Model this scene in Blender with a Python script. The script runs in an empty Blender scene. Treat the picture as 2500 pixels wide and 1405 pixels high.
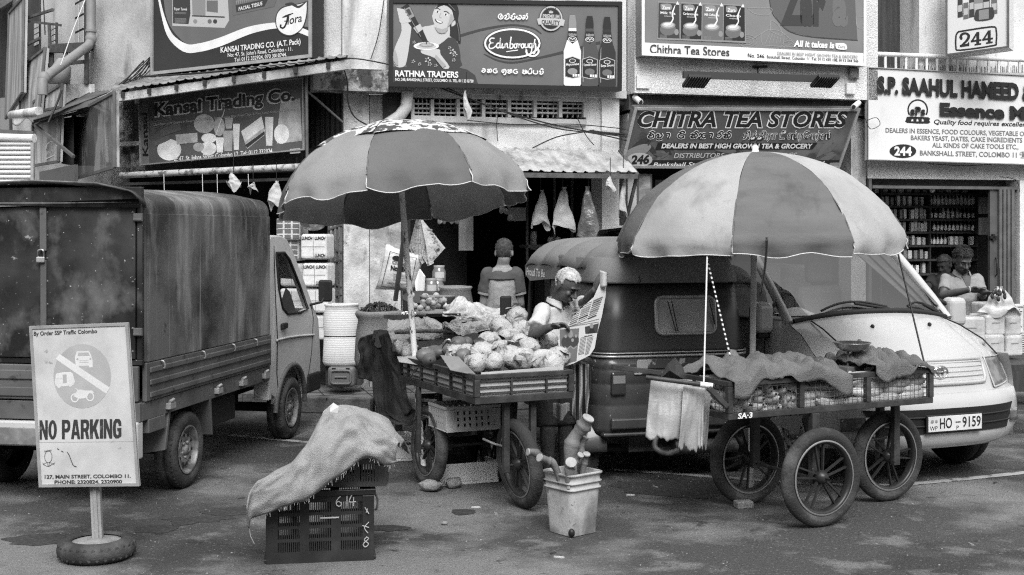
import bpy, bmesh, math, random
from mathutils import Vector as V, Matrix, noise
R = math.radians
random.seed(11)
S = bpy.context.scene
COL = S.collection
F, CX, HY, H = 3080.0, 1250.0, 560.0, 1.8      # photo's focal length (px), centre, horizon row, eye height
# ---------------------------------------------------------------- camera, sky, sun, exposure
cd = bpy.data.cameras.new('camera'); cam = bpy.data.objects.new('camera', cd); COL.objects.link(cam)
cam.location = (0, 0, H); cam.rotation_euler = (R(90), 0, 0)
cd.sensor_width = 36; cd.lens = 36 * F / 2500; cd.shift_y = -(702.5 - HY) / 2500
cd.clip_end = 500; cd.clip_start = .1
S.camera = cam
SUN_EL, SUN_AZ = R(46), R(172)
w = bpy.data.worlds.new('World'); S.world = w; w.use_nodes = True
nt = w.node_tree; bg = nt.nodes['Background']
sk = nt.nodes.new('ShaderNodeTexSky'); sk.sky_type = 'NISHITA'; sk.sun_disc = False
sk.sun_elevation = SUN_EL; sk.sun_rotation = SUN_AZ
bw = nt.nodes.new('ShaderNodeRGBToBW')          # the photograph is black and white
nt.links.new(sk.outputs[0], bw.inputs[0])
tc_ = nt.nodes.new('ShaderNodeTexCoord'); sx_ = nt.nodes.new('ShaderNodeSeparateXYZ'); nt.links.new(tc_.outputs['Generated'], sx_.inputs[0])
mr_ = nt.nodes.new('ShaderNodeMapRange'); nt.links.new(sx_.outputs[2], mr_.inputs[0]); mr_.inputs[3].default_value = .12; mr_.inputs[4].default_value = 2.4   # overcast: zenith brighter than horizon
mu_ = nt.nodes.new('ShaderNodeMath'); mu_.operation = 'MULTIPLY'; nt.links.new(bw.outputs[0], mu_.inputs[0]); nt.links.new(mr_.outputs[0], mu_.inputs[1]); nt.links.new(mu_.outputs[0], bg.inputs[0])
bg.inputs[1].default_value = .17
sd = bpy.data.lights.new('sun', 'SUN'); sd.energy = 1.25; sd.angle = R(30)
so = bpy.data.objects.new('sun', sd); COL.objects.link(so)
sdir = V((math.sin(SUN_AZ) * math.cos(SUN_EL), math.cos(SUN_AZ) * math.cos(SUN_EL), math.sin(SUN_EL)))
so.rotation_euler = sdir.to_track_quat('Z', 'Y').to_euler(); so.location = (0, -5, 20)
vs = S.view_settings; vs.view_transform = 'Standard'; vs.look = 'None'; vs.exposure = 1.22; vs.gamma = 1
S.cycles.max_bounces = 6; S.cycles.use_denoising = False; S.cycles.filter_width = 1.2; S.cycles.sample_clamp_indirect = 2

# ---------------------------------------------------------------- pixel helpers
def P(px, py, Y): return V(((px - CX) / F * Y, Y, H - (py - HY) / F * Y))
def G(px, py, z=0):
    Y = F * (H - z) / (py - HY); return V(((px - CX) / F * Y, Y, z))
class Pl:
    """a plane in the world; hit() = where the sight line of a photo pixel meets it"""
    def __init__(s, p, n):
        s.p = V(p); s.n = V(n).normalized()
        if s.n.dot(V((0, 0, H)) - s.p) < 0: s.n = -s.n
    def hit(s, px, py, off=0):
        r = V(((px - CX) / F, 1, -(py - HY) / F)); c = V((0, 0, H))
        return c + r * ((s.p + s.n * off - c).dot(s.n) / r.dot(s.n))
def Pl3(a, b, c): return Pl(a, (b - a).cross(c - a))
class Fr(Pl):
    """vertical facade plane through two ground points, u runs from a to b"""
    def __init__(s, a, b):
        s.O = V((a[0], a[1], 0)); s.u = (V((b[0], b[1], 0)) - s.O).normalized()
        Pl.__init__(s, s.O, s.u.cross(V((0, 0, 1))))
    def uz(s, px, py, off=0):
        p = s.hit(px, py, off); return (p - s.O).dot(s.u), p.z
    def pt(s, u, z, n=0): return s.O + s.u * u + V((0, 0, z)) + s.n * n
    def box(s, mb, u0, u1, z0, z1, n0, n1, mi=0):
        mb.hexa([s.pt(u, z, n) for z in (z0, z1) for (u, n) in ((u0, n0), (u1, n0), (u1, n1), (u0, n1))], mi)
    def rect(s, x0, x1, y0, y1, off=0):
        xm, ym = (x0 + x1) / 2, (y0 + y1) / 2
        return s.uz(x0, ym, off)[0], s.uz(x1, ym, off)[0], s.uz(xm, y1, off)[1], s.uz(xm, y0, off)[1]
    def pxbox(s, mb, x0, x1, y0, y1, off=0, d=.1, mi=0):
        u0, u1, z0, z1 = s.rect(x0, x1, y0, y1, off); s.box(mb, u0, u1, z0, z1, off - d, off, mi)
        return u0, u1, z0, z1

# ---------------------------------------------------------------- materials (greys only)
def lin(v): return (v / 255) ** 2.2
MATS = {}
def mat(name, g, r=.65, m=0, g2=None, sc=4, lo=.45, hi=.65, st=(1, 1, 1), det=7, bump=0, bsc=60, bst=(1, 1, 1), spec=.3, ex=(), coat=0, rnd=0, trans=0, alpha=1, wave=None, rv=0, tl=0):
    """principled grey with noise layers: g2 through noise (sc, lo..hi, stretched by st), ex = more layers (grey, sc, lo, hi, st, amount)"""
    if name in MATS: return MATS[name]
    M = bpy.data.materials.new(name); M.use_nodes = True; MATS[name] = M
    n = M.node_tree.nodes; l = M.node_tree.links; b = n['Principled BSDF']
    b.inputs['Roughness'].default_value = r; b.inputs['Metallic'].default_value = m
    b.inputs['Specular IOR Level'].default_value = spec; b.inputs['Coat Weight'].default_value = coat
    b.inputs['Transmission Weight'].default_value = trans; b.inputs['Alpha'].default_value = alpha
    b.inputs['Base Color'].default_value = (g, g, g, 1)
    M.diffuse_color = (g, g, g, 1)
    tc = n.new('ShaderNodeTexCoord')
    def ns(sc, st, det=7, rough=.6):
        mp = n.new('ShaderNodeMapping'); mp.inputs['Scale'].default_value = st; l.new(tc.outputs['Object'], mp.inputs[0])
        t = n.new('ShaderNodeTexNoise'); t.inputs['Scale'].default_value = sc; t.inputs['Detail'].default_value = det; t.inputs['Roughness'].default_value = rough
        l.new(mp.outputs[0], t.inputs['Vector']); return t.outputs[0]
    cur = None
    layers = ([(g2, sc, lo, hi, st, 1)] if g2 is not None else []) + list(ex)
    for (gg, s_, a, c, st_, am) in layers:
        rp = n.new('ShaderNodeMapRange'); rp.inputs[1].default_value = a; rp.inputs[2].default_value = c; rp.inputs[3].default_value = 0; rp.inputs[4].default_value = am
        l.new(ns(s_, st_, det), rp.inputs[0])
        mx = n.new('ShaderNodeMix'); mx.data_type = 'RGBA'
        l.new(rp.outputs[0], mx.inputs[0]); mx.inputs[7].default_value = (gg, gg, gg, 1)
        if cur is None: mx.inputs[6].default_value = (g, g, g, 1)
        else: l.new(cur, mx.inputs[6])
        cur = mx.outputs[2]
    if wave:                                   # printed or woven stripes: (grey, scale, axis, distortion, lo, hi)
        wv = n.new('ShaderNodeTexWave'); wv.bands_direction = wave[2]; wv.inputs['Scale'].default_value = wave[1]; wv.inputs['Distortion'].default_value = wave[3]
        l.new(tc.outputs['Object'], wv.inputs[0])
        rp = n.new('ShaderNodeMapRange'); rp.inputs[1].default_value = wave[4]; rp.inputs[2].default_value = wave[5]; l.new(wv.outputs[1], rp.inputs[0])
        mx = n.new('ShaderNodeMix'); mx.data_type = 'RGBA'; l.new(rp.outputs[0], mx.inputs[0]); mx.inputs[7].default_value = (wave[0],) * 3 + (1,)
        if cur is None: mx.inputs[6].default_value = (g, g, g, 1)
        else: l.new(cur, mx.inputs[6])
        cur = mx.outputs[2]
    if rnd:
        oi = n.new('ShaderNodeObjectInfo'); rp = n.new('ShaderNodeMapRange'); rp.inputs[3].default_value = 1 - rnd; rp.inputs[4].default_value = 1 + rnd
        l.new(oi.outputs['Random'], rp.inputs[0])
        mx = n.new('ShaderNodeMix'); mx.data_type = 'RGBA'; mx.blend_type = 'MULTIPLY'; mx.inputs[0].default_value = 1
        if cur is None: mx.inputs[6].default_value = (g, g, g, 1)
        else: l.new(cur, mx.inputs[6])
        l.new(rp.outputs[0], mx.inputs[7]); cur = mx.outputs[2]
    if cur is not None: l.new(cur, b.inputs['Base Color'])
    if tl:                                     # thin cloth or film lets some light through
        t = n.new('ShaderNodeBsdfTranslucent'); t.inputs[0].default_value = (g, g, g, 1); ms = n.new('ShaderNodeMixShader'); ms.inputs[0].default_value = tl
        if cur is not None: l.new(cur, t.inputs[0])
        l.new(b.outputs[0], ms.inputs[1]); l.new(t.outputs[0], ms.inputs[2]); l.new(ms.outputs[0], n['Material Output'].inputs[0])
    if rv:
        rp = n.new('ShaderNodeMapRange'); rp.inputs[3].default_value = max(0, r - rv); rp.inputs[4].default_value = min(1, r + rv); rp.inputs[1].default_value = .35; rp.inputs[2].default_value = .65
        l.new(ns(sc, st), rp.inputs[0]); l.new(rp.outputs[0], b.inputs['Roughness'])
    if bump:
        bp = n.new('ShaderNodeBump'); bp.inputs['Strength'].default_value = bump; bp.inputs['Distance'].default_value = .02
        l.new(ns(bsc, bst, 5), bp.inputs['Height']); l.new(bp.outputs[0], b.inputs['Normal'])
    return M

# ---------------------------------------------------------------- mesh builder
class MB:
    def __init__(s, T=None): s.v = []; s.f = []; s.m = []; s.s = []; s.T = T
    def add(s, vs, fs, mi=0, sm=False):
        o = len(s.v); T = s.T
        s.v += [tuple(T @ V(p)) if T is not None else tuple(p) for p in vs]
        for q in fs: s.f.append([i + o for i in q]); s.m.append(mi); s.s.append(sm)
        return s
    def hexa(s, p, mi=0):
        return s.add(p, [(0, 3, 2, 1), (4, 5, 6, 7), (0, 1, 5, 4), (1, 2, 6, 5), (2, 3, 7, 6), (3, 0, 4, 7)], mi)
    def box(s, a, b, mi=0, rot=None):
        x0, y0, z0 = a; x1, y1, z1 = b
        p = [V((x, y, z)) for z in (z0, z1) for (x, y) in ((x0, y0), (x1, y0), (x1, y1), (x0, y1))]
        if rot is not None:
            c = (V(a) + V(b)) / 2; p = [c + rot @ (q - c) for q in p]
        return s.hexa(p, mi)
    def bar(s, a, b, w, h=None, mi=0, up=(0, 0, 1)):
        a = V(a); b = V(b); h = h or w; d = (b - a).normalized(); x = d.cross(V(up))
        if x.length < 1e-4: x = d.cross(V((0, 1, 0)))
        x.normalize(); y = x.cross(d)
        q = [(-.5, -.5), (.5, -.5), (.5, .5), (-.5, .5)]
        return s.hexa([e + x * w * i + y * h * j for e in (a, b) for (i, j) in q], mi)
    def tube(s, pts, r, n=8, mi=0, cap=True, closed=False, sm=True):
        pts = [V(p) for p in pts]; k = len(pts); vs = []; fs = []; px = None
        for i, p in enumerate(pts):
            if closed: d = pts[(i + 1) % k] - pts[i - 1]
            else: d = pts[min(i + 1, k - 1)] - pts[max(i - 1, 0)]
            d = d.normalized() if d.length > 1e-9 else V((0, 0, 1))
            if px is None: px = d.orthogonal().normalized()
            else:
                px = px - d * px.dot(d)
                px = px.normalized() if px.length > 1e-6 else d.orthogonal().normalized()
            y = d.cross(px); rr = r[i] if isinstance(r, (list, tuple)) else r
            for j in range(n):
                t = 2 * math.pi * j / n; vs.append(p + (px * math.cos(t) + y * math.sin(t)) * rr)
        for i in range(k if closed else k - 1):
            for j in range(n):
                a = i * n + j; b = i * n + (j + 1) % n; i2 = (i + 1) % k
                fs.append((a, b, i2 * n + (j + 1) % n, i2 * n + j))
        s.add(vs, fs, mi, sm)
        if cap and not closed:
            s.add(vs[:n], [list(range(n))[::-1]], mi); s.add(vs[-n:], [list(range(n))], mi)
        return s
    def lathe(s, prof, n=24, mi=0, M=None, sm=True, a0=0, a1=2 * math.pi, wob=0):
        full = abs(a1 - a0 - 2 * math.pi) < 1e-6; k = len(prof); vs = []; fs = []; m = n if full else n + 1
        for j in range(m):
            t = a0 + (a1 - a0) * j / n
            for (r, z) in prof:
                p = V((r * math.cos(t), r * math.sin(t), z))
                if wob: p += noise.noise_vector(p * 6) * wob
                vs.append(M @ p if M is not None else p)
        for j in range(n):
            for i in range(k - 1):
                a = j * k + i; b = ((j + 1) % m) * k + i
                fs.append((a, b, b + 1, a + 1))
        return s.add(vs, fs, mi, sm)
    def grid(s, fn, nu, nv, mi=0, sm=True, wrap=False):
        vs = [fn(i / nu, j / nv) for j in range(nv + 1) for i in range(nu + 1)]
        fs = [(j * (nu + 1) + i, j * (nu + 1) + i + 1, (j + 1) * (nu + 1) + i + 1, (j + 1) * (nu + 1) + i) for j in range(nv) for i in range(nu)]
        return s.add(vs, fs, mi, sm)
    def ell(s, c, r, nu=16, nv=10, mi=0, M=None, nz=0, nsc=5, seed=0):
        c = V(c); vs = []; fs = []
        for j in range(nv + 1):
            ph = math.pi * j / nv
            for i in range(nu):
                t = 2 * math.pi * i / nu
                d = V((math.sin(ph) * math.cos(t), math.sin(ph) * math.sin(t), math.cos(ph)))
                k = 1 + (noise.noise(d * nsc + V((seed * 7.3, seed * 3.1, seed))) * nz if nz else 0)
                p = V((d.x * r[0], d.y * r[1], d.z * r[2])) * k
                vs.append(c + (M @ p if M is not None else p))
        for j in range(nv):
            for i in range(nu):
                fs.append((j * nu + i, (j + 1) * nu + i, (j + 1) * nu + (i + 1) % nu, j * nu + (i + 1) % nu))
        return s.add(vs, fs, mi, True)
    def prism(s, poly, fn, d0, d1, mi=0, sm=False):
        n = len(poly); vs = [fn(x, y, d0) for x, y in poly] + [fn(x, y, d1) for x, y in poly]
        return s.add(vs, [list(range(n))[::-1], list(range(n, 2 * n))] + [(i, (i + 1) % n, (i + 1) % n + n, i + n) for i in range(n)], mi, sm)
    def mesh2(s, me, fn, mi=0, sm=False):
        return s.add([fn(*p) for p in me[0]], me[1], mi, sm)
    def build(s, name, mats, parent=None, bev=0, solid=0, sub=0, disp=None, bseg=2, remesh=0, smooth=0, weld=0, kind=None, label=None, cat=None, group=None, rsm=False):
        me = bpy.data.meshes.new(name); o = bpy.data.objects.new(name, me); COL.objects.link(o)
        off = V((0, 0, 0))
        if parent is not None:
            rt = parent
            while rt.parent is not None: rt = rt.parent
            if rt.get('_w'): off = rt.location.copy()
            o.parent = parent
        elif s.v:
            mn = [min(p[i] for p in s.v) for i in range(3)]; mx = [max(p[i] for p in s.v) for i in range(3)]
            off = V(((mn[0] + mx[0]) / 2, (mn[1] + mx[1]) / 2, mn[2])); o.location = off
        me.from_pydata([(p[0] - off.x, p[1] - off.y, p[2] - off.z) for p in s.v], [], s.f)
        for M in (mats if isinstance(mats, (list, tuple)) else [mats]): me.materials.append(M)
        me.polygons.foreach_set('material_index', s.m); me.polygons.foreach_set('use_smooth', s.s); me.update()
        if weld: md = o.modifiers.new('weld', 'WELD'); md.merge_threshold = weld
        if solid: md = o.modifiers.new('solid', 'SOLIDIFY'); md.thickness = solid; md.offset = 0
        if remesh:
            md = o.modifiers.new('remesh', 'REMESH'); md.mode = 'VOXEL'; md.voxel_size = remesh; md.use_smooth_shade = True
        if smooth: md = o.modifiers.new('smooth', 'SMOOTH'); md.iterations = smooth; md.factor = .5
        if sub: md = o.modifiers.new('sub', 'SUBSURF'); md.levels = sub; md.render_levels = sub
        if disp:
            t = bpy.data.textures.new(name, 'CLOUDS'); t.noise_scale = disp[1]; t.noise_depth = 3
            md = o.modifiers.new('disp', 'DISPLACE'); md.texture = t; md.strength = disp[0]; md.mid_level = .5; md.texture_coords = 'LOCAL'
        if bev:
            md = o.modifiers.new('bevel', 'BEVEL'); md.width = bev; md.segments = bseg; md.limit_method = 'ANGLE'; md.angle_limit = R(40)
        if label: tag(o, label, cat, group)
        if kind: o['kind'] = kind
        return o
def tag(o, label=None, cat=None, group=None):
    if label: o['label'] = label
    if cat: o['category'] = cat
    if group: o['group'] = group
    return o
def thing(name, label, cat, loc=(0, 0, 0), rz=0, group=None, world=False):
    o = bpy.data.objects.new(name, None); COL.objects.link(o); o.location = loc; o.rotation_euler = (0, 0, rz)
    o.empty_display_size = .2
    if world: o['_w'] = 1
    return tag(o, label, cat, group)
def dup(o, loc=None, rz=None, label=None, scale=None, rot=None):
    def cp(a, par):
        c = a.copy(); COL.objects.link(c)
        if par is not None: c.parent = par
        for ch in kids.get(a.name, []): cp(ch, c)
        return c
    kids = {}
    def walk(a):
        kids[a.name] = [q for q in bpy.data.objects if q.parent == a]
        for q in kids[a.name]: walk(q)
    walk(o); c = cp(o, None)
    if loc is not None: c.location = loc
    if rz is not None: c.rotation_euler = (0, 0, rz)
    if rot is not None: c.rotation_euler = rot
    if scale is not None: c.scale = scale if isinstance(scale, (tuple, list)) else (scale,) * 3
    if label: c['label'] = label
    return c

# ---------------------------------------------------------------- lettering and flat printing
TX = {}
def text2d(s, bold=0, shear=0, ext=0):
    k = (s, bold, shear, ext)
    if k not in TX:
        c = bpy.data.curves.new('lettering', 'FONT'); c.body = s; c.offset = bold; c.shear = shear; c.extrude = ext; c.resolution_u = 3; c.fill_mode = 'BOTH' if ext else 'FRONT'
        o = bpy.data.objects.new('lettering', c); COL.objects.link(o)
        dg = bpy.context.evaluated_depsgraph_get(); me = o.evaluated_get(dg).to_mesh()
        vs = [tuple(v.co) for v in me.vertices]; fs = [tuple(p.vertices) for p in me.polygons]
        o.evaluated_get(dg).to_mesh_clear(); bpy.data.objects.remove(o); bpy.data.curves.remove(c)
        TX[k] = (vs, fs)
    return TX[k]
def shape2d(loops, ext=0):
    """filled 2D outline(s) with holes -> (verts, faces), thickness ext both sides"""
    c = bpy.data.curves.new('shape', 'CURVE'); c.dimensions = '2D'; c.fill_mode = 'BOTH' if ext else 'FRONT'; c.extrude = ext
    for lp in loops:
        sp = c.splines.new('POLY'); sp.points.add(len(lp) - 1); sp.use_cyclic_u = True
        for q, (x, y) in zip(sp.points, lp): q.co = (x, y, 0, 1)
    o = bpy.data.objects.new('shape', c); COL.objects.link(o)
    dg = bpy.context.evaluated_depsgraph_get(); me = o.evaluated_get(dg).to_mesh()
    r = ([tuple(v.co) for v in me.vertices], [tuple(p.vertices) for p in me.polygons])
    o.evaluated_get(dg).to_mesh_clear(); bpy.data.objects.remove(o); bpy.data.curves.remove(c)
    return r
def elp(cx, cy, rx, ry=None, rot=0, n=28, a0=0, a1=360):
    ry = ry or rx; c, s_ = math.cos(R(rot)), math.sin(R(rot)); o = []
    for i in range(n if a1 - a0 == 360 else n + 1):
        t = R(a0 + (a1 - a0) * i / n); x, y = rx * math.cos(t), ry * math.sin(t); o.append((cx + c * x - s_ * y, cy + s_ * x + c * y))
    return o
def spl(pts, n=6):
    o = []; k = len(pts)
    for i in range(k - 1):
        p0, p1, p2, p3 = pts[max(i - 1, 0)], pts[i], pts[i + 1], pts[min(i + 2, k - 1)]
        for j in range(n):
            t = j / n
            o.append(tuple(.5 * (2 * b + (c - a) * t + (2 * a - 5 * b + 4 * c - d) * t * t + (3 * b - a - 3 * c + d) * t ** 3) for a, b, c, d in zip(p0, p1, p2, p3)))
    o.append(tuple(pts[-1])); return o
class Art:
    """flat printing on a plane, drawn in photo pixels (or in a crop's pixels: ox, oy, k)"""
    def __init__(s, plane, ox=0, oy=0, k=1, base=.002, step=.0001):
        s.pl = plane; s.o = (ox, oy, k); s.L = base; s.st = step; s.new()
    def new(s): s.mb = MB(); s.used = []; return s
    def crop(s, ox, oy, k): s.o = (ox, oy, k); return s
    def mi(s, M):
        if M not in s.used: s.used.append(M)
        return s.used.index(M)
    def pt(s, x, y, off): return s.pl.hit(s.o[0] + s.o[2] * x, s.o[1] + s.o[2] * y, off)
    def nx(s): s.L += s.st; return s.L
    def poly(s, pts, M, sp=0):
        if sp: pts = spl(list(pts) + [pts[0]], sp)[:-1]
        L = s.nx(); vs = [s.pt(x, y, L) for x, y in pts]
        s.mb.add(vs, [list(range(len(vs)))], s.mi(M)); return s
    def el(s, cx, cy, rx, ry, M, rot=0): return s.poly(elp(cx, cy, rx, ry, rot), M)
    def rib(s, pts, w_, M, closed=False, sp=0):
        if sp: pts = spl(list(pts) + ([pts[0]] if closed else []), sp); pts = pts[:-1] if closed else pts
        L = s.nx(); k = len(pts); vs = []
        for i in range(k):
            a = pts[i - 1] if (closed or i) else pts[i]; b = pts[(i + 1) % k] if (closed or i < k - 1) else pts[i]
            d = math.hypot(b[0] - a[0], b[1] - a[1]) or 1; nx, ny = -(b[1] - a[1]) / d, (b[0] - a[0]) / d
            if isinstance(w_, list): q = i * (len(w_) - 1) / max(k - 1, 1); j = min(int(q), len(w_) - 2); ww = (w_[j] + (w_[j + 1] - w_[j]) * (q - j)) / 2
            else: ww = w_ / 2
            vs += [s.pt(pts[i][0] + nx * ww, pts[i][1] + ny * ww, L), s.pt(pts[i][0] - nx * ww, pts[i][1] - ny * ww, L)]
        s.mb.add(vs, [(2 * i, 2 * i + 1, 2 * ((i + 1) % k) + 1, 2 * ((i + 1) % k)) for i in range(k if closed else k - 1)], s.mi(M)); return s
    def txt(s, t, p0, p1, h, M, bold=0, shear=0, ext=0, up=None):
        """text from p0 (baseline start) to p1 (baseline end); h = capital height in pixels"""
        vs, fs = text2d(t, bold, shear, ext)
        if not vs: return s
        x0 = min(v[0] for v in vs); x1 = max(v[0] for v in vs); L = s.nx()
        up = up or (0, -1)
        if ext: L += ext
        def f(x, y, z):
            a = (x - x0) / (x1 - x0); b = y / .715 * h
            return s.pt(p0[0] + (p1[0] - p0[0]) * a + up[0] * b, p0[1] + (p1[1] - p0[1]) * a + up[1] * b, L + z)
        s.mb.mesh2((vs, fs), f, s.mi(M)); return s
    def put(s, name, parent, label=None):
        o = s.mb.build(name, s.used, parent)
        if label: o['label'] = label
        s.new(); return o
def panel(pl, cs, name, parent, M, t=.06, off=0):
    mb = MB(); f = [pl.hit(x, y, off) for x, y in cs]; b = [q - pl.n * t for q in f]
    n = len(cs); mb.add(f + b, [list(range(n)), list(range(n, 2 * n))[::-1]] + [(i, i + n, (i + 1) % n + n, (i + 1) % n) for i in range(n)])
    return mb.build(name, M, parent)
def frame(pl, cs, w_, name, parent, M, t=.02, off=.0):
    """bars along the edges of a pixel polygon, w_ metres wide, standing proud of the plane"""
    mb = MB(); f = [pl.hit(x, y, off) for x, y in cs]; n = len(f)
    c = sum(f, V((0, 0, 0))) / n
    for i in range(n):
        a, b = f[i], f[(i + 1) % n]; d = (b - a).normalized(); inn = pl.n.cross(d)
        if inn.dot(c - a) < 0: inn = -inn
        e = d * w_ * (0 if i % 2 else 1)
        q = [a + e, b - e, b - e + inn * w_, a + e + inn * w_]
        mb.hexa([p - pl.n * .004 for p in q] + [p + pl.n * t for p in q])
    return mb.build(name, M, parent)
# ================================================================ setting
m_road = mat('asphalt', .05, r=.8, g2=.145, sc=.75, lo=.47, hi=.58, st=(.9, .9, 1), det=10, bump=.9, bsc=55, spec=.35, rv=.12,
             ex=((.025, .9, .55, .62, (.8, 1, 1), .8), (.19, 2.3, .55, .64, (.9, 1, 1), .6), (.018, 4.5, .63, .67, (.9, 1, 1), .75), (.26, 48, .60, .67, (1, 1, 1), .65), (.012, 75, .58, .66, (1, 1, 1), .7), (.01, 9, .68, .70, (.3, 1.6, 1), .6)))
mb = MB(); mb.add([(-40, -12, 0), (40, -12, 0), (40, 45, 0), (-40, 45, 0)], [(0, 1, 2, 3)])
mb.build('road', m_road, kind='structure')
m_line = mat('worn_road_paint', .30, r=.8, g2=.07, sc=9, lo=.50, hi=.62, ex=((.06, 60, .55, .65, (1, 1, 1), .6),))
def strip(pts, wd):
    mb = MB(); q = [G(*p, z=.004) for p in pts]; vs = []
    for i, p in enumerate(q):
        a = q[max(i - 1, 0)]; b = q[min(i + 1, len(q) - 1)]; d = (b - a).normalized(); n = V((-d.y, d.x, 0)) * wd / 2; vs += [p + n, p - n]
    mb.add(vs, [(2 * i, 2 * i + 1, 2 * i + 3, 2 * i + 2) for i in range(len(q) - 1)]); return mb
strip([(1490, 1146), (1640, 1156), (1790, 1168), (1960, 1180), (2120, 1186), (2230, 1181), (2350, 1170), (2520, 1152), (2640, 1138)], .085).build('road_line', m_line, kind='structure')
strip([(560, 1062), (640, 1070), (745, 1079), (900, 1090), (1040, 1103), (1200, 1120)], .08).build('road_line', m_line, kind='structure')

FC = Fr((-1.29, 13.24), (6.226, 15.343))            # long facade, recedes to the right
FL = Fr((-5.10, 15.40), (-1.757, 13.20))            # corner facade on the left, recedes to the left
FS = Fr((-7.6, 19.2), (-5.10, 15.40))               # side street facade
m_pave = mat('paving_slabs', .14, r=.85, g2=.07, sc=3, lo=.4, hi=.7, bump=.3, bsc=30, ex=((.03, 40, .6, .7, (1, 1, 1), .5),))
m_kerb = mat('kerb_stone', .12, r=.85, g2=.05, sc=5, lo=.4, hi=.65, bump=.4, bsc=40)
kerb = [(-9, 19.0), (-5.4, 14.2), (-2.1, 12.50), (-1.35, 12.36), (-.9, 12.42), (16, 17.15)]
back = [(-12, 24), (-9, 24), (-4, 22), (0, 21), (4, 21), (16, 24)]
mb = MB(); n = len(kerb); KZ = .15
vs = [(x, y, KZ) for x, y in kerb] + [(x, y, KZ) for x, y in back]
mb.add(vs, [(i, i + 1, n + i + 1, n + i) for i in range(n - 1)]); mb.build('pavement', m_pave, kind='structure')
mb = MB()
for i in range(n - 1):
    a, b = V(kerb[i] + (0,)), V(kerb[i + 1] + (0,)); L = (b - a).length; k = max(1, int(L / .6)); d = (b - a).normalized(); nn = V((d.y, -d.x, 0))
    for j in range(k):
        p, q = a + d * (L * j / k + .004), a + d * (L * (j + 1) / k - .004)
        mb.hexa([p, q, q + nn * .13, p + nn * .13] + [e + V((0, 0, KZ + .006)) for e in (p, q, q + nn * .13, p + nn * .13)])
mb.build('kerb', m_kerb, kind='structure', bev=.012)
mb = MB(); us = []
for i in range(-7, 14):                              # slab joints in the walk in front of the shops
    p = FC.pt(i * .45 - .3, KZ + .003, .05); q = FC.pt(i * .45 - .3, KZ + .003, .78); mb.bar(p, q, .012, .002)
for nn in (.3, .55): mb.bar(FC.pt(-3.4, KZ + .003, nn), FC.pt(6, KZ + .003, nn), .012, .002)
mb.build('paving_joint', mat('joint_dirt', .03, r=.9), kind='structure')

# ---------------------------------------------------------------- building materials
m_plaster = mat('weathered_plaster', .42, r=.9, g2=.25, sc=1.6, lo=.40, hi=.70, bump=.25, bsc=35, ex=((.07, 3.2, .55, .70, (1.4, 1.4, .35), .65), (.09, 22, .62, .72, (1, 1, 1), .5), (.45, 5, .62, .7, (1, 1, 1), .4)))
m_white = mat('old_whitewash', .6, r=.9, g2=.42, sc=1.5, lo=.42, hi=.72, bump=.3, bsc=40, ex=((.09, 2.2, .53, .70, (1.5, 1.5, .28), .75), (.06, 16, .64, .72, (1, 1, 1), .6), (.2, 45, .6, .7, (1, 1, 1), .3)))
m_rough = mat('rough_white_render', .64, r=.95, g2=.48, sc=2, lo=.4, hi=.7, bump=.9, bsc=55, ex=((.16, 2.6, .60, .78, (1.5, 1.5, .3), .5), (.2, 25, .66, .72, (1, 1, 1), .5)))
m_grime = mat('mouldy_concrete', .30, r=.95, g2=.05, sc=5, lo=.45, hi=.60, bump=.6, bsc=50, ex=((.025, 14, .52, .64, (1, 1, 1), .8), (.42, 9, .60, .66, (1, 1, 1), .7)))
m_pillar = mat('blotchy_pillar_plaster', .5, r=.92, g2=.22, sc=2.5, lo=.42, hi=.62, bump=.4, bsc=40, ex=((.05, 4, .57, .68, (1.3, 1.3, .7), .75), (.03, 26, .64, .70, (1, 1, 1), .8), (.6, 8, .62, .68, (1, 1, 1), .5)))
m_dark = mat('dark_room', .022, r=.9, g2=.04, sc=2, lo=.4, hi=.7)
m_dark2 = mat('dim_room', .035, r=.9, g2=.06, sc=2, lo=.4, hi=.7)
m_wood = mat('dark_timber', .05, r=.6, g2=.025, sc=3, lo=.35, hi=.65, st=(7, 7, .5), bump=.3, bsc=20, bst=(8, 8, .6))
m_steel = mat('grey_painted_steel', .11, r=.5, g2=.07, sc=5, lo=.4, hi=.65, ex=((.03, 30, .62, .7, (1, 1, 1), .7),))
m_rust = mat('rusty_steel', .09, r=.75, g2=.04, sc=8, lo=.4, hi=.65, bump=.3, bsc=60)
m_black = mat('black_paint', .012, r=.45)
m_ink = mat('black_ink', .014, r=.55)
m_wht = mat('white_print', .66, r=.5, g2=.56, sc=6, lo=.4, hi=.7)
m_g2 = mat('print_dark_grey', .035, r=.5)
m_g3 = mat('print_grey', .11, r=.5)
m_g4 = mat('print_mid_grey', .20, r=.5)
m_g5 = mat('print_pale_grey', .38, r=.5)
m_alu = mat('aluminium_trim', .42, r=.4, m=.5, g2=.3, sc=8, lo=.4, hi=.7)
m_iron = mat('corrugated_iron', .26, r=.6, m=.2, g2=.12, sc=3, lo=.4, hi=.62, st=(1, 1, 1), ex=((.06, 9, .58, .68, (1, 1, 1), .6), (.42, 12, .62, .68, (1, 1, 1), .5)))
m_cable = mat('black_cable', .012, r=.5)
m_pipe = mat('grey_drain_pipe', .19, r=.55, g2=.12, sc=3, lo=.4, hi=.7, ex=((.06, 12, .6, .7, (1, 1, .4), .6),))
m_glass = mat('window_glass', .05, r=.08, spec=.8)
ZT = 7.2
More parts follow.
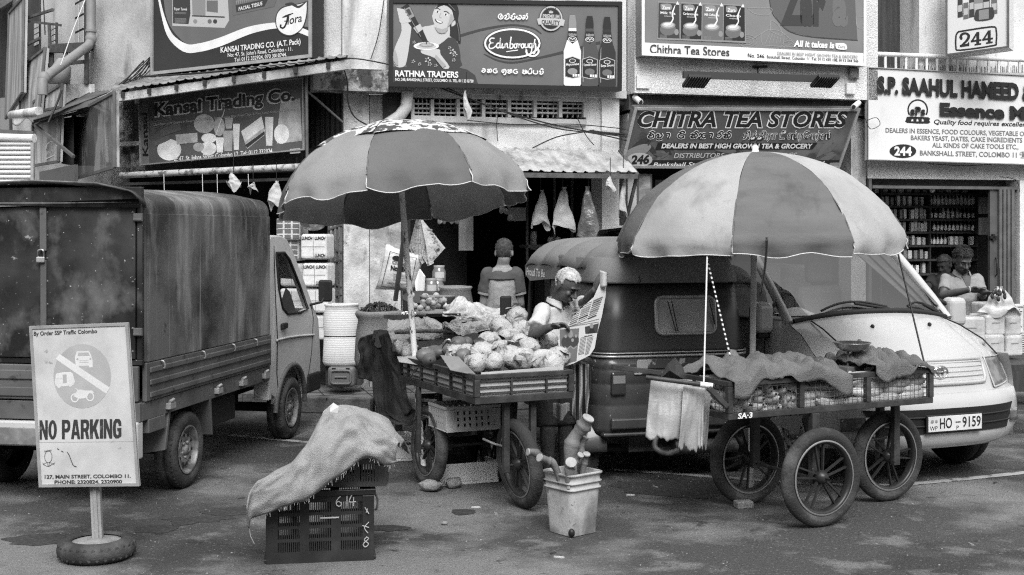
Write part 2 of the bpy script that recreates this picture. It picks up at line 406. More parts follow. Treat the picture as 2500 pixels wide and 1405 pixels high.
def room(fr, u0, u1, z1, depth, name, par, M, z0=KZ + .01):
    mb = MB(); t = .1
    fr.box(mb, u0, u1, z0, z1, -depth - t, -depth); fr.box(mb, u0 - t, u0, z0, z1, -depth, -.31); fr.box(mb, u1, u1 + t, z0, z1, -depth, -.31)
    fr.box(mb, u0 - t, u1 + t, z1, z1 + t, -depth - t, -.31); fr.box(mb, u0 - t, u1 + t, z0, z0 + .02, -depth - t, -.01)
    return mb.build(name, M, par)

# ---------------------------------------------------------------- corner building with the drain pipe (far left of the row)
B1 = thing('corner_building', 'plastered grey corner building with a drain pipe above the striped awning roof', 'building', FL.pt(2, 0, -1), world=True)
ul, ur = FL.uz(228, 200)[0], FL.uz(842, 200)[0]
mb = MB(); FL.box(mb, ul, ur, 3.15, ZT, -.3, 0); FL.box(mb, ul, ul + .3, KZ, 3.14, -.3, -.02); FL.box(mb, ur - .24, ur, KZ, 3.14, -.3, -.02)
mb.build('wall', m_plaster, B1)
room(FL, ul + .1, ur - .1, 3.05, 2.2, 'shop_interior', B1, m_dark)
mb = MB(); u0 = FL.uz(765, 60)[0]; FL.box(mb, u0, ur + .02, 3.4, ZT, .002, .012); mb.build('whitewashed_patch', m_white, B1)
# far side-street facade
B0 = thing('side_street_building', 'pale side street house with open casement windows behind the drain pipe', 'building', FS.pt(2, 0, -1), world=True)
mb = MB(); FS.box(mb, 0, (V((-5.1, 15.4, 0)) - FS.O).length - .02, 0, ZT, -.3, 0); mb.build('wall', mat('pale_plaster', .52, r=.9, g2=.36, sc=1.5, lo=.4, hi=.7, bump=.2, ex=((.1, 3, .6, .75, (1.5, 1.5, .3), .6),)), B0)
for (x0, x1, y0, y1) in ((183, 206, -30, 112), (118, 136, 60, 118), (84, 95, 55, 112)):
    mb = MB(); FS.pxbox(mb, x0, x1, y0, y1, .03, .05); o = mb.build('window', m_wood, B0)
    u0, u1, z0, z1 = FS.rect(x0, x1, y0, y1, .03)
    mb = MB()
    for i in range(2):
        for j in range(4):
            a = u0 + (u1 - u0) * (i + .1) / 2; b = u0 + (u1 - u0) * (i + .9) / 2; c = z0 + (z1 - z0) * (j + .08) / 4; d = z0 + (z1 - z0) * (j + .92) / 4
            FS.box(mb, a, b, c, d, .032, .04)
    mb.build('pane', mat('pale_glass', .5, r=.2, spec=.8), o)
mb = MB(); FS.pxbox(mb, 60, 95, -300, 175, .03, .02); mb.build('dark_recess', m_dark2, B0)
# dark roof edge at the very top left and dark house further down the side street
B00 = thing('dark_building', 'dark timber fronted house at the far end of the side street', 'building', (-8.5, 20, 0), world=True)
mb = MB(); mb.box((-12, 19.6, 0), (-7.62, 20, ZT)); mb.build('wall', m_wood, B00)
mb = MB(); mb.hexa([P(-60, 70, 17.5), P(26, 12, 18.5), P(26, -80, 19.5), P(-60, -80, 19.5), P(-60, 60, 17.5), P(30, 2, 18.5), P(30, -90, 19.5), P(-60, -90, 19.5)]); mb.build('eave', m_rust, B00)

# drain pipe
mb = MB(); pp = [P(222, -60, 15.05), P(222, 95, 15.05), P(216, 112, 15.0), P(112, 188, 14.2), P(105, 196, 14.15), P(104, 232, 14.15)]
mb.tube(pp, .055, 14); 
for q in (P(222, 96, 15.05), P(107, 192, 14.17)): mb.ell(q, (.068, .068, .08), 12, 8)
mb.tube([P(222, 74, 15.05), P(222, 79, 15.05)], .066, 14)
o = mb.build('drain_pipe', m_pipe); tag(o, 'thick grey drain pipe bending outward down the plaster corner', 'pipe')
# timber platform, balcony parapet and stained boards beside the pipe
t = thing('roof_platform', 'rough dark timber platform piled with scrap behind the drain pipe', 'platform', P(165, 205, 15.2), world=True)
mb = MB()
for i in range(9): a = P(118 + i * 3, 118 + random.uniform(-6, 6), 15.0 + i * .05); mb.bar(a, a + V((.45, .1, .02 + .03 * random.random())), .03, .05)
mb.bar(P(116, 124, 15), P(220, 124, 15.1), .06, .05); mb.bar(P(116, 160, 15), P(218, 150, 15.1), .05, .04); mb.build('deck', m_wood, t)
for x in (126, 160, 212):
    mb = MB(); mb.bar(P(x, 124, 15.05), P(x - 1, 205, 15.05), .045); mb.build('leg', m_rust, t)
mb = MB(); mb.lathe([(0, 0), (.10, 0), (.11, .2), (.07, .26), (.04, .3)], 14, M=Matrix.Translation(P(150, 205, 14.9))); o = mb.build('water_can', mat('dull_can', .22, r=.5)); tag(o, 'small dull can standing on the parapet under the platform', 'can')
mb = MB(); mb.hexa([P(150, 206, 15.0), P(231, 206, 15.1), P(231, 206, 15.3), P(150, 206, 15.2), P(150, 240, 15.0), P(231, 240, 15.1), P(231, 240, 15.3), P(150, 240, 15.2)][::-1]); o = mb.build('parapet_wall', m_white); tag(o, 'low stained parapet wall beside the awning roof corner', 'wall')
m_board = mat('streaky_weathered_board', .46, r=.55, g2=.22, sc=3, lo=.42, hi=.6, st=(2, 2, .25), ex=((.08, 3, .60, .7, (2, 2, .3), .6), (.62, 6, .62, .68, (1, 1, .4), .6)))
def board(cs, label, M=m_board, t=.04, name='weathered_board', fr=True, pl=None, cat='board'):
    """cs: four (px, py, depth) corners"""
    q = [P(*c) for c in cs]; mb = MB(); n = (q[1] - q[0]).cross(q[3] - q[0]).normalized(); n = -n if n.dot(q[0]) > 0 else n
    r = thing(name, label, cat, (q[3] + q[2]) / 2, world=True)
    mb.add(q + [p - n * t for p in q], [(0, 1, 2, 3), (7, 6, 5, 4), (0, 4, 5, 1), (1, 5, 6, 2), (2, 6, 7, 3), (3, 7, 4, 0)]); mb.build('board_face', M, r)
    if fr:
        mb = MB()
        for i in range(4): mb.bar(q[i] + n * .006, q[(i + 1) % 4] + n * .006, .03, .03)
        mb.build('edge_trim', m_steel, r)
    return r
board([(24, 32, 17.5), (60, -8, 15.6), (56, 226, 15.6), (15, 290, 17.5)], 'tall streaky advertising board standing edgeways to the side street')
board([(53, 165, 16.2), (112, 118, 14.9), (97, 270, 14.9), (50, 285, 16.2)], 'weathered square board behind the bend of the drain pipe')
board([(83, 250, 15.3), (153, 206, 14.5), (150, 262, 14.5), (83, 275, 15.3)], 'low weathered board with pale rim against the parapet')
board([(0, 240, 18.5), (22, 238, 18.5), (22, 330, 18.5), (0, 330, 18.5)], 'grey boarded panel at the back of the side street', mat('grey_boards', .17, r=.8), fr=False)
r = board([(82, 305, 15.0), (148, 284, 14.2), (144, 395, 14.2), (84, 405, 15.0)], 'pale scratched shop poster board under the awning corner')
q = Art(Pl3(P(82, 305, 15.0), P(148, 284, 14.2), P(144, 395, 14.2)))
q.rib([(112, 366), (116, 352), (128, 346), (141, 358)], 2, m_wht, sp=4); q.txt('OPEN 7 1656', (110, 382), (136, 368), 8, m_wht); q.rib([(113, 388), (134, 379)], 2, m_wht); q.put('lettering', r)
mb = MB(); mb.hexa([P(x, y, d) for (x, y, d) in ((150, 290, 14.6), (180, 285, 14.3), (180, 285, 15.5), (150, 290, 15.5), (150, 400, 14.6), (180, 405, 14.3), (180, 405, 15.5), (150, 400, 15.5))][::-1]); o = mb.build('sign_box_side', m_dark); tag(o, 'black side panel between the scratched poster and the glossy board', 'panel')
board([(180, 281, 14.9), (281, 226, 12.9), (282, 408, 12.9), (182, 438, 14.9)], 'large glossy grey board with painted window reflections beside the awning', mat('glossy_grey_board', .13, r=.12, coat=.6, spec=.7, g2=.20, sc=1.1, lo=.45, hi=.6, ex=((.45, 2.2, .52, .57, (1, 1, .45), .7),)), name='glossy_board')  # pale patches in the colour stand in for reflected windows
board([(96, 420, 14.6), (182, 402, 14.0), (182, 470, 14.0), (96, 470, 14.6)], 'plain dark grey counter panel below the scratched poster', mat('dark_grey_panel', .09, r=.5), name='counter_panel', fr=False, cat='panel')
# roller shutter kiosk at the left edge
t = thing('roller_shutter', 'white ribbed roller shutter with a fat roller tube at the photo edge', 'shutter', P(30, 700, 12.9) * V((1, 1, 0)) if False else G(30, 990), world=True)
mb = MB(); pl = Pl3(P(-100, 330, 12.9), P(84, 330, 12.7), P(84, 460, 12.7))
for i in range(34):
    y = 352 + i * 11.5; a, b = pl.hit(-90, y), pl.hit(77, y); mb.tube([a, b], .022, 6)
a0, b0, c0, d0 = pl.hit(-90, 348, -.01), pl.hit(77, 348, -.01), pl.hit(77, 740, -.01), pl.hit(-90, 740, -.01)
mb.add([a0, b0, c0, d0], [(0, 1, 2, 3)]); mb.build('slats', mat('white_shutter', .55, r=.5, g2=.42, sc=3, lo=.4, hi=.7), t)
mb = MB(); mb.tube([pl.hit(-90, 333), pl.hit(84, 338)], .045, 16); mb.build('roller_tube', m_white, t)
mb = MB(); mb.bar(pl.hit(80, 345), pl.hit(80, 740), .03, .04); mb.build('guide_rail', m_alu, t)
mb = MB(); mb.bar(pl.hit(-90, 318), pl.hit(84, 327), .05, .05); mb.build('head_rail', m_steel, t)

# ---------------------------------------------------------------- awning roof of the corner shop
def corrug(a, b, c, d, n, amp, nv=6):
    """sheet a-b (back edge) to d-c (front edge), ribs run from back to front"""
    up = V((0, 0, 1)); N = n * 6
    def f(u, v):
        p = (a * (1 - u) + b * u) * (1 - v) + (d * (1 - u) + c * u) * v
        k = (u * n) % 1; h = 1 if .1 < k < .3 else (0 if k > .4 or k < .001 else .5)
        return p + up * (amp * h) + up * noise.noise(p * 3) * .012
    return MB().grid(f, N, nv, sm=False)
aw = thing('awning_roof', 'long sloping corrugated iron awning over the dark plastic cups sign', 'awning', FL.pt(2, 3.4, .4), world=True)
fl_, fr_ = FL.uz(268, 224, .8), FL.uz(842, 139, .8)
ZF = (fl_[1] + fr_[1]) / 2
A_, B_ = FL.pt(FL.uz(340, 190, 0)[0] - .35, ZF + .22, .01), FL.pt(ur + .05, ZF + .22, .01); C_, D_ = FL.pt(fr_[0], fr_[1], .8), FL.pt(fl_[0], fl_[1], .8)
corrug(A_, B_, C_, D_, 26, .016).build('roof_sheet', m_iron, aw, solid=.004)
mb = MB(); e = V((0, 0, -.07)); mb.bar(D_ + e - FL.n * .06, C_ + e - FL.n * .06, .05, .09); mb.build('fascia_beam', m_pillar, aw)
mb = MB()
for i in range(8):
    u = (i + .5) / 8; mb.bar(A_.lerp(B_, u) + V((0, 0, -.05)), D_.lerp(C_, u) + V((0, 0, -.06)), .04, .06)
mb.build('rafter', m_wood, aw)
mb = MB(); a, b, c, d = D_, P(208, 230, 15.2), P(78, 304, 15.4), P(84, 296, 14.0)
def f(u, v):
    p = (a * (1 - u) + b * u) * (1 - v) + (d * (1 - u) + c * u) * v; return p + V((0, 0, .02 * math.sin(u * 40))) + noise.noise_vector(p * 8) * .02 * v
mb.grid(f, 20, 12, sm=False); mb.build('hip_sheet', m_rust, aw, solid=.006)
mb = MB(); mb.bar(D_ + e, P(92, 290, 14.1), .05, .06); mb.bar(P(240, 262, 14.4), P(110, 296, 14.4), .03); mb.build('hip_rafter', m_steel, aw)
mb = MB(); mb.bar(P(86, 306, 14.3), P(180, 383, 13.6), .03); mb.build('stay_bar', m_steel, aw)
mb = MB(); mb.tube([P(28, 282, 15.1), P(95, 272, 14.4)], .05, 10); mb.grid(lambda u, v: P(30 + u * 66, 286 - u * 8 + v * (16 + 8 * math.sin(u * 9)), 15 - .6 * u), 16, 4); o = mb.build('torn_sheet', m_white, solid=.004); tag(o, 'torn pale sheet rolled along the low awning edge', 'sheet')
mb = MB()
for p, q in (((62, 46, 15.8), (130, 24, 15.2)), ((62, 52, 15.8), (148, 62, 15.1)), ((62, 112, 15.8), (98, 94, 15.3)), ((120, 60, 15.2), (122, 118, 15.2))): mb.bar(P(*p), P(*q), .03)
o = mb.build('window_bracket', m_rust); tag(o, 'rusty bars sticking out between the side street windows', 'bracket')
mb = MB()
for i in range(9): mb.tube([P(290 + i * 7, 208 - i * 2, 14.3), P(330 + i * 5, 175 - i * 3 + (i % 3) * 9, 14.6), P(366, 140 + i * 3, 14.75)], .006, 5)
o = mb.build('cable_tangle', m_cable); tag(o, 'tangle of thin cables where the awning meets the tissue billboard', 'cable')
# cable heap along the awning
def cable(pts, r=.008, label='black cable', sag=0, name='cable', M=None):
    q = spl([tuple(p) for p in pts], 8); mb = MB(); mb.tube(q, r, 6); o = mb.build(name, M or m_cable); return tag(o, label, 'cable')
cable([P(150, 222, 14.0), P(140, 250, 13.8), P(118, 300, 13.7)], .012, 'thick black cable hanging down past the awning corner')
cable([P(345, 188, 14.0), P(500, 178, 13.4), P(700, 158, 12.7), P(812, 146, 12.3), P(850, 150, 12.6)], .01, 'black cable lying along the awning roof')
cable([P(300, 205, 14.3), P(350, 150, 14.9), P(369, 142, 14.9)], .01, 'black cable looping up to the tissue billboard edge')

# brackets, dark bays left of the cup sign, wall pole below it
t = thing('shop_front_frame', 'dark peeling timber framing beside and under the plastic cups sign', 'shop front', FL.pt(2, KZ, .1), world=True)
mb = MB()
for (x0, x1, y0, y1, off) in ((281, 300, 228, 410, .2), (328, 362, 222, 252, .3), (318, 338, 355, 420, .2)): FL.pxbox(mb, x0, x1, y0, y1, off, .15)
mb.build('bracket', m_grime, t)
mb = MB(); FL.pxbox(mb, 290, 345, 232, 350, .06, .06); FL.pxbox(mb, 340, 800, 372, 425, .10, .08); FL.pxbox(mb, 748, 838, 205, 440, .05, .06); mb.build('back_panel', m_wood, t)
mb = MB(); FL.pxbox(mb, 286, 340, 346, 356, .3, .25); mb.build('ledge', m_pillar, t)
mb = MB()
for i in range(7): FL.pxbox(mb, 756 + i * 12, 758 + i * 12, 207, 438, .06, .02)
mb.build('batten', m_black, t)
mb = MB(); FL.pxbox(mb, 290, 750, 440, 447, .1, .05); mb.build('dark_shelf', m_steel, t)
mb = MB(); mb.tube([FL.hit(296, 429, .55), FL.hit(752, 407, .55)], .035, 14); o = mb.build('bamboo_pole', mat('peeling_white_pole', .42, r=.8, g2=.12, sc=14, lo=.5, hi=.6, bump=.3)); tag(o, 'horizontal peeling white pole under the plastic cups sign', 'pole')
mb = MB(); mb.tube([FL.hit(748, 150, .6), FL.hit(750, 420, .6)], .015, 8); mb.tube([FL.hit(742, 215, .5), FL.hit(838, 300, .3)], .012, 8); o = mb.build('steel_stay', m_steel); tag(o, 'thin upright steel pipe with diagonal stay beside the cups sign', 'pipe')
# lattice gate post of the left shop
t = thing('lattice_gate', 'folded pale steel lattice gate standing beside the cracked pillar', 'gate', G(825, 970, KZ), world=True)
mb = MB()
for x in (803, 813, 823, 833): mb.bar(FL.hit(x, 500, .12), FL.hit(x, 960, .12) , .022)
mb.build('upright', m_steel, t)
mb = MB()
for y in range(520, 950, 42): mb.bar(FL.hit(802, y, .135), FL.hit(834, y + 12 * (-1) ** (y // 42), .135), .018)
mb.build('crossbar', m_steel, t)

# ---------------------------------------------------------------- sauce shop building (middle)
B2 = thing('middle_building', 'stained whitewashed shop building with louvred vent and dark open shop', 'building', FC.pt(1.2, 0, -1), world=True)
U = lambda x, y=400: FC.uz(x, y)[0]
Z = lambda x, y: FC.uz(x, y)[1]
v0, v1 = U(836), U(1529)
mb = MB(); FC.box(mb, v0, v1, Z(1200, 232), ZT, -.3, 0)                         # upper wall
FC.box(mb, U(1000), U(1500), Z(1200, 372), Z(1200, 302), -.3, 0)                # band over the awning
FC.box(mb, U(1430), U(1500), Z(1200, 302), Z(1200, 232), -.3, 0)
mb.build('wall', m_white, B2)
mb = MB(); FC.pxbox(mb, 765, 948, 168, 222, .30, .29); mb.build('ledge', m_grime, B2)
mb = MB(); FC.pxbox(mb, 948, 1530, 214, 232, .10, .1); mb.build('beam', m_plaster, B2)
mb = MB(); FC.box(mb, U(838), U(900), KZ, Z(870, 224), -.3, .03); mb.build('pillar', m_pillar, B2)
mb = MB(); FC.box(mb, U(903), U(984), KZ, Z(940, 232), -.34, -.01); mb.build('pillar', m_pillar, B2, )
mb = MB(); FC.box(mb, U(984), U(1000), KZ, Z(1000, 232), -.34, -.05); FC.box(mb, U(984), U(1000), KZ, Z(1000, 480), -.2, .0); mb.build('door_jamb', m_wood, B2)
mb = MB()
for i in range(6): FC.pxbox(mb, 980 + i * 4, 982 + i * 4, 480, 900, .01 , .02)
mb.build('folded_grille', m_black, B2)
mb = MB(); FC.box(mb, U(1466), U(1508), KZ, Z(1487, 236), -.3, .05); mb.build('pillar', m_white, B2)
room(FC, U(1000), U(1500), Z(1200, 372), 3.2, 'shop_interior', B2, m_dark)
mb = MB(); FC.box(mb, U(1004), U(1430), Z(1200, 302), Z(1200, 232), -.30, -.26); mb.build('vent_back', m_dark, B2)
mb = MB(); FC.pxbox(mb, 1004, 1432, 228, 243, .04, .25); FC.pxbox(mb, 1004, 1432, 287, 302, .04, .25)
for x in (1004, 1052, 1115, 1177, 1240, 1303, 1365, 1425): FC.pxbox(mb, x, x + 8, 243, 287, .03, .2)
mb.build('vent_frame', m_plaster, B2)
mb = MB()
for (a, b) in ((1012, 1052), (1060, 1115), (1123, 1177), (1185, 1240), (1248, 1303), (1311, 1365), (1373, 1425)):
    for y in (252, 263, 274): FC.pxbox(mb, a, b, y, y + 4, -.02, .12)
    for k in range(1, 4): FC.pxbox(mb, a + (b - a) * k / 4 - 1, a + (b - a) * k / 4 + 1, 243, 287, -.04, .05)
mb.build('louvre', m_pillar, B2)
# broken drain beside the sauce billboard
mb = MB(); mb.tube([FC.hit(995, 225, .08), FC.hit(992, 262, .08), FC.hit(975, 285, .08), FC.hit(945, 305, .08)], .065, 12); o = mb.build('broken_drain', m_plaster); tag(o, 'short bent drain pipe stub under the sauce billboard', 'pipe')
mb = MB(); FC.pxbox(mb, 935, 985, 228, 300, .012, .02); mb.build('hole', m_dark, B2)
# metal awning over the open shop
t = thing('tin_awning', 'pale dented tin awning with raised ribs over the open dark shop', 'awning', FC.pt(1.4, 2.6, .4), world=True)
zb = FC.uz(1380, 366, .0)[1]; zf = FC.uz(1400, 420, .62)[1]
a, b = FC.pt(U(1120), zb, .01), FC.pt(U(1510), zb, .01); c = FC.pt(FC.uz(1556, 420, .62)[0], zf, .62); d = FC.pt(FC.uz(1150, 420, .62)[0], zf, .62)
corrug(a, b, c, d, 15, .018).build('roof_sheet', mat('dented_tin', .46, r=.5, m=.3, g2=.22, sc=4, lo=.42, hi=.64, ex=((.6, 9, .6, .66, (1, 1, 1), .6), (.08, 7, .62, .7, (1, 1, 1), .5))), t, solid=.004)
mb = MB(); mb.bar(d + V((0, 0, -.04)), c + V((0, 0, -.04)), .04, .05); mb.bar(b, c + V((0, 0, -.03)), .04); mb.build('front_rail', m_rust, t)
mb = MB(); mb.bar(c + V((0, 0, -.02)), FC.pt(U(1500), zf - .95, .06), .03); mb.build('brace', m_rust, t)
# ---------------------------------------------------------------- tea shop building
B3 = thing('tea_shop_building', 'rough white rendered shop building behind the slanted black lettered sign', 'building', FC.pt(4, 0, -1), world=True)
w0, w1 = U(1532), U(2118)
mb = MB(); FC.box(mb, w0, w1, Z(1800, 240), ZT, -.2, .22); mb.build('wall', m_rough, B3)
mb = MB(); FC.box(mb, w0, w1, Z(1800, 276), Z(1800, 241), -.3, .05); mb.build('soffit', m_steel, B3)
mb = MB(); FC.box(mb, w0 + .01, U(1556), KZ, Z(1540, 277), -.3, -.02); mb.build('pillar', m_plaster, B3); mb = MB(); FC.box(mb, U(2080), w1 - .01, KZ, Z(1540, 277), -.3, -.02); mb.build('pillar', m_plaster, B3)
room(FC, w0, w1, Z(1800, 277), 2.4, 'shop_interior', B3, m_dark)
t = thing('shop_cupboard', 'pale framed glass cupboard beside the tin awning corner', 'cupboard', FC.pt(U(1600), KZ, -.2), world=True)
mb = MB(); FC.pxbox(mb, 1556, 1592, 425, 900, -.02, .3); mb.build('body', m_steel, t)
mb = MB(); FC.pxbox(mb, 1560, 1588, 430, 620, -.012, .004); mb.build('pane', mat('milky_glass', .28, r=.15, spec=.7, g2=.12, sc=3, lo=.4, hi=.6, st=(1, 1, 3)), t)
t = thing('back_cabinet', 'tall dim cabinet inside the tea shop behind the pale umbrella', 'cabinet', FC.pt(U(1640), KZ, -.5), world=True)
mb = MB(); FC.pxbox(mb, 1600, 1700, 440, 900, -.3, .4); mb.build('body', m_wood, t)
mb = MB()
for y in (470, 540): FC.pxbox(mb, 1606, 1690, y, y + 40, -.295, .01)
mb.build('pane', mat('dim_glass', .12, r=.2, g2=.05, sc=5, lo=.4, hi=.6), t)
# ---------------------------------------------------------------- spice shop building (right)
B4 = thing('right_building', 'white shop building with balcony rail above the raised letter signboard', 'building', FC.pt(6.5, 0, -1), world=True)
x0_, x1_ = U(2119), U(3500)
mb = MB(); FC.box(mb, U(2232), U(2312), Z(2300, 175), ZT, -.3, .1); FC.box(mb, U(2312), x1_, Z(2300, 175), ZT, -.3, -.02); mb.build('wall', m_white, B4)
mb = MB(); FC.box(mb, x0_, U(2232), Z(2300, 175), ZT, -.5, -.3); mb.build('timber_screen', m_wood, B4)
mb = MB(); FC.box(mb, x0_, x1_, Z(2300, 438), Z(2300, 176), -.3, .0); mb.build('beam', m_rough, B4)
mb = MB(); FC.box(mb, U(2482), U(2540), KZ, Z(2300, 439), -.3, .06); FC.box(mb, U(2540), x1_, KZ, Z(2300, 439), -.3, -.01); mb.build('pillar', m_white, B4)
mb = MB(); FC.box(mb, U(2119), U(2126), KZ, Z(2300, 439), -.28, .02); mb.build('door_post', m_steel, B4)
mb = MB(); FC.box(mb, U(2127), U(2482), Z(2300, 462), Z(2300, 455), -.2, .03); FC.box(mb, U(2127), U(2482), Z(2300, 454), Z(2300, 439), -.25, -.2); mb.build('shutter_track', m_steel, B4)
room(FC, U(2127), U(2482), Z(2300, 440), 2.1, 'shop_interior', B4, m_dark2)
mb = MB()
for i in range(4): FC.pxbox(mb, 2440 + i * 10, 2447 + i * 10, 463, 835, .04, .05)
mb.build('folding_shutter', m_steel, B4)
t = thing('steel_door', 'grey steel shop door with latch and pull handle folded open', 'door', FC.pt(U(2430), KZ, -.1), world=True)
mb = MB(); FC.pxbox(mb, 2417, 2438, 463, 900, .0, .04); FC.pxbox(mb, 2438, 2444, 463, 900, .02, .04); mb.build('door_leaf', mat('dark_grey_steel', .085, r=.45, g2=.06, sc=4, lo=.4, hi=.6), t)
mb = MB(); FC.pxbox(mb, 2418, 2436, 577, 583, .03, .03); FC.pxbox(mb, 2424, 2430, 572, 588, .03, .03); mb.build('latch', m_black, t)
mb = MB(); mb.tube([FC.hit(2431, 630, .005), FC.hit(2434, 634, .05), FC.hit(2434, 670, .05), FC.hit(2431, 674, .005)], .008, 6); mb.build('handle', m_black, t)
# balcony rail
t = thing('balcony_rail', 'pale metal balcony railing with spikes above the raised letter signboard', 'railing', FC.pt(U(2300), Z(2300, 180), .15), world=True)
mb = MB(); mb.tube([FC.hit(2105, 131, .15), FC.hit(2640, 153, .15)], .028, 10); mb.build('handrail', m_white, t)
for i in range(17):
    x = 2136 + i * 25.2; mb = MB(); mb.bar(FC.hit(x, 134 + (x - 2136) * .04, .15), FC.hit(x, 178, .15), .026); mb.build('baluster', m_white, t)
mb = MB()
for i in range(80): x = 2122 + i * 5 + random.uniform(-1, 1); mb.bar(FC.hit(x, 178, .11), FC.hit(x + random.uniform(-1, 1), 158 + random.uniform(0, 8), .11), .006)
o = mb.build('bird_spikes', m_steel, t)
# ---------------------------------------------------------------- row of shops across the road, behind the camera: unseen, added to darken reflections and shadows
t = thing('unseen_opposite_building', 'unseen dull shop row added across the road to darken reflections', 'building', (0, -13, 0), world=True)
mb = MB(); mb.box((-22, -14, 0), (24, -11, 9.5)); mb.build('wall', mat('opposite_wall', .16, r=.9, g2=.10, sc=.5, lo=.4, hi=.6), t)
for i in range(11): mb = MB(); mb.box((-20 + i * 4, -10.98, 4.4), (-18.3 + i * 4, -10.9, 6.6)); mb.build('window', mat('pale_glass', .5), t)
for i in range(8): mb = MB(); mb.box((-20 + i * 5.4, -10.98, .2), (-16 + i * 5.4, -10.9, 3)); mb.build('shop_opening', m_dark, t)
# ================================================================ signs
def fsign(name, label, cat, pl, cs, M, fw=.03, FM=None, off=.15, t=.1):
    r = thing(name, label, cat, pl.hit(sum(c[0] for c in cs) / 4, cs[2][1], off), world=True)
    panel(pl, cs, 'panel', r, M, t, off)
    if FM: frame(pl, cs, fw, 'frame', r, FM, .018, off)
    return r, Art(pl, base=off + .002)
m_bl = mat('billboard_dark_vinyl', .022, r=.4, g2=.032, sc=1, lo=.4, hi=.7)
m_bm = mat('billboard_grey_vinyl', .105, r=.4, g2=.14, sc=.8, lo=.4, hi=.65)
m_bp = mat('billboard_mid_vinyl', .15, r=.4, g2=.19, sc=.8, lo=.4, hi=.65)
m_skin_p = mat('printed_skin', .40, r=.45); m_skin_d = mat('printed_skin_tone', .27, r=.45)
# ---- tissue billboard, top left
r, a = fsign('tissue_billboard', 'dark tissue paper billboard with white swoosh and leaf logo above the awning', 'billboard', FL, [(370, -60), (762, -60), (762, 141), (370, 184)], m_bl, .035, m_alu, .28, .18)
a.crop(0, 0, .3345)
a.poly(spl([(1190, -60), (1215, 130), (1290, 260), (1400, 330), (1600, 290), (1850, 200), (2020, 180), (2260, 200)], 5) + [(2262, -60)], m_bm)
a.rib([(1150, -60), (1190, 120), (1245, 265), (1350, 350), (1450, 350), (1600, 310), (1800, 230), (1950, 195), (2050, 190), (2170, 215), (2260, 250)], [10, 22, 40, 62, 62, 62, 56, 46, 42, 40, 40], m_wht, sp=5); a.put('printed_swoosh', r)
a.poly([(1258, -60), (1258, 190), (1640, 205), (1672, 150), (1660, -60)], m_g5); a.poly([(1262, -60), (1262, 172), (1376, 178), (1390, 100), (1385, -60)], m_g2); a.poly([(1400, -60), (1405, 110), (1500, 120), (1500, -60)], m_g4); a.poly([(1508, 5), (1508, 85), (1590, 95), (1590, 5)], m_bm)
a.poly([(1400, 112), (1402, 122), (1640, 132), (1640, 122)], m_g2)
for i, x in enumerate((1425, 1480, 1530, 1570)): a.el(x, 158, 15, 16, (m_g4, m_g5, m_g3, m_g2)[i])
a.txt('Paper Towel', (1272, 76), (1364, 78), 20, m_wht, .01)
for y in (92, 100, 135, 142, 150, 158, 166): a.rib([(1275, y), (1360, y + 3)], 3, m_g4)
a.poly([(1690, -60), (1700, 115), (2000, 50), (2040, -60)], m_g3); a.poly([(1720, 40), (1725, 92), (1930, 50), (1960, -10)], m_g2); a.txt('FACIAL TISSUE', (1742, 80), (1915, 38), 26, m_wht, .02)
for k in range(14): a.poly([(1720 + k * 14, 10 - k * 3), (1728 + k * 14, 40 - k * 3), (1734 + k * 14, 0 - k * 3)], m_g4)
a.put('printed_packs', r)
def leaf(g, M): a.poly([(2240 + g, 12 - g), (2236 + g, 110), (2205 + g, 205), (2130, 258 + g), (2060 - g, 245 + g), (2018 - g, 190), (2020 - g, 110), (2060 - g, 60 - g), (2130, 40 - g), (2190, 30 - g)], M, 4)
leaf(5, m_g2); leaf(-2, m_wht)
a.rib([(2080, 32), (2130, 30), (2180, 52), (2235, 14)], [6, 22, 18, 6], m_g2, sp=5); a.txt('lora', (2098, 182), (2204, 158), 62, m_ink, .015, .12)
a.rib([(2060, 130), (2090, 118), (2140, 98)], [6, 16, 6], m_ink, sp=4); a.rib([(2102, 118), (2090, 170), (2070, 205), (2048, 200), (2050, 180)], 13, m_ink, sp=4); a.rib([(2075, 158), (2108, 150)], 8, m_ink); a.put('leaf_logo', r)
a.txt('KANSAI TRADING CO. (A.T. Pack)', (1610, 386), (2194, 322), 40, m_wht, .022); a.txt('No: 47, St. John\'s Road, Colombo - 11.', (1662, 418), (2135, 370), 28, m_wht, .008); a.txt('Tel: 0112 332924, 070 3010744.', (1710, 452), (2092, 412), 28, m_wht, .008)
a.put('lettering', r)
# ---- dark plastic cups sign under the awning
r, a = fsign('cups_sign', 'dark faded sign picturing plastic cups and plates under the awning', 'sign', FL, [(340, 228), (743, 190), (744, 367), (343, 405)], mat('dark_blue_sign', .075, r=.3, g2=.11, sc=2, lo=.4, hi=.65), .014, m_alu, .38, .06)
m_glow = mat('faded_print_pale', .8, r=.4, g2=.5, sc=5, lo=.4, hi=.65); m_glow2 = mat('faded_print_mid', .46, r=.4, g2=.26, sc=6, lo=.4, hi=.65)
a.crop(0, 0, .3345)
a.poly([(1020, 765), (1082, 760), (1090, 1200), (1022, 1205)], m_bm)
a.poly([(2050, 740), (2190, 720), (2205, 1030), (2020, 1050), (2030, 900)], m_glow2)
for (x, y, w_, h_, M) in ((1235, 1095, 88, 78, m_glow), (1490, 905, 75, 70, m_glow2), (1525, 1010, 55, 35, m_glow), (1520, 1085, 60, 50, m_glow), (1450, 1075, 40, 32, m_glow2), (1600, 925, 40, 70, m_glow2), (2055, 980, 55, 72, m_glow)): a.el(x, y, w_, h_, M)
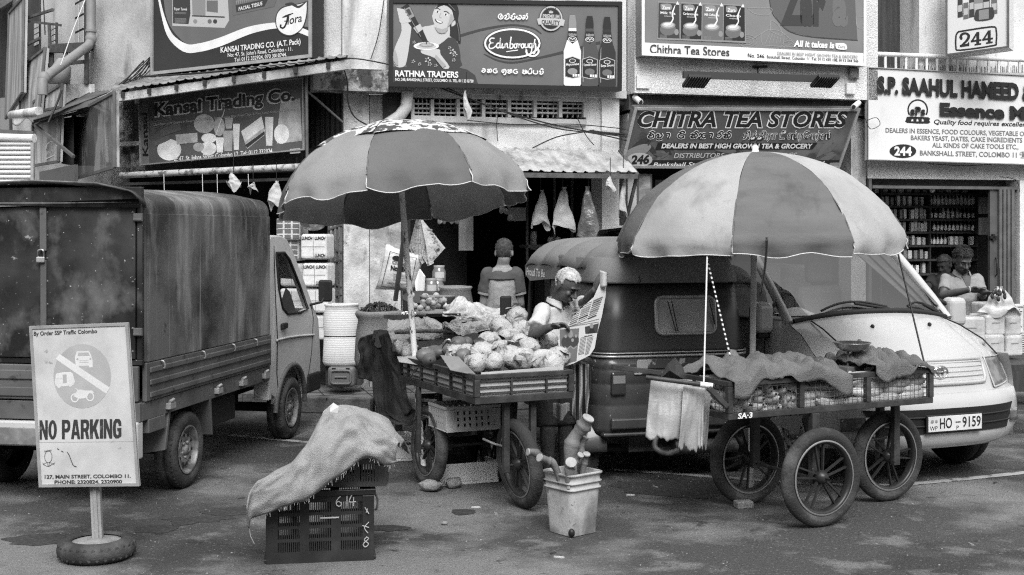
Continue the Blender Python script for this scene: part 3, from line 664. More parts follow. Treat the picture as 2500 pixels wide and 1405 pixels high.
for (x, y, w_, h_, M) in ((1605, 1060, 60, 110, m_glow), (1665, 1030, 74, 150, m_glow2), (1725, 1000, 50, 190, m_glow), (1965, 960, 62, 210, m_glow), (1670, 900, 60, 80, m_glow2)): a.poly([(x - w_ / 2, y - h_ / 2), (x + w_ / 2, y - h_ / 2), (x + w_ * .36, y + h_ / 2), (x - w_ * .36, y + h_ / 2)], M)
a.poly([(1760, 960), (1910, 850), (1935, 960), (1800, 1080)], m_glow); a.poly([(1785, 1040), (1930, 930), (1930, 990), (1805, 1090)], m_glow2); a.poly([(1790, 1060), (1928, 960), (1928, 985), (1805, 1082)], m_g2)
a.poly([(1280, 985), (1440, 970), (1442, 1040), (1290, 1055)], m_glow2); a.poly([(1090, 890), (1250, 850), (1262, 900), (1105, 975)], m_g3); a.poly([(1160, 945), (1310, 890), (1325, 950), (1180, 1000)], m_g3); a.poly([(1115, 1035), (1230, 985), (1240, 1020), (1130, 1070)], m_g3)
for k in range(6): a.rib([(1110 + k * 6, 885 + k * 14), (1245, 860 + k * 10)], 3, m_g2)
a.rib([(1575, 990), (1620, 860), (1640, 800)], 6, m_glow); a.put('printed_goods', r)
m_let = mat('sign_letter_dark', .013, r=.4)
def out(t, p0, p1, h, b1, b2, M1, M2, sh=0): a.txt(t, p0, p1, h, M1, b1, sh); a.txt(t, p0, p1, h, M2, b2, sh)
out('Kansai Trading Co.', (1128, 848), (2150, 732), 92, .10, .035, mat('sign_outline', .6, r=.5), m_let)
a.txt('Distributors and Dealers in Shopping Bags, Garbage Bags, Grocery Bags, Plastic Cups, & Plate, Lunch Sheets and Stationary', (1122, 920), (2152, 808), 17, m_g5, .006)
a.txt('#: 47, St. Johns Street Colombo 12. Tel: 0112 332924', (1270, 1180), (1988, 1118), 34, m_glow, .02)
a.txt('Kansai', (1082, 1140), (1072, 825), 42, m_let, .02, up=(-1, 0)); a.poly([(2115, 1090), (2190, 1082), (2192, 1118), (2117, 1124)], m_g5); a.txt('PRINTERS', (2120, 1112), (2186, 1106), 14, m_g2)
a.put('lettering', r)
# ---- sauce billboard with the woman
r, a = fsign('sauce_billboard', 'wide grey sauce billboard with a smiling woman, oval logo and three bottles', 'billboard', FC, [(949, -3), (1518, 5), (1517, 223), (948, 212)], m_bm, .045, m_black, .26, .12)
a.crop(830, 0, .3345)
a.rib([(870, 265), (1050, 215), (1250, 185), (1400, 205), (1470, 248)], [20, 18, 14, 12, 8], m_g2, sp=6); a.rib([(1050, 395), (1150, 442), (1270, 458), (1450, 425), (1640, 380), (1900, 312)], [6, 12, 14, 16, 20, 22], m_g2, sp=6)
a.poly([(375, 488), (860, 492), (930, 510), (985, 550), (1012, 625), (375, 612)], m_g2)
a.put('printed_bands', r)
# woman
a.poly([(705, 50), (740, 12), (800, 2), (850, 35), (868, 90), (862, 150), (872, 195), (878, 240), (880, 322), (842, 300), (800, 260), (780, 200), (700, 120)], m_ink, 3)
a.poly([(690, 180), (800, 190), (800, 265), (860, 310), (740, 345), (630, 330), (610, 230), (600, 200), (650, 190)], m_skin_p, 2)
a.poly([(510, 210), (600, 215), (640, 300), (720, 330), (790, 275), (845, 290), (872, 360), (880, 440), (860, 500), (490, 490), (500, 380)], m_g2, 2)
a.poly([(672, 120), (695, 60), (750, 28), (810, 60), (838, 120), (815, 172), (775, 208), (730, 208), (690, 180)], m_skin_p, 4)
a.poly([(815, 168), (840, 150), (842, 180), (815, 195)], m_skin_p, 2)
a.poly([(690, 70), (740, 20), (800, 15), (850, 70), (850, 150), (830, 130), (815, 75), (760, 40)], m_ink, 3)
a.el(712, 88, 15, 7, m_wht, 20); a.el(772, 108, 15, 7, m_wht, 20); a.el(712, 88, 7, 7, m_ink); a.el(772, 108, 7, 7, m_ink); a.rib([(694, 66), (712, 62), (732, 74)], 6, m_ink, sp=3); a.rib([(758, 86), (778, 86), (798, 102)], 6, m_ink, sp=3)
a.rib([(738, 95), (726, 125), (742, 132)], 5, m_skin_d, sp=3); a.poly([(692, 136), (720, 150), (752, 162), (738, 174), (712, 168), (695, 152)], m_g2, 3); a.poly([(698, 141), (722, 153), (748, 163), (734, 168), (714, 162)], m_wht, 3)
a.poly([(430, 120), (470, 150), (520, 160), (510, 300), (490, 430), (470, 485), (415, 490), (388, 440), (400, 350), (450, 225)], m_skin_p, 3)
a.poly([(440, 62), (492, 28), (520, 60), (560, 150), (600, 215), (632, 292), (606, 305), (560, 245), (490, 160)], m_ink); a.poly([(452, 80), (510, 50), (545, 120), (490, 150)], m_g4); a.poly([(470, 82), (505, 64), (525, 105), (495, 122)], m_g2); a.poly([(535, 205), (585, 175), (605, 215), (565, 245)], m_g5)
for k in range(4): a.poly([(415 + k * 6, 60 + k * 26), (470 + k * 12, 70 + k * 24), (478 + k * 12, 90 + k * 24), (425 + k * 6, 92 + k * 26)], m_skin_p, 3)
a.poly([(590, 370), (720, 360), (735, 400), (800, 490), (750, 500), (690, 425), (600, 392)], m_skin_p, 3); a.el(630, 338, 92, 28, m_wht); a.el(630, 342, 74, 18, m_g5); a.el(632, 330, 55, 18, m_g4)
for k in range(9): a.rib([(590 + k * 9, 338), (600 + k * 8, 322 - (k % 3) * 4), (618 + k * 7, 336)], 3, m_g5, sp=3)
a.rib([(628, 290), (632, 325)], 6, m_ink)
for (x, y, q) in ((820, 380, 26), (840, 400, 20), (800, 350, 14), (640, 440, 26), (655, 470, 18), (535, 450, 16), (540, 310, 14), (580, 470, 15), (830, 440, 16), (700, 480, 14)):
    for j in range(5): a.el(x + q * .6 * math.cos(j * 1.26), y + q * .6 * math.sin(j * 1.26), q * .32, q * .2, (m_g5, m_g4)[j % 2], j * 72)
a.poly([(690, 195), (745, 215), (790, 200), (770, 240), (720, 240)], m_skin_d, 2); a.poly([(808, 100), (832, 130), (812, 172), (782, 200), (800, 150)], m_skin_d, 2); a.poly([(400, 360), (415, 400), (425, 480), (392, 445)], m_skin_d, 2); a.poly([(775, 480), (700, 400), (690, 425), (750, 498)], m_skin_d); a.rib([(720, 25), (780, 22), (840, 80)], 5, m_g3, sp=4); a.rib([(855, 170), (868, 240), (870, 300)], 5, m_g3, sp=4); a.rib([(470, 60), (590, 270)], 4, m_g4); a.put('printed_woman', r)
# oval logo
a.el(1258, 318, 212, 114, m_ink); a.el(1258, 318, 206, 110, m_wht); a.el(1258, 318, 192, 97, m_ink); a.el(1258, 318, 188, 93, m_g2)
a.rib(elp(1405, 375, 45, 36), 14, m_wht, True); a.el(1395, 345, 40, 30, m_g2)
script = {'E': [(1128, 282), (1105, 280), (1092, 296), (1100, 312), (1118, 314), (1098, 318), (1088, 338), (1098, 356), (1122, 350), (1138, 336)],
          'd': [(1166, 318), (1150, 318), (1142, 338), (1152, 352), (1164, 340), (1172, 280), (1168, 340), (1178, 352)], 'i': [(1186, 318), (1182, 345), (1190, 352), (1200, 340)],
          'n': [(1206, 320), (1203, 352), (1206, 330), (1220, 318), (1222, 345), (1230, 352)], 'b': [(1250, 270), (1240, 345), (1250, 354), (1262, 345), (1262, 325), (1250, 322)],
          'o': [(1280, 320), (1270, 335), (1278, 352), (1290, 345), (1290, 325), (1280, 320), (1300, 322)], 'r': [(1306, 320), (1303, 352), (1306, 332), (1318, 320)],
          'o2': [(1332, 320), (1322, 335), (1330, 352), (1341, 345), (1341, 325), (1332, 320)], 'u': [(1352, 318), (1349, 342), (1358, 350), (1370, 340), (1373, 318), (1372, 350)],
          'g': [(1400, 320), (1386, 322), (1380, 340), (1390, 350), (1400, 335), (1402, 320), (1398, 375), (1388, 385)], 'h': [(1424, 286), (1412, 350), (1416, 330), (1426, 320), (1428, 340), (1422, 385), (1410, 395)]}
for k in script.values(): a.rib(k, 9, m_wht, sp=5)
a.rib([(1213, 379), (1300, 367)], [5, 7], m_wht); a.put('oval_logo', r)
# round badge
a.el(1540, 137, 88, 94, m_ink); a.el(1540, 137, 84, 90, m_g5); a.el(1540, 137, 74, 80, m_g3); a.el(1540, 137, 70, 76, m_ink)
a.poly([(1438, 140), (1460, 132), (1620, 140), (1642, 148), (1632, 190), (1448, 180)], m_g5); a.poly([(1526, 98), (1524, 78), (1533, 88), (1540, 74), (1547, 88), (1556, 80), (1554, 98)], m_g5)
for k in range(5): a.el(1505 + k * 17, 62, 4, 4, m_g2)
a.txt('PREMIUM', (1480, 133), (1602, 139), 30, m_g5, .03); a.txt('QUALITY', (1472, 176), (1606, 183), 30, m_ink, .03); a.put('round_badge', r)
# three bottles
for (x, y0, y1, M, M2, nm) in ((1697, 115, 628, mat('print_cream', .6, r=.4), m_g5, 'Mayonnaise'), (1823, 118, 630, mat('print_tomato', .06, r=.4), m_g2, 'Tomato Sauce'), (1950, 124, 635, mat('print_soya', .025, r=.4), m_ink, 'Soya Sauce')):
    a.poly([(x - 20, y0), (x + 20, y0), (x + 22, y0 + 36), (x + 28, y0 + 50), (x + 28, y0 + 100), (x + 34, y0 + 170), (x + 62, y0 + 260), (x + 64, y1 - 14), (x + 54, y1), (x - 54, y1), (x - 64, y1 - 14), (x - 64, y0 + 260), (x - 36, y0 + 170), (x - 28, y0 + 100), (x - 28, y0 + 50), (x - 22, y0 + 36)], M)
    a.poly([(x - 20, y0 + 1), (x + 20, y0 + 1), (x + 28, y0 + 52), (x + 28, y0 + 92), (x - 28, y0 + 92), (x - 28, y0 + 52)], m_g4 if M2 is m_g5 else m_ink)
    a.poly([(x - 30, y0 + 112), (x + 30, y0 + 114), (x + 38, y0 + 178), (x, y0 + 206), (x - 38, y0 + 176)], m_ink); a.txt('SQUEEZE & POUR', (x - 28, y0 + 146), (x + 30, y0 + 148), 16, m_g5, .02); a.el(x, y0 + 172, 32, 19, m_wht); a.el(x, y0 + 172, 28, 16, m_g2); a.rib([(x - 22, y0 + 174), (x - 8, y0 + 164), (x, y0 + 178), (x + 10, y0 + 166), (x + 22, y0 + 176)], 4, m_wht, sp=3)
    a.rib([(x - 44, y0 + 225), (x - 48, y0 + 300), (x - 48, y1 - 30)], [3, 8, 6], m_g4 if M2 is not m_g5 else m_wht); a.poly([(x - 56, y0 + 315), (x, y0 + 296), (x + 58, y0 + 318), (x + 56, y1 - 62), (x, y1 - 52), (x - 56, y1 - 65)], m_g5); a.poly([(x - 52, y0 + 318), (x, y0 + 301), (x + 54, y0 + 321), (x + 52, y1 - 66), (x, y1 - 57), (x - 52, y1 - 69)], m_ink)
    a.el(x, y0 + 330, 24, 15, m_wht); a.el(x, y0 + 330, 20, 12, m_g2); a.txt(nm, (x - 46, y0 + 366), (x + 48, y0 + 360), 17, m_wht, .02)
    a.el(x, y0 + 408, 36, 24, m_g4 if M2 is m_g5 else m_g3)
    for k in range(3): a.poly([(x + 2 + k * 18, y0 + 428), (x + 15 + k * 18, y0 + 428), (x + 15 + k * 18, y0 + 446), (x + 2 + k * 18, y0 + 446)], m_wht)
a.put('printed_bottles', r)
# Sinhala syllables as pen strokes in a unit box (x right, y down)
SI = {'e': [[(.75, .3), (.5, .1), (.2, .3), (.1, .65), (.4, .95), (.8, .85), (.9, .5), (.6, .4), (.45, .6), (.65, .72)]], 'di': [[(.1, .5), (.3, .3), (.5, .5), (.3, .7), (.15, .9), (.6, .95), (.9, .7), (.85, .3)], [(.5, .2), (.75, .02), (.95, .25)]],
      'n': [[(.15, .45), (.4, .35), (.35, .6), (.1, .7), (.35, .95), (.75, .9), (.9, .6), (.7, .4)], [(.5, .25), (.7, .0), (.9, .15)]], 'ba': [[(.2, .35), (.1, .7), (.4, .95), (.5, .6), (.6, .95), (.9, .7), (.8, .3), (.5, .35)]],
      'ro': [[(.1, .4), (.4, .3), (.5, .6), (.2, .95), (.1, .7), (.4, .6)], [(.62, .4), (.8, .3), (.95, .5), (.8, .9), (.65, .8)], [(.7, .15), (.85, 0), (.98, .1)]], 'ra': [[(.25, .3), (.6, .3), (.8, .6), (.5, .95), (.15, .75), (.35, .55), (.6, .6)]],
      'sa': [[(.1, .5), (.3, .35), (.35, .65), (.1, .75), (.3, .95), (.55, .8), (.55, .4), (.8, .35), (.9, .7), (.65, .95)]], 'ta': [[(.85, .3), (.4, .3), (.15, .65), (.4, .95), (.8, .9), (.9, .65), (.6, .6)]],
      'gu': [[(.2, .35), (.1, .7), (.35, .9), (.5, .6), (.45, .35), (.75, .35), (.9, .7), (.7, 1.2), (.4, 1.15)]], 'na': [[(.1, .5), (.3, .35), (.4, .6), (.15, .8), (.3, .95), (.6, .9), (.6, .4), (.85, .35), (.9, .9)]],
      'a': [[(.15, .4), (.4, .35), (.4, .65), (.15, .7), (.35, .95), (.7, .9), (.7, .35), (.9, .5), (.95, .95)]], 'dhi': [[(.2, .4), (.1, .75), (.45, .95), (.85, .75), (.8, .35)], [(.4, .25), (.65, .02), (.9, .2)]],
      'pa': [[(.15, .3), (.1, .8), (.4, .95), (.85, .85), (.85, .35)]], 'thi': [[(.1, .6), (.3, .4), (.45, .65), (.25, .9), (.65, .95), (.9, .6), (.75, .35)], [(.4, .2), (.65, .0), (.9, .2)]],
      'chi': [[(.2, .45), (.5, .35), (.8, .55), (.75, .9), (.3, .95), (.15, .7), (.5, .6)], [(.3, .22), (.6, .0), (.85, .2)]], 'thra': [[(.1, .6), (.3, .4), (.45, .65), (.25, .85), (.6, .95), (.85, .6), (.7, .35)], [(.2, 1.1), (.5, 1.25), (.9, 1.1)]],
      'aa': [[(.3, .35), (.65, .3), (.7, .6), (.6, .95)]], 'tii': [[(.85, .4), (.4, .35), (.15, .65), (.4, .95), (.85, .9), (.8, .65)], [(.3, .2), (.6, -.02), (.9, .1), (.8, .25)]], 's': [[(.1, .5), (.3, .35), (.35, .65), (.1, .75), (.3, .95), (.6, .85), (.55, .4), (.8, .35), (.9, .7), (.7, .95)], [(.5, .2), (.7, 0), (.9, .12)]],
      'to': [[(.1, .4), (.3, .35), (.35, .7), (.15, .9)], [(.85, .35), (.55, .35), (.45, .7), (.65, .95), (.9, .85)]], 'r': [[(.25, .4), (.6, .35), (.8, .65), (.5, .95), (.2, .75)], [(.5, .2), (.75, 0), (.95, .12)]]}
def sinh(words, x0, y0, x1, y1, h, w_, M, M2=None, skew=0):
    n = sum(len(wd) for wd in words) + .6 * (len(words) - 1)
    for (wd_, mm) in (((w_ * 1.9, M2), (w_, M)) if M2 else ((w_, M),)):
        c = 0
        for wd in words:
            for g in wd:
                for st in SI[g]:
                    q = [(x0 + (x1 - x0) * (c + p[0] * .95) / n + skew * (1 - p[1]) * h, y0 + (y1 - y0) * (c + p[0]) / n - h + p[1] * h) for p in st]
                    a.rib(q, wd_, mm, sp=4)
                c += 1
            c += .6
sinh([['e', 'di', 'n', 'ba', 'ro']], 1152, 142, 1374, 146, 44, 8, m_wht)
sinh([['ra', 'sa', 'ta'], ['gu', 'na', 'ta'], ['a', 'dhi', 'pa', 'thi']], 1030, 532, 1490, 545, 42, 8, m_wht)
a.txt('RATHNA TRADERS', (403, 558), (864, 568), 44, m_wht, .03); a.txt('NO. 248, BANKSHALL STREET, COLOMBO 11. TEL. 011 2332738', (404, 590), (974, 604), 21, m_wht, .016); a.put('lettering', r)
# ---- instant tea billboard
r, a = fsign('tea_billboard', 'tea company billboard with instant drink pouches and a giant leaf logo', 'billboard', FC, [(1566, -60), (2113, -60), (2113, 162), (1566, 136)], m_bp, .03, m_wht, .40, .2)
a.crop(1660, 0, .336)
a.poly([(-275, 310), (1342, 388), (1342, 480), (-275, 400)], m_wht)
m_zd = mat('print_leaf_dark', .085, r=.4); m_zl = mat('print_line_pale', .24, r=.4)
a.poly([(640, -180), (660, 60), (720, 160), (800, 230), (960, 268), (1290, 292), (1275, 60), (1270, -180)], m_zd, 0)
a.rib([(640, -180), (660, 60), (720, 160), (800, 232), (960, 271), (1292, 295)], 7, m_g2, sp=5)
for (lf) in ([(600, 330), (590, 260), (640, 220), (730, 230), (800, 290), (830, 340)], [(660, 230), (660, 150), (720, 190), (740, 260)], [(490, 60), (540, 100), (640, 110), (660, 60)], [(1280, 120), (1340, 130), (1340, 200), (1290, 200)]): a.rib(lf, 4, m_zl, True, 4)
for k in range(6): a.rib([(620 + k * 26, 320), (650 + k * 22, 245)], 3, m_zl)
for (x, y, q) in ((770, 320, 22), (810, 335, 20), (745, 345, 18), (790, 290, 18), (490, 300, 70), (490, 300, 45), (490, 300, 25)): a.rib(elp(x, y, q, q * .62), 3, m_zl, True)
a.rib([(520, 290), (600, 240)], 4, m_zl); a.put('printed_leaves', r)
a.txt('Zar', (730, 165), (1060, 172), 270, m_g2, .06); a.txt('a', (1105, 172), (1222, 176), 270, m_g3, .05); a.put('giant_letters', r)
for (x, M, M2, tx) in ((-155, m_g2, m_g3, ''), (10, m_ink, m_g2, 'Cardamom Tea'), (165, m_g3, m_g2, 'Milk Coffee Mix'), (320, m_ink, m_g2, 'Choco')):
    y = 10 + (x + 155) * .04; a.poly([(x - 5, y), (x + 155, y + 8), (x + 160, y + 285), (x - 10, y + 278)], m_g4); a.poly([(x, y + 10), (x + 150, y + 18), (x + 152, y + 272), (x - 4, y + 266)], M)
    a.poly([(x + 15, y + 20), (x + 85, y + 20), (x + 92, y + 60), (x + 25, y + 62), (x + 15, y + 45)], m_g4, 3); a.txt('Zara', (x + 25, y + 58), (x + 85, y + 60), 26, m_wht, .02)
    a.el(x + 68, y + 205, 58, 44, m_g3); a.el(x + 68, y + 175, 54, 26, m_g4); a.el(x + 68, y + 172, 42, 19, m_g5); a.el(x + 60, y + 168, 22, 9, m_wht)
    a.rib([(x + 120, y + 30), (x + 100, y + 90), (x + 105, y + 130), (x + 80, y + 170)], [4, 12, 8, 12], m_wht, sp=4); a.poly([(x + 125, y + 24), (x + 138, y + 0), (x + 150, y + 26)], m_wht)
    a.txt(tx or 'Milk Tea', (x + 14, y + 92), (x + 122, y + 98), 18, m_wht, .02); a.rib([(x + 40, y + 108), (x + 100, y + 110)], 4, m_g5)
    for q in (1, 2, 3): a.rib([(x + 8, y + 238 + q * 8), (x + 60, y + 240 + q * 8)], 3, m_g4)
    a.el(x + 130, y + 225, 16, 22, m_g4)
a.put('printed_pouches', r)
a.txt('All it takes is', (826, 338), (1122, 352), 44, m_wht, .045, .15); a.poly([(1130, 315), (1200, 318), (1212, 360), (1150, 360), (1132, 345)], m_wht, 3); a.txt('Zara', (1145, 350), (1200, 354), 24, m_g3, .01)
a.txt('Chithra Tea Stores', (-218, 388), (360, 412), 66, m_g2, .012); a.txt('No. 246,', (494, 418), (620, 426), 30, m_ink, .02); a.txt('Bankshall, Street, Colombo 11. Tel: 0112 435 108, 0112 344 346', (632, 426), (1298, 456), 24, m_g2, .016); a.txt('DEALERS IN BEST HIGHT GROWN TEA & GROCERY', (708, 398), (1296, 426), 22, m_g4, .01)
a.put('lettering', r)
# ---- slanted tea store lightbox
tp, bt = FC.hit(1548, 262, .34), FC.hit(1520, 412, .12)
PT = Pl3(FC.hit(1548, 262, .36), FC.hit(2100, 262, .36), FC.hit(1800, 412, .10))
r, a = fsign('slanted_sign', 'slanted black lettered tea store sign with tilted ends behind the pale umbrella', 'sign', PT, [(1549, 262), (2100, 265), (2048, 412), (1514, 410)], mat('leafy_sign_vinyl', .075, r=.35, g2=.13, sc=2.2, lo=.45, hi=.65, ex=((.035, 4, .56, .66, (1, 1, 2), .7),)), .03, m_alu, 0, .09)
a.base = 0
for k in range(26):                                     # printed tea leaves
    x, y = 1660 + random.uniform(-100, 380), random.uniform(330, 395); w_ = random.uniform(14, 34); an = random.uniform(-1, 1)
    a.poly([(x - w_ * math.cos(an), y - w_ * math.sin(an)), (x + w_ * .2 * math.sin(an), y - w_ * .25), (x + w_ * math.cos(an), y + w_ * math.sin(an)), (x - w_ * .2 * math.sin(an), y + w_ * .25)], random.choice((m_g3, m_bm, m_zd, m_g2)), 3)
a.poly([(1527, 385), (1532, 368), (1560, 355), (1580, 352), (1590, 358), (1580, 372), (1556, 388)], m_g4, 3); a.rib([(1582, 356), (1588, 340), (1598, 332)], [3, 5, 2], m_g2)
a.crop(1660, 0, .336); a.poly([(-160, 1040), (1000, 1040), (965, 1085), (-180, 1090)], m_ink); a.poly([(-330, 1165), (1178, 1165), (1150, 1218), (-350, 1218)], m_ink); a.put('printed_leaves', r)
for (b_, M) in ((.075, m_wht), (.035, m_ink)): a.txt('CHITRA TEA STORES', (-308, 922), (1222, 922), 112, M, b_, .28)
for (b_, M) in ((.05, m_wht), (.012, m_ink)): a.txt('சித்திரா டீ ஸ்ரோர்ஸ்', (452, 1012), (1098, 1012), 52, M, b_, .2)
sinh([['chi', 'thra', 'aa'], ['tii'], ['s', 'to', 'aa', 'r', 's']], -240, 1006, 372, 1006, 50, 10, m_ink, m_wht, .15)
a.txt('DEALERS IN BEST HIGH GROWN TEA & GROCERY', (-135, 1078), (966, 1080), 34, m_wht, .03, .25); a.txt('DISTRIBUTORS - ROSHNA TEA BAGS', (-45, 1150), (852, 1146), 36, m_g5, .012, .25)
a.txt('Bankshall Street, Colombo 11. Tel: 0112 344346', (-195, 1212), (1054, 1202), 30, m_wht, .014, .25)
a.el(-292, 1162, 92, 50, m_g5); a.txt('246', (-360, 1194), (-222, 1190), 62, m_ink, .05, .2); a.poly([(1090, 1185), (1160, 1182), (1152, 1210), (1084, 1212)], m_g4); a.put('lettering', r)
# ---- number box sign
NB = Pl3(P(2310, 0, 14.55), P(2465, 0, 14.2), P(2310, 140, 14.55))
r, a = fsign('number_box_sign', 'pale box sign reading 244 hanging above the balcony rail', 'sign', NB, [(2309, -60), (2464, -60), (2464, 117), (2309, 137)], mat('pale_sign_acrylic', .55, r=.35), .02, m_steel, 0, .3)
a.rib([(2340, 78), (2420, 66), (2432, 74), (2432, 104), (2424, 112), (2344, 123), (2334, 116), (2334, 88)], 4, m_ink, True, 3)
def d2(x, y, w_, h):
    s_ = lambda p, q: (x + p * w_, y - q * h - p * w_ * .14)
    a.rib([s_(.08, .68), s_(.2, .95), s_(.6, 1), s_(.88, .78), s_(.7, .45), s_(.12, .08)], [7, 6, 5, 7, 6, 4], m_ink, sp=5); a.poly([s_(.02, 0), s_(.02, .18), s_(.75, .2), s_(.92, .36), s_(.95, 0)], m_ink); a.el(*s_(.15, .68), 3.4, 4.2, m_ink)
def d4(x, y, w_, h):
    s_ = lambda p, q: (x + p * w_, y - q * h - p * w_ * .14)
    a.poly([s_(.52, 1), s_(.8, 1), s_(.8, .1), s_(.52, .1)], m_ink); a.poly([s_(.0, .28), s_(1, .28), s_(1, .42), s_(0, .42)], m_ink); a.poly([s_(0, .36), s_(.55, 1), s_(.62, .86), s_(.22, .36)], m_ink); a.poly([s_(.36, 0), s_(.98, 0), s_(.98, .12), s_(.36, .12)], m_ink)
d2(2343, 116, 25, 32); d4(2370, 113, 26, 32); d4(2398, 109, 26, 32); a.put('number', r)
for (x, y, w_, h, M) in ((2338, 0, 12, 44, m_g2), (2352, 8, 12, 40, m_g3), (2366, -6, 12, 50, m_g2), (2378, -4, 22, 50, m_g4), (2400, -8, 16, 52, m_g2), (2420, -4, 14, 40, m_g3)): a.poly([(x, y), (x + w_, y - 2), (x + w_ + 1, y + h - 3), (x, y + h)], M); a.poly([(x + 1, y + 14), (x + w_ - 1, y + 12), (x + w_ - 1, y + 28), (x + 1, y + 30)], m_g5)
a.poly([(2384, 24), (2420, 18), (2426, 24), (2424, 46), (2386, 52), (2378, 42)], m_g2, 3); a.poly([(2390, 26), (2414, 22), (2414, 46), (2390, 49)], m_g4); a.put('printed_jars', r)
# ---- raised letter signboard
r, a = fsign('raised_letter_signboard', 'pale signboard with raised dark letters above the bottle shop', 'sign', FC, [(2117, 164), (2680, 193), (2680, 408), (2117, 391)], mat('pale_signboard', .58, r=.5, g2=.5, sc=1.2, lo=.4, hi=.7, ex=((.4, 5, .64, .74, (1, 1, .4), .4),)), .01, m_alu, .22, .05)
a.crop(1660, 0, .336)
m_rl = mat('raised_letter_grey', .02, r=.6, spec=.15)
a.txt('S.P. SAAHUL HAMEED & SONS', (1436, 672), (2860, 742), 116, m_rl, .045, 0, .012); a.txt('Essence Mart', (1890, 836), (2690, 876), 88, m_rl, .05, 0, .012)
a.rib(elp(1728, 800, 70, 72, 0, 24, 150, 390), 11, m_rl, False); a.txt('sPs', (1676, 836), (1782, 838), 62, m_rl, .02, 0, .012); a.poly([(1650, 850), (1806, 854), (1812, 876), (1806, 900), (1650, 894), (1642, 872)], m_rl, 2)
for k in range(3): a.poly([(1688 + k * 38 + (12 if j % 2 == 0 else 5) * math.sin(j * .628), 876 - (12 if j % 2 == 0 else 5) * math.cos(j * .628)) for j in range(10)], m_wht)
a.put('raised_letters', r)
a.txt('Quality food requires excellent raw materials', (1846, 902), (2850, 932), 34, m_rl, .02, .2); m_r2 = mat('painted_letter_grey', .13, r=.4)
a.txt('DEALERS IN ESSENCE, FOOD COLOURS, VEGETABLE OILS,', (1494, 964), (2560, 992), 34, m_r2, .02); a.txt('BAKERS YEAST, DATES, CAKE INGREDIENTS', (1678, 1018), (2488, 1038), 34, m_r2, .02); a.txt('ALL KINDS OF CAKE TOOLS ETC.,', (1834, 1072), (2460, 1086), 34, m_r2, .02)
a.txt('BANKSHALL STREET, COLOMBO 11 ☎ 011 2', (1744, 1130), (2640, 1150), 36, m_r2, .02); a.el(1620, 1100, 97, 50, m_ink); a.txt('244', (1558, 1128), (1684, 1132), 62, m_wht, .04); a.put('lettering', r)
# ================================================================ vehicles
m_tyre = mat('tyre_rubber', .026, r=.85, g2=.07, sc=6, lo=.45, hi=.65, bump=.4, bsc=70, ex=((.09, 3, .6, .75, (1, 1, 1), .4),))
m_tw = mat('truck_grey_paint', .44, r=.42, g2=.36, sc=1.5, lo=.4, hi=.65, coat=.15, ex=((.03, 26, .66, .70, (1, 1, 1), .8),))
m_bed = mat('truck_bed_steel', .10, r=.5, g2=.065, sc=3, lo=.4, hi=.65, ex=((.25, 40, .68, .71, (1, 1, 1), .7), (.025, 9, .60, .68, (1, 1, 1), .7)))
m_panel = mat('scuffed_side_panel', .105, r=.45, g2=.028, sc=1.5, lo=.44, hi=.58, st=(1, .8, .9), rv=.1, ex=((.36, 2.2, .50, .68, (1, 2.2, .5), .5), (.4, 5, .60, .68, (1, 5, .12), .35), (.035, 1.6, .55, .66, (1, 1.5, .7), .7), (.5, 60, .70, .73, (1, 1, .5), .7), (.02, 10, .66, .70, (1, 1, 1), .7)))
m_doorp = mat('grimy_black_panel', .014, r=.36, g2=.045, sc=1.5, lo=.45, hi=.68, rv=.12, ex=((.17, 2.4, .52, .72, (1, 1, .8), .75), (.45, 45, .68, .71, (1, 1, 1), .9), (.34, 8, .67, .72, (1.6, 1, 2.6), .6)))
m_rubber = mat('black_rubber', .014, r=.6)
m_rim = mat('worn_rim_steel', .22, r=.5, m=.3, g2=.08, sc=12, lo=.45, hi=.62, ex=((.4, 30, .6, .68, (1, 1, 1), .5),))
m_chrome = mat('chrome', .55, r=.18, m=1)
m_under = mat('underbody_dirt_and_shade', .02, r=.9)
def gsheet(name, tint=.8, fac=.3, rough=.03, dirt=.0):
    M = bpy.data.materials.new(name); M.use_nodes = True; n = M.node_tree.nodes; l = M.node_tree.links; n.clear()
    o = n.new('ShaderNodeOutputMaterial'); t = n.new('ShaderNodeBsdfTransparent'); t.inputs[0].default_value = (tint,) * 3 + (1,)
    g = n.new('ShaderNodeBsdfGlossy'); g.inputs['Roughness'].default_value = rough; g.inputs[0].default_value = (.9, .9, .9, 1)
    d = n.new('ShaderNodeBsdfDiffuse'); d.inputs[0].default_value = (.4, .4, .4, 1)
    m1 = n.new('ShaderNodeMixShader'); m1.inputs[0].default_value = fac; l.new(t.outputs[0], m1.inputs[1]); l.new(g.outputs[0], m1.inputs[2])
    m2 = n.new('ShaderNodeMixShader'); m2.inputs[0].default_value = dirt; l.new(m1.outputs[0], m2.inputs[1]); l.new(d.outputs[0], m2.inputs[2]); l.new(m2.outputs[0], o.inputs[0])
    return M
RX = Matrix.Rotation(R(90), 4, 'Y')
def at(x, y, z, M=RX): return Matrix.Translation((x, y, z)) @ M
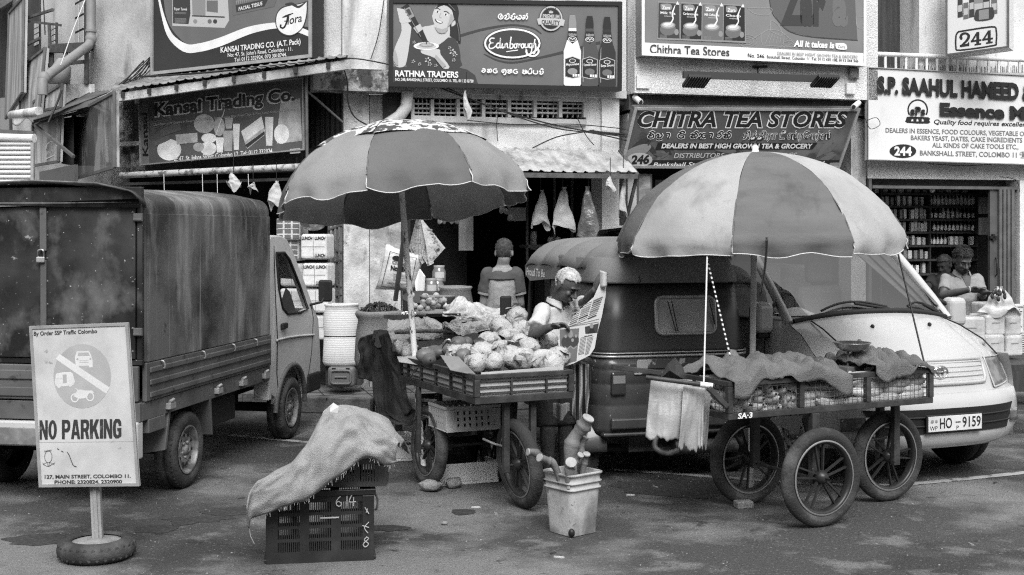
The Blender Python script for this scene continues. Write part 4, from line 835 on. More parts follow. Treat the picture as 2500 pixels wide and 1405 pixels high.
def car_wheel(par, x, y, r, w_, ri, out=1, name='wheel', rimm=None, holes=True):
    """wheel whose axle lies along x; out = +1 when the visible face looks to +x"""
    M = at(x, y, r, RX if out > 0 else RX @ Matrix.Rotation(math.pi, 4, 'X'))
    h = w_ / 2; mb = MB(); mb.lathe([(ri, -h * .8), (ri + .02, -h * .95), (r - .04, -h), (r - .012, -h * .86), (r, -h * .5), (r, -.012), (r - .008, -.008), (r - .008, .008), (r, .012), (r, h * .5), (r - .012, h * .86), (r - .04, h), (ri + .035, h * .97), (ri + .02, h * .9), (ri, h * .8)], 40, M=M)
    for i in range(44):
        t = 2 * math.pi * i / 44
        for s_ in (-1, 1): mb.box((r * .995 - .014, -.005, s_ * h * .6 - .012), (r * .995 - .0005, .005, s_ * h * .6 + .012), 0); 
        T = M @ Matrix.Rotation(t, 4, 'Z')
        for k in range(16): mb.v[-1 - k] = tuple(T @ V(mb.v[-1 - k]))
    wl = mb.build(name, m_tyre, par)
    mb = MB(); mb.lathe([(ri + .004, h * .9), (ri - .006, h * .95), (ri - .012, h * .85), (ri - .022, h * .35), (ri - .05, h * .30), (ri - .062, h * .55), (ri * .42, h * .62), (ri * .34, h * .45), (ri * .2, h * .5), (ri * .18, h * .75), (0, h * .78)], 36, M=M)
    for i in range(5):
        T = M @ Matrix.Rotation(2 * math.pi * i / 5, 4, 'Z') @ Matrix.Translation((ri * .33, 0, h * .45)); mb.lathe([(.012, 0), (.012, h * .22), (0, h * .24)], 8, M=T)
    mb.build('rim', rimm or m_rim, wl)
    if holes:
        mb = MB()
        for i in range(10): mb.lathe([(.013, h * .605), (0, h * .61)], 8, M=M @ Matrix.Rotation(.2 + 2 * math.pi * i / 10, 4, 'Z') @ Matrix.Translation((ri * .62, 0, 0)))
        mb.build('vent_hole', m_black, wl)
    return wl
# ---------------------------------------------------------------- delivery truck
tk = thing('delivery_truck', 'small grey delivery truck with scratched dark cargo box, seen from behind', 'truck', (-3.095, 8.178, 0), -.172)
def prof(y, hw=.745, zb=.95, ze=1.93, zt=2.10):
    p = [(hw, zb), (hw, ze)]
    for i in range(1, 7): t = R(15 * i); p.append((hw - .11 + .11 * math.cos(t), ze + .11 * math.sin(t)))
    p += [(hw - .3, zt - .02), (0, zt)]
    return [V((x, y, z)) for x, z in p] + [V((-x, y, z)) for x, z in p[-2::-1]]
mb = MB(); ys = [.02, .05, .6, 1.2, 1.8, 2.24, 2.27]; rows = [prof(y, .745 - (.02 if y == 2.27 else 0)) for y in ys]; n = len(rows[0])
for q in range(1, 5): 
    for i, p in enumerate(rows[q]): rows[q][i] = p + V((0, 0, -.012 * math.sin(q) if p.z > 2 else 0))
mb.add(sum(rows, []), [(j * n + i, j * n + i + 1, (j + 1) * n + i + 1, (j + 1) * n + i) for j in range(len(ys) - 1) for i in range(n - 1)], 0, True)
mb.add(rows[-1], [list(range(n))]); mb.box((-.74, .06, .93), (.74, 2.25, .96)); mb.build('cargo_box', m_panel, tk)
mb = MB(); mb.box((.7462, .07, .945), (.752, 2.25, 1.90)); mb.build('side_panel', m_panel, tk, bev=.003)
mb = MB(); mb.add(prof(-.05, .755, 1.95, 1.94, 2.115)[1:-1] + prof(.03, .755, 1.95, 1.94, 2.115)[1:-1], [(i, i + 1, i + 18 - 3 + 1, i + 18 - 3) for i in range(14)], 0, True); mb.build('roof_lip', m_panel, tk, solid=.01)
mb = MB(); mb.box((-.74, .0, 1.96), (.74, .04, 2.07)); mb.box((-.745, -.005, .93), (.745, .035, .965)); mb.box((.712, -.005, .965), (.745, .035, 1.96)); mb.box((-.745, -.005, .965), (-.712, .035, 1.96)); mb.build('door_frame', m_doorp, tk, bev=.004)
for (a, b) in ((-.705, .075), (.085, .705)):
    mb = MB(); mb.box((a, -.018, .97), (b, .012, 1.95)); o = mb.build('rear_door', m_doorp, tk, bev=.004)
    mb = MB()
    for k in range(7):
        for x in (a + .015, b - .015): mb.lathe([(.008, 0), (.006, .004), (0, .005)], 8, M=Matrix.Translation((x, -.018, 1.02 + k * .148)) @ Matrix.Rotation(R(90), 4, 'X'))
    mb.build('rivet', m_steel, o)
mb = MB(); mb.box((.055, -.035, 1.66), (.10, -.0185, 1.94)); mb.box((.06, -.035, .98), (.10, -.0185, 1.60)); mb.build('closing_strip', m_bed, tk, bev=.003)
mb = MB(); mb.tube(spl([(.05, -.04, 1.62), (.05, -.045, 1.66), (.085, -.045, 1.665), (.09, -.04, 1.62)], 5), .006, 8); lk = mb.build('padlock', m_chrome, tk); mb = MB(); mb.box((.043, -.058, 1.585), (.098, -.036, 1.622)); mb.build('lock_body', m_alu, lk, bev=.006)
for z in (1.85, 1.12): mb = MB(); mb.box((.70, -.03, z), (.757, -.006, z + .05)); mb.box((.70, -.034, z + .005), (.757, -.03, z + .02)); mb.build('hinge', m_bed, tk, bev=.003)
# drop sides
mb = MB(); mb.box((.72, .05, .69), (.752, 2.28, .94)); 
for z in (.73, .81, .89): mb.box((.752, .09, z - .018), (.764, 2.24, z + .018))
mb.build('drop_side', m_bed, tk, bev=.006)
mb = MB(); mb.box((-.752, .05, .69), (-.72, 2.28, .94)); mb.build('drop_side', m_bed, tk)
mb = MB(); mb.box((-.75, -.03, .70), (.73, .0, .925));
for z in (.75, .86): mb.box((-.72, -.042, z - .03), (.70, -.03, z + .03))
mb.build('tailgate', m_bed, tk, bev=.006)
mb = MB(); mb.box((.66, .02, .57), (.74, 2.28, .685)); mb.box((-.74, .02, .57), (-.66, 2.28, .685)); mb.box((-.74, -.02, .57), (.74, .02, .69)); mb.box((-.65, .1, .62), (.65, 2.2, .69)); mb.build('bed_frame', m_bed, tk, bev=.004)
for y in (.35, 1.15, 1.62, 2.1): mb = MB(); mb.box((.74, y, .60), (.775, y + .09, .64)); mb.tube([(.765, y + .01, .65), (.77, y + .06, .66)], .012, 8); mb.build('latch', m_alu, tk, bev=.003)
for y in (.25, .9, 1.45, 1.9): mb = MB(); mb.tube(spl([(.757, y, .935), (.775, y, .93), (.778, y + .012, .90), (.77, y + .015, .885)], 4), .006, 6); mb.build('rope_hook', m_alu, tk)
mb = MB(); mb.hexa([V(p) for p in ((.56, .34, .30), (.74, .34, .33), (.74, .37, .33), (.56, .37, .30), (.58, .40, .60), (.745, .40, .60), (.745, .43, .60), (.58, .43, .60))]); mb.box((.60, .10, .48), (.745, .34, .57)); mb.build('mud_flap', m_bed, tk, bev=.004)
mb = MB(); mb.hexa([V(p) for p in ((.60, 1.16, .30), (.72, 1.16, .30), (.72, 1.18, .30), (.60, 1.18, .30), (.58, 1.06, .60), (.745, 1.06, .60), (.745, 1.09, .60), (.58, 1.09, .60))]); mb.build('mud_flap', m_bed, tk, bev=.004)
# rear bumper, lamps, plate, underbody
mb = MB(); mb.box((-.74, -.05, .40), (.70, .03, .56)); mb.box((.60, -.045, .33), (.735, .04, .57)); mb.box((-.735, -.045, .33), (-.60, .04, .57)); mb.build('rear_bumper', m_tw, tk, bev=.012)
for x in (.66, -.66):
    mb = MB(); mb.box((x - .05, -.07, .43), (x + .06, -.05, .56)); mb.build('tail_lamp', mat('smoky_red_lens', .08, r=.2), tk, bev=.012)
mb = MB(); mb.box((-.25, -.062, .41), (.08, -.052, .52)); o = mb.build('number_plate', mat('dirty_plate', .22, r=.6, g2=.12, sc=8, lo=.4, hi=.6), tk, bev=.004)
mb = MB(); mb.box((-.35, .2, .40), (-.25, 3.2, .55)); mb.box((.25, .2, .40), (.35, 3.2, .55)); mb.tube([(-.66, .75, .265), (.66, .75, .265)], .04, 10); mb.ell((0, .75, .27), (.12, .13, .12)); mb.tube([(0, .75, .3), (0, 2.0, .42)], .03, 8); mb.box((-.3, 1.9, .30), (.3, 2.7, .55)); mb.tube([(-.66, 2.85, .265), (.66, 2.85, .265)], .04, 10); mb.box((.36, 1.35, .32), (.62, 1.85, .55)); mb.tube([(.2, -.05, .30), (.2, .6, .32), (.1, 1.5, .35)], .03, 8)
mb.build('underbody', m_under, tk, bev=.01)
for (x, y, o) in ((.655, .75, 1), (-.655, .75, -1), (.655, 2.85, 1), (-.655, 2.85, -1)): car_wheel(tk, x, y, .265, .155, .165, o)
# cab
outl = [(2.34, .46), (2.34, 1.69), (2.40, 1.73), (2.62, 1.735), (2.78, 1.70), (2.90, 1.62), (3.16, 1.36), (3.40, 1.09), (3.52, .98), (3.57, .80), (3.62, .60), (3.64, .38), (3.55, .33), (3.26, .33)] + [(2.85 + .36 * math.cos(R(a)), .27 + .36 * math.sin(R(a))) for a in range(10, 171, 16)] + [(2.48, .40)]
win = [(2.50, 1.60), (2.70, 1.60), (2.82, 1.54), (3.05, 1.31), (3.24, 1.09), (3.05, 1.07), (2.72, 1.08), (2.60, 1.14), (2.53, 1.30)]
sh = shape2d([outl, win], .02)
def bulge(p): return .705 + .03 * max(0, 1 - abs(p - .95) / .7)
for s_ in (1, -1):
    mb = MB(); mb.mesh2(sh, lambda x, y, z: V((s_ * (bulge(y) - .02 + z), x, y))); mb.build('cab_side', m_tw, tk, bev=.012)
mb = MB(); top = outl[1:8]; cs = [V((-.70 + 1.4 * i / 8, y, z + .025 * (1 - (i / 4 - 1) ** 2))) for (y, z) in top[:6] for i in range(9)]
mb.add(cs, [(j * 9 + i, j * 9 + i + 1, (j + 1) * 9 + i + 1, (j + 1) * 9 + i) for j in range(5) for i in range(8)], 0, True); mb.build('cab_roof', m_tw, tk, solid=.02)
mb = MB(); mb.box((-.69, 2.34, .5), (.69, 2.37, 1.10)); mb.box((-.69, 2.34, 1.10), (-.55, 2.37, 1.69)); mb.box((.55, 2.34, 1.10), (.69, 2.37, 1.69)); mb.build('cab_back', m_tw, tk)
mb = MB(); fr = outl[7:12]; cs = [V((-.70 + 1.4 * i / 8, y + .03 * (1 - (i / 4 - 1) ** 2), z)) for (y, z) in fr for i in range(9)]
mb.add(cs, [(j * 9 + i, j * 9 + i + 1, (j + 1) * 9 + i + 1, (j + 1) * 9 + i) for j in range(4) for i in range(8)], 0, True); mb.build('cab_front', m_tw, tk, solid=.02)
mb = MB(); mb.add([V((x, y, z)) for (y, z) in ((2.92, 1.60), (3.39, 1.10)) for x in (-.68, .68)], [(0, 1, 3, 2)]); mb.build('windscreen', gsheet('cab_glass', .75, .12), tk)
mb = MB(); wq = win + [win[0]]
for s_ in (1,): mb.tube([V((s_ * (bulge(z) + .002), y, z)) for y, z in wq], .012, 6)
mb.build('window_seal', m_rubber, tk)
mb = MB(); mb.box((-.65, 2.42, .6), (.65, 2.95, .85)); mb.box((-.6, 2.40, .85), (-.08, 2.52, 1.05)); mb.box((.08, 2.40, .85), (.6, 2.52, 1.05)); mb.box((-.66, 3.2, .75), (.66, 3.42, 1.06)); mb.build('cab_seat', m_rubber, tk, bev=.03)
mb = MB(); mb.add([V((.70, y, z)) for y, z in ((2.56, 1.12), (2.62, 1.16), (2.76, 1.30), (2.86, 1.26), (3.0, 1.10), (2.9, 1.06), (2.6, 1.1))], [list(range(7))]); mb.build('sun_mesh', mat('window_mesh', .045, r=.8, wave=(.02, 60, 'DIAGONAL', 0, .4, .6)), tk, solid=.003)
def seam(par, pts, nm='door_gap', rr=.004): mb = MB(); mb.tube(pts, rr, 5); return mb.build(nm, m_black, par)
seam(tk, [V((bulge(z) + .001, y, z)) for y, z in ((2.46, 1.66), (2.45, 1.2), (2.47, .9), (2.49, .6), (2.53, .46))]); seam(tk, [V((bulge(z) + .001, y, z)) for y, z in ((3.33, 1.12), (3.38, 1.0), (3.36, .7), (3.28, .45))])
mb = MB(); mb.tube([V((bulge(.88) + .002, y, .86 + .02 * math.sin(y * 3))) for y in (2.46, 2.7, 3.0, 3.3, 3.4)], .010, 6); mb.build('body_crease', m_tw, tk)
mb = MB(); mb.box((.725, 2.56, .96), (.755, 2.68, 1.01)); mb.build('door_handle', m_rubber, tk, bev=.01)
mb = MB(); mb.tube([V((bulge(.27 + .36 * math.sin(R(a))) + .004, 2.85 + .365 * math.cos(R(a)), .27 + .365 * math.sin(R(a)))) for a in range(0, 181, 12)], .022, 8); mb.build('wheel_arch', m_bed, tk)
mb = MB(); mb.box((.60, 3.26, .33), (.735, 3.60, .50)); mb.build('corner_trim', m_rubber, tk, bev=.02)
mb = MB(); mb.tube([(.72, 3.3, 1.12), (.80, 3.42, 1.14), (.82, 3.46, 1.2)], .012, 8); mr = mb.build('mirror_arm', m_rubber, tk)
mb = MB(); mb.box((.755, 3.44, 1.14), (.885, 3.49, 1.34)); mb.build('wing_mirror', m_rubber, tk, bev=.025, bseg=3)
mb = MB(); mb.box((.77, 3.434, 1.155), (.87, 3.4385, 1.325)); mb.build('mirror_glass', mat('dark_mirror', .02, r=.15), tk, bev=.012)
mb = MB(); mb.box((.60, 2.27, .40), (.735, 2.335, .70)); mb.build('step_panel', m_tw, tk, bev=.01)

# ---------------------------------------------------------------- three-wheeler taxi
tt = thing('three_wheeler', 'dark three-wheeler taxi with canvas hood and small rear window', 'three-wheeler', (1.166, 8.97, 0), math.atan2(.26, .966))
m_hood = mat('hood_canvas', .15, r=.55, g2=.11, sc=2, lo=.4, hi=.65, bump=.15, bsc=200, spec=.4)
m_blk = mat('black_vinyl', .02, r=.4, g2=.032, sc=2, lo=.4, hi=.65, spec=.55)
m_tuk = mat('chipped_dark_paint', .05, r=.35, g2=.034, sc=3, lo=.4, hi=.65, coat=.3, ex=((.50, 6, .67, .68, (1, 1, 1), .9), (.42, 13, .67, .68, (1, 1, 1), .85), (.33, 21, .69, .70, (1, 1, 1), .8)))
def ring(hw, y0, y1, z, r=.16, n=8):
    p = [V((-hw, y1, z))]
    for i in range(n + 1): t = R(90 * i / n); p.append(V((-hw + r - r * math.cos(t), y0 + r - r * math.sin(t), z)))
    for i in range(n + 1): t = R(90 * i / n); p.append(V((hw - r + r * math.sin(t), y0 + r - r * math.cos(t), z)))
    return p + [V((hw, y1, z))]
def shell(levels, mi=0, cap=False):
    mb = MB(); rs = [ring(*l) for l in levels]; n = len(rs[0])
    mb.add(sum(rs, []), [(j * n + i, j * n + i + 1, (j + 1) * n + i + 1, (j + 1) * n + i) for j in range(len(rs) - 1) for i in range(n - 1)], mi, True)
    if cap: mb.add(rs[-1], [list(range(n))])
    return mb
shell([(.585, 0, 1.25, .36, .15), (.59, -.005, 1.25, .40, .15), (.59, 0, 1.25, .55, .15), (.587, .003, 1.25, .56, .15), (.59, 0, 1.25, .57, .15), (.59, 0, 1.25, .70, .15), (.586, .004, 1.25, .71, .15), (.59, 0, 1.25, .72, .15), (.59, .0, 1.25, .80, .15), (.586, .004, 1.25, .81, .15), (.588, .002, 1.25, .82, .15), (.585, .004, 1.25, .895, .15)]).build('lower_body', m_tuk, tt, solid=.01)
shell([(.592, -.006, 1.26, .895, .15), (.592, -.006, 1.26, .912, .15)]).build('trim_strip', m_alu, tt, solid=.006)
shell([(.592, -.006, 1.26, .922, .15), (.592, -.006, 1.26, .932, .15)]).build('trim_strip', m_alu, tt, solid=.006)
shell([(.58, .006, 1.22, .885, .16), (.578, .012, 1.22, .95, .17), (.57, .03, 1.22, 1.15, .19), (.552, .065, 1.22, 1.42, .22)]).build('rear_curtain', m_blk, tt, solid=.008)
shell([(.567, .045, 1.25, 1.415, .22), (.567, .045, 1.25, 1.43, .22), (.556, .06, 1.25, 1.50, .23), (.535, .10, 1.25, 1.585, .25), (.522, .12, 1.25, 1.60, .25)]).build('hood_skirt', m_hood, tt, solid=.008)
def roof(u, v):
    x = (u - .5) * 2; y = .13 + v * 1.75
    hump = .05 * abs(math.sin(math.pi * (v * 1.75 + .02) / .46))
    e = min(1, v * 1.75 / .25); z = 1.60 + (.085 * (1 - (1 - e) ** 2)) * (1 - abs(x) ** 3.2) + hump * e * (1 - .5 * abs(x) ** 4) - .03 * max(0, v - .85) / .15
    xx = .52 + .05 * min(1, v * 3)
    if v == 0: y += .0
    return V((x * (xx + hump * .7), y + (.22 * (abs(x) ** 4) * (1 - e) if v < .2 else 0), z - (.10 * (abs(x) ** 8))))
MB().grid(roof, 24, 60).build('hood_roof', m_hood, tt, solid=.01)
mb = MB()
for s_ in (-1, 1): mb.add([V((s_ * .575, y, z)) for y, z in ((.9, 1.52), (1.9, 1.50), (1.9, 1.42), (1.75, 1.37), (1.3, 1.40), (.9, 1.42))], [list(range(6))])
mb.add([V((x, 1.9, z)) for x, z in ((-.575, 1.50), (.575, 1.50), (.575, 1.40), (-.575, 1.40))], [(0, 1, 2, 3)]); mb.build('roof_valance', m_hood, tt, solid=.012)
tx = text2d('Proud To Be', .02, .2); mb = MB(); mb.mesh2(tx, lambda x, y, z: V((-.5835, 1.86 - x * .105, 1.415 + y * .09))); mb.build('lettering', m_wht, tt)
mb = MB()
for x in (-.26, .26): mb.tube([V((x + s_ * 0, y, z)) for (y, z) in ((.035, 1.425), (.075, 1.52), (.125, 1.61), (.3, 1.685))], .006, 6)
mb.build('hood_seam', m_blk, tt)
def rrect(cx, cz, hw, hh, r, n=5):
    o = []
    for k, (sx, sz) in enumerate(((1, 1), (-1, 1), (-1, -1), (1, -1))):
        for i in range(n + 1): t = R(90 * k + 90 * i / n); o.append((cx + sx * (hw - r) + r * math.cos(t), cz + sz * (hh - r) + r * math.sin(t)))
    return o
def yr(z): return .012 + (z - .95) * .112
mb = MB(); mb.tube([V((x, yr(z) - .012, z)) for x, z in rrect(.085, 1.185, .225, .13, .05)], .014, 8, closed=True); mb.build('window_frame', m_alu, tt)
mb = MB(); mb.add([V((x, yr(z) - .010, z)) for x, z in rrect(.085, 1.185, .218, .123, .045)], [list(range(24))]); mb.build('rear_window', mat('dusty_rear_pane', .4, r=.25, g2=.3, sc=2, lo=.4, hi=.6, spec=.7), tt)
mb = MB(); mb.bar((-.06, .008, 1.29), (.0, .005, 1.075), .01, .004); mb.bar((-.03, .008, 1.29), (.015, .005, 1.075), .01, .004); mb.bar((.26, .008, 1.29), (.30, .006, 1.12), .012, .004); mb.build('window_strut', m_black, tt)
for s_ in (-1, 1):
    mb = MB(); c = V((s_ * .56, .34, .23))
    mb.grid(lambda u, v: V((c.x + s_ * (.16 * math.sin(v * 1.5) - .06), c.y + (.29 - .03 * v) * math.cos(R(-25 + 205 * u)), c.z + (.29 - .05 * v * v) * math.sin(R(-25 + 205 * u)))), 20, 6); mb.build('mudguard', m_tuk, tt, solid=.008)
    car_wheel(tt, s_ * .575, .34, .205, .115, .125, s_, rimm=m_under, holes=False)
    mb = MB(); mb.box((s_ * .44 - .055, -.035, .635), (s_ * .44 + .055, .0, .80)); lp = mb.build('tail_lamp', mat('dark_lens', .03, r=.2, coat=.5), tt, bev=.015)
    mb = MB(); mb.box((s_ * .44 - .045, -.039, .72), (s_ * .44 + .045, -.0355, .775)); mb.build('reflector', mat('pale_lens', .17, r=.2), lp, bev=.001)
mb = MB(); mb.box((-.3, -.014, .815), (.42, -.004, .88)); mb.box((-.32, -.02, .775), (.45, -.002, .788)); mb.build('tail_panel', mat('peeling_light_panel', .05, r=.5, g2=.30, sc=5, lo=.53, hi=.56), tt, bev=.004)
mb = MB(); mb.box((-.50, -.05, .40), (-.18, -.01, .475)); mb.box((.18, -.05, .40), (.50, -.01, .475)); mb.box((-.55, -.02, .345), (.55, .10, .372)); mb.build('rear_bumper', m_tuk, tt, bev=.012)
mb = MB(); mb.tube([(.02, .1, .24), (.5, .08, .24)], .06, 12); mb.tube(spl([(-.15, .0, .33), (-.17, -.03, .26), (-.1, -.06, .22), (0, -.03, .23)], 4), .022, 8); mb.box((-.3, .15, .2), (.3, .6, .42)); mb.box((-.45, .1, .32), (.45, 1.3, .40)); mb.tube([(-.5, .34, .205), (.5, .34, .205)], .03, 8); mb.build('engine', mat('oily_engine', .035, r=.5, g2=.08, sc=9, lo=.45, hi=.6), tt, bev=.008)
# front half: floor, seats, pillars, windscreen, fork and front wheel
mb = MB(); mb.box((-.57, 1.2, .33), (.57, 1.95, .39)); mb.grid(lambda u, v: V(((u - .5) * (1.1 - .5 * v), 1.95 + .35 * math.sin(v * 1.4) * (1 - (2 * u - 1) ** 2 * .4), .36 + .60 * v)), 10, 6); mb.build('front_cowl', m_tuk, tt, solid=.015)
mb = MB()
for s_ in (-1, 1): mb.tube([(s_ * .55, 1.25, .38), (s_ * .55, 1.25, 1.5)], .018, 8); mb.tube([(s_ * .54, 1.98, .7), (s_ * .54, 1.84, 1.5)], .018, 8)
mb.tube([(-.54, 1.98, .95), (.54, 1.98, .95)], .02, 8); mb.build('pillar', m_rubber, tt)
mb = MB(); mb.add([(-.53, 1.96, .97), (.53, 1.96, .97), (.53, 1.85, 1.48), (-.53, 1.85, 1.48)], [(0, 1, 2, 3)]); mb.build('windscreen', gsheet('taxi_glass', .8, .1), tt)
mb = MB(); mb.box((-.5, .45, .55), (.5, .95, .72)); mb.box((-.5, .35, .72), (.5, .46, 1.15)); mb.box((-.35, 1.3, .55), (.35, 1.6, .68)); mb.box((-.3, 1.25, .68), (.3, 1.32, 1.0)); mb.build('seat', m_blk, tt, bev=.03)
car_wheel(tt, 0, 2.2, .205, .1, .125, -1, rimm=m_under, holes=False)
mb = MB(); mb.tube([(0, 1.9, .9), (0, 2.2, .25)], .03, 8); mb.tube([(-.3, 1.72, .98), (.3, 1.72, .98)], .014, 8); mb.build('steering_fork', m_rubber, tt)
mb = MB(); mb.tube([(-.55, 1.9, 1.0), (-.72, 1.9, 1.08)], .01, 6); mb.build('mirror_arm', m_rubber, tt); mb = MB(); mb.box((-.80, 1.885, 1.02), (-.70, 1.92, 1.24)); mb.build('wing_mirror', m_rubber, tt, bev=.03, bseg=3)

# ---------------------------------------------------------------- van
vn = thing('white_van', 'pale van with sloping nose parked facing the road behind the banana cart', 'van', (3.06, 8.78, 0), math.pi + R(22))
VL = -1   # local x: the van's own right, local y: forward is +y
m_van = mat('van_pearl_paint', .38, r=.28, g2=.32, sc=.8, lo=.4, hi=.65, coat=.5, ex=((.14, 34, .70, .73, (1, 1, 1), .8), (.22, 3, .62, .74, (1, 1, 1), .3)))
pf = [(-.07, .27, .80, .30, .0), (-.01, .31, .82, .29, .0), (.0, .38, .84, .28, .0), (.0, .50, .845, .27, .0), (-.01, .58, .845, .27, 0), (-.04, .635, .84, .26, 0), (-.075, .65, .83, .25, 0), (-.085, .66, .82, .25, 0), (-.12, .78, .80, .26, 0), (-.15, .86, .785, .28, .01), (-.19, .905, .775, .29, .02), (-.30, .96, .77, .24, .04), (-.45, 1.03, .765, .16, .055), (-.62, 1.10, .755, .08, .065), (-.80, 1.165, .745, .06, .07)]
def vsurf(rows, nu=24):
    vs = []; k = len(rows)
    for (y, z, hw, b, c) in rows:
        for i in range(nu + 1):
            t = (i / nu - .5) * 2; t = math.copysign(1 - (1 - abs(t)) ** 1.25, t)
            vs.append(V((t * hw, y - b * abs(t) ** 3.0, z - c * abs(t) ** 2.5)))
    return vs, [(j * (nu + 1) + i, j * (nu + 1) + i + 1, (j + 1) * (nu + 1) + i + 1, (j + 1) * (nu + 1) + i) for j in range(k - 1) for i in range(nu)]
mb = MB(); mb.add(*vsurf(pf[:7]), 0, True); mb.build('front_bumper', m_van, vn)
mb = MB(); mb.add(*vsurf(pf[6:11]), 0, True); mb.build('nose_panel', m_van, vn)
mb = MB(); mb.add(*vsurf(pf[10:]), 0, True); mb.build('bonnet', m_van, vn)
ws = [(-.82, 1.17, .735, .06, .07), (-1.0, 1.33, .72, .06, .06), (-1.2, 1.50, .70, .06, .05), (-1.4, 1.67, .68, .06, .05), (-1.55, 1.79, .665, .06, .05)]
mb = MB(); mb.add(*vsurf(ws), 0, True); mb.build('windscreen', gsheet('van_windscreen', .8, .13, .02, .03), vn)
mb = MB(); mb.add(*vsurf([(-1.55, 1.79, .665, .06, .05), (-1.62, 1.835, .67, .05, .06), (-1.9, 1.88, .69, .0, .07), (-2.6, 1.90, .70, 0, .07), (-3.6, 1.89, .70, 0, .07), (-4.2, 1.86, .68, 0, .07), (-4.32, 1.74, .68, -.02, .05), (-4.36, 1.2, .78, -.04, 0), (-4.36, .5, .8, -.04, 0)]), 0, True); mb.build('roof', m_van, vn)
def edge(rows, s_):
    return [V((s_ * hw, y - b, z - c)) for (y, z, hw, b, c) in rows]
def rail(rows, s_, r_, nm, M): mb = MB(); mb.tube(edge(rows, s_), r_, 8); return mb.build(nm, M, vn)
for s_ in (-1, 1):
    rail(ws + [(-1.62, 1.835, .67, .05, .06)], s_, .035, 'windscreen_pillar', m_van)
    up = edge(pf[10:], s_) + edge(ws[1:], s_)[:] + [V((s_ * .69, -1.95, 1.81)), V((s_ * .70, -2.6, 1.83)), V((s_ * .70, -3.6, 1.82)), V((s_ * .68, -4.2, 1.79)), V((s_ * .69, -4.34, 1.66))]
    def top_at(y):
        for a, b in zip(up, up[1:]):
            if a.y >= y >= b.y: return a.lerp(b, (a.y - y) / max(1e-6, a.y - b.y))
        return up[0] if y > up[0].y else up[-1]
    ys = [-.29 - .05 * i for i in range(82)]; ys = [y for y in ys if y >= -4.34]
    def low_at(y):
        z = .28
        for wy in (-.78, -3.25):
            d = abs(y - wy)
            if d < .37: z = max(z, .30 + math.sqrt(max(0, .37 ** 2 - d * d)))
        return z
    cols = []
    for y in ys:
        t = top_at(y); zl = low_at(y); zb = min(t.z - .004, 1.12 if y < -.9 else t.z - .004); c = []
        for k in range(7):
            z = zl + (zb - zl) * k / 6; f = (z - .28) / .84
            x = .80 + .045 * math.sin(max(0, min(1, f + .25)) * math.pi * .62); x = x if y < -.9 else x + (abs(t.x) + .004 - x) * (k / 6) ** 3
            if y > -.5: x -= .0
            c.append(V((s_ * x, y, z)))
        cols.append(c)
    mb = MB(); n = len(cols)
    mb.add([p for c in cols for p in c], [(j * 7 + i, j * 7 + i + 1, (j + 1) * 7 + i + 1, (j + 1) * 7 + i) for j in range(n - 1) for i in range(6)], 0, True)
    fc = [V((s_ * hw, y - b, z - c)) for (y, z, hw, b, c) in pf[:11]]                 # join to the nose
    mb.add([V((p.x, p.y, p.z)) for p in fc] + [V((s_ * (.80 + .045 * math.sin(max(0, min(1, (p.z - .28) / .84 + .25)) * math.pi * .62)), -.36, max(.29, p.z))) for p in fc], [(i, i + 1, i + 12, i + 11) for i in range(10)], 0, True)
    mb.build('body_side', m_van, vn)
    ge = [y for y in ys if -1.06 >= y >= -4.0]; mb = MB()
    mb.add([V((s_ * .835, y, 1.12)) for y in ge] + [top_at(y) + V((-s_ * .004, 0, -.02)) for y in ge], [(i, i + 1, len(ge) + i + 1, len(ge) + i) for i in range(len(ge) - 1)], 0, True); mb.build('side_window', gsheet('side_glass', .4, .12), vn)
    mb = MB(); mb.tube([V((s_ * .838, -1.0, 1.12)), V((s_ * .838, -4.0, 1.12))], .014, 6); mb.tube([top_at(-1.02 - .05 * i) + V((s_ * .006, 0, -.03)) for i in range(12)], .016, 6); mb.tube([V((s_ * .838, -1.02, 1.12)), V((s_ * .835, -.98, 1.20)), top_at(-1.05)], .016, 6); mb.build('window_seal', m_rubber, vn)
    seam(vn, [V((s_ * .85, -1.02, 1.10)), V((s_ * .853, -1.04, .8)), V((s_ * .845, -1.10, .55))]); 
    seam(vn, [V((s_ * .60, -.215 - .0, .893)), V((s_ * .64, -.4, .985)), V((s_ * .62, -.62, 1.075)), V((s_ * .60, -.80, 1.125))], 'bonnet_gap', .006)
    car_wheel(vn, s_ * .72, -.78, .31, .19, .19, s_); car_wheel(vn, s_ * .72, -3.25, .31, .19, .19, s_)
    mb = MB()                                                                       # wrap-round head lamp
    def hl(u, v, o=.012):
        t = .60 + .50 * u; z0, z1 = .665 + .03 * u, .875 - .02 * u; z = z0 + (z1 - z0) * v; q = (z - .66) / .25
        hw = .82 - .045 * q; y = -.085 - .105 * q; t2 = min(t, 1); x = t2 * hw; yy = y - .27 * t2 ** 3 - max(0, t - 1) * 1.2
        return V((s_ * (x + o * .7), yy + o, z))
    mb.grid(hl, 10, 6); o = mb.build('headlamp', mat('grey_lamp_glass', .09, r=.15, g2=.17, sc=9, lo=.45, hi=.6, spec=.5), vn, solid=.01)
    mb = MB(); mb.tube([hl(u / 10, 0, .016) for u in range(11)] + [hl(1, v / 6, .016) for v in range(7)] + [hl(1 - u / 10, 1, .016) for u in range(11)] + [hl(0, 1 - v / 6, .016) for v in range(7)], .006, 6); mb.build('lamp_rim', m_van, o)
    mb = MB(); mb.grid(lambda u, v: V((s_ * (.62 + .16 * u), .006 - .27 * ((.62 + .16 * u) / .845) ** 3, .42 + .09 * v - .015 * u)), 6, 3); mb.build('fog_lamp', mat('fog_lens', .09, r=.15, coat=.5), vn, solid=.012)
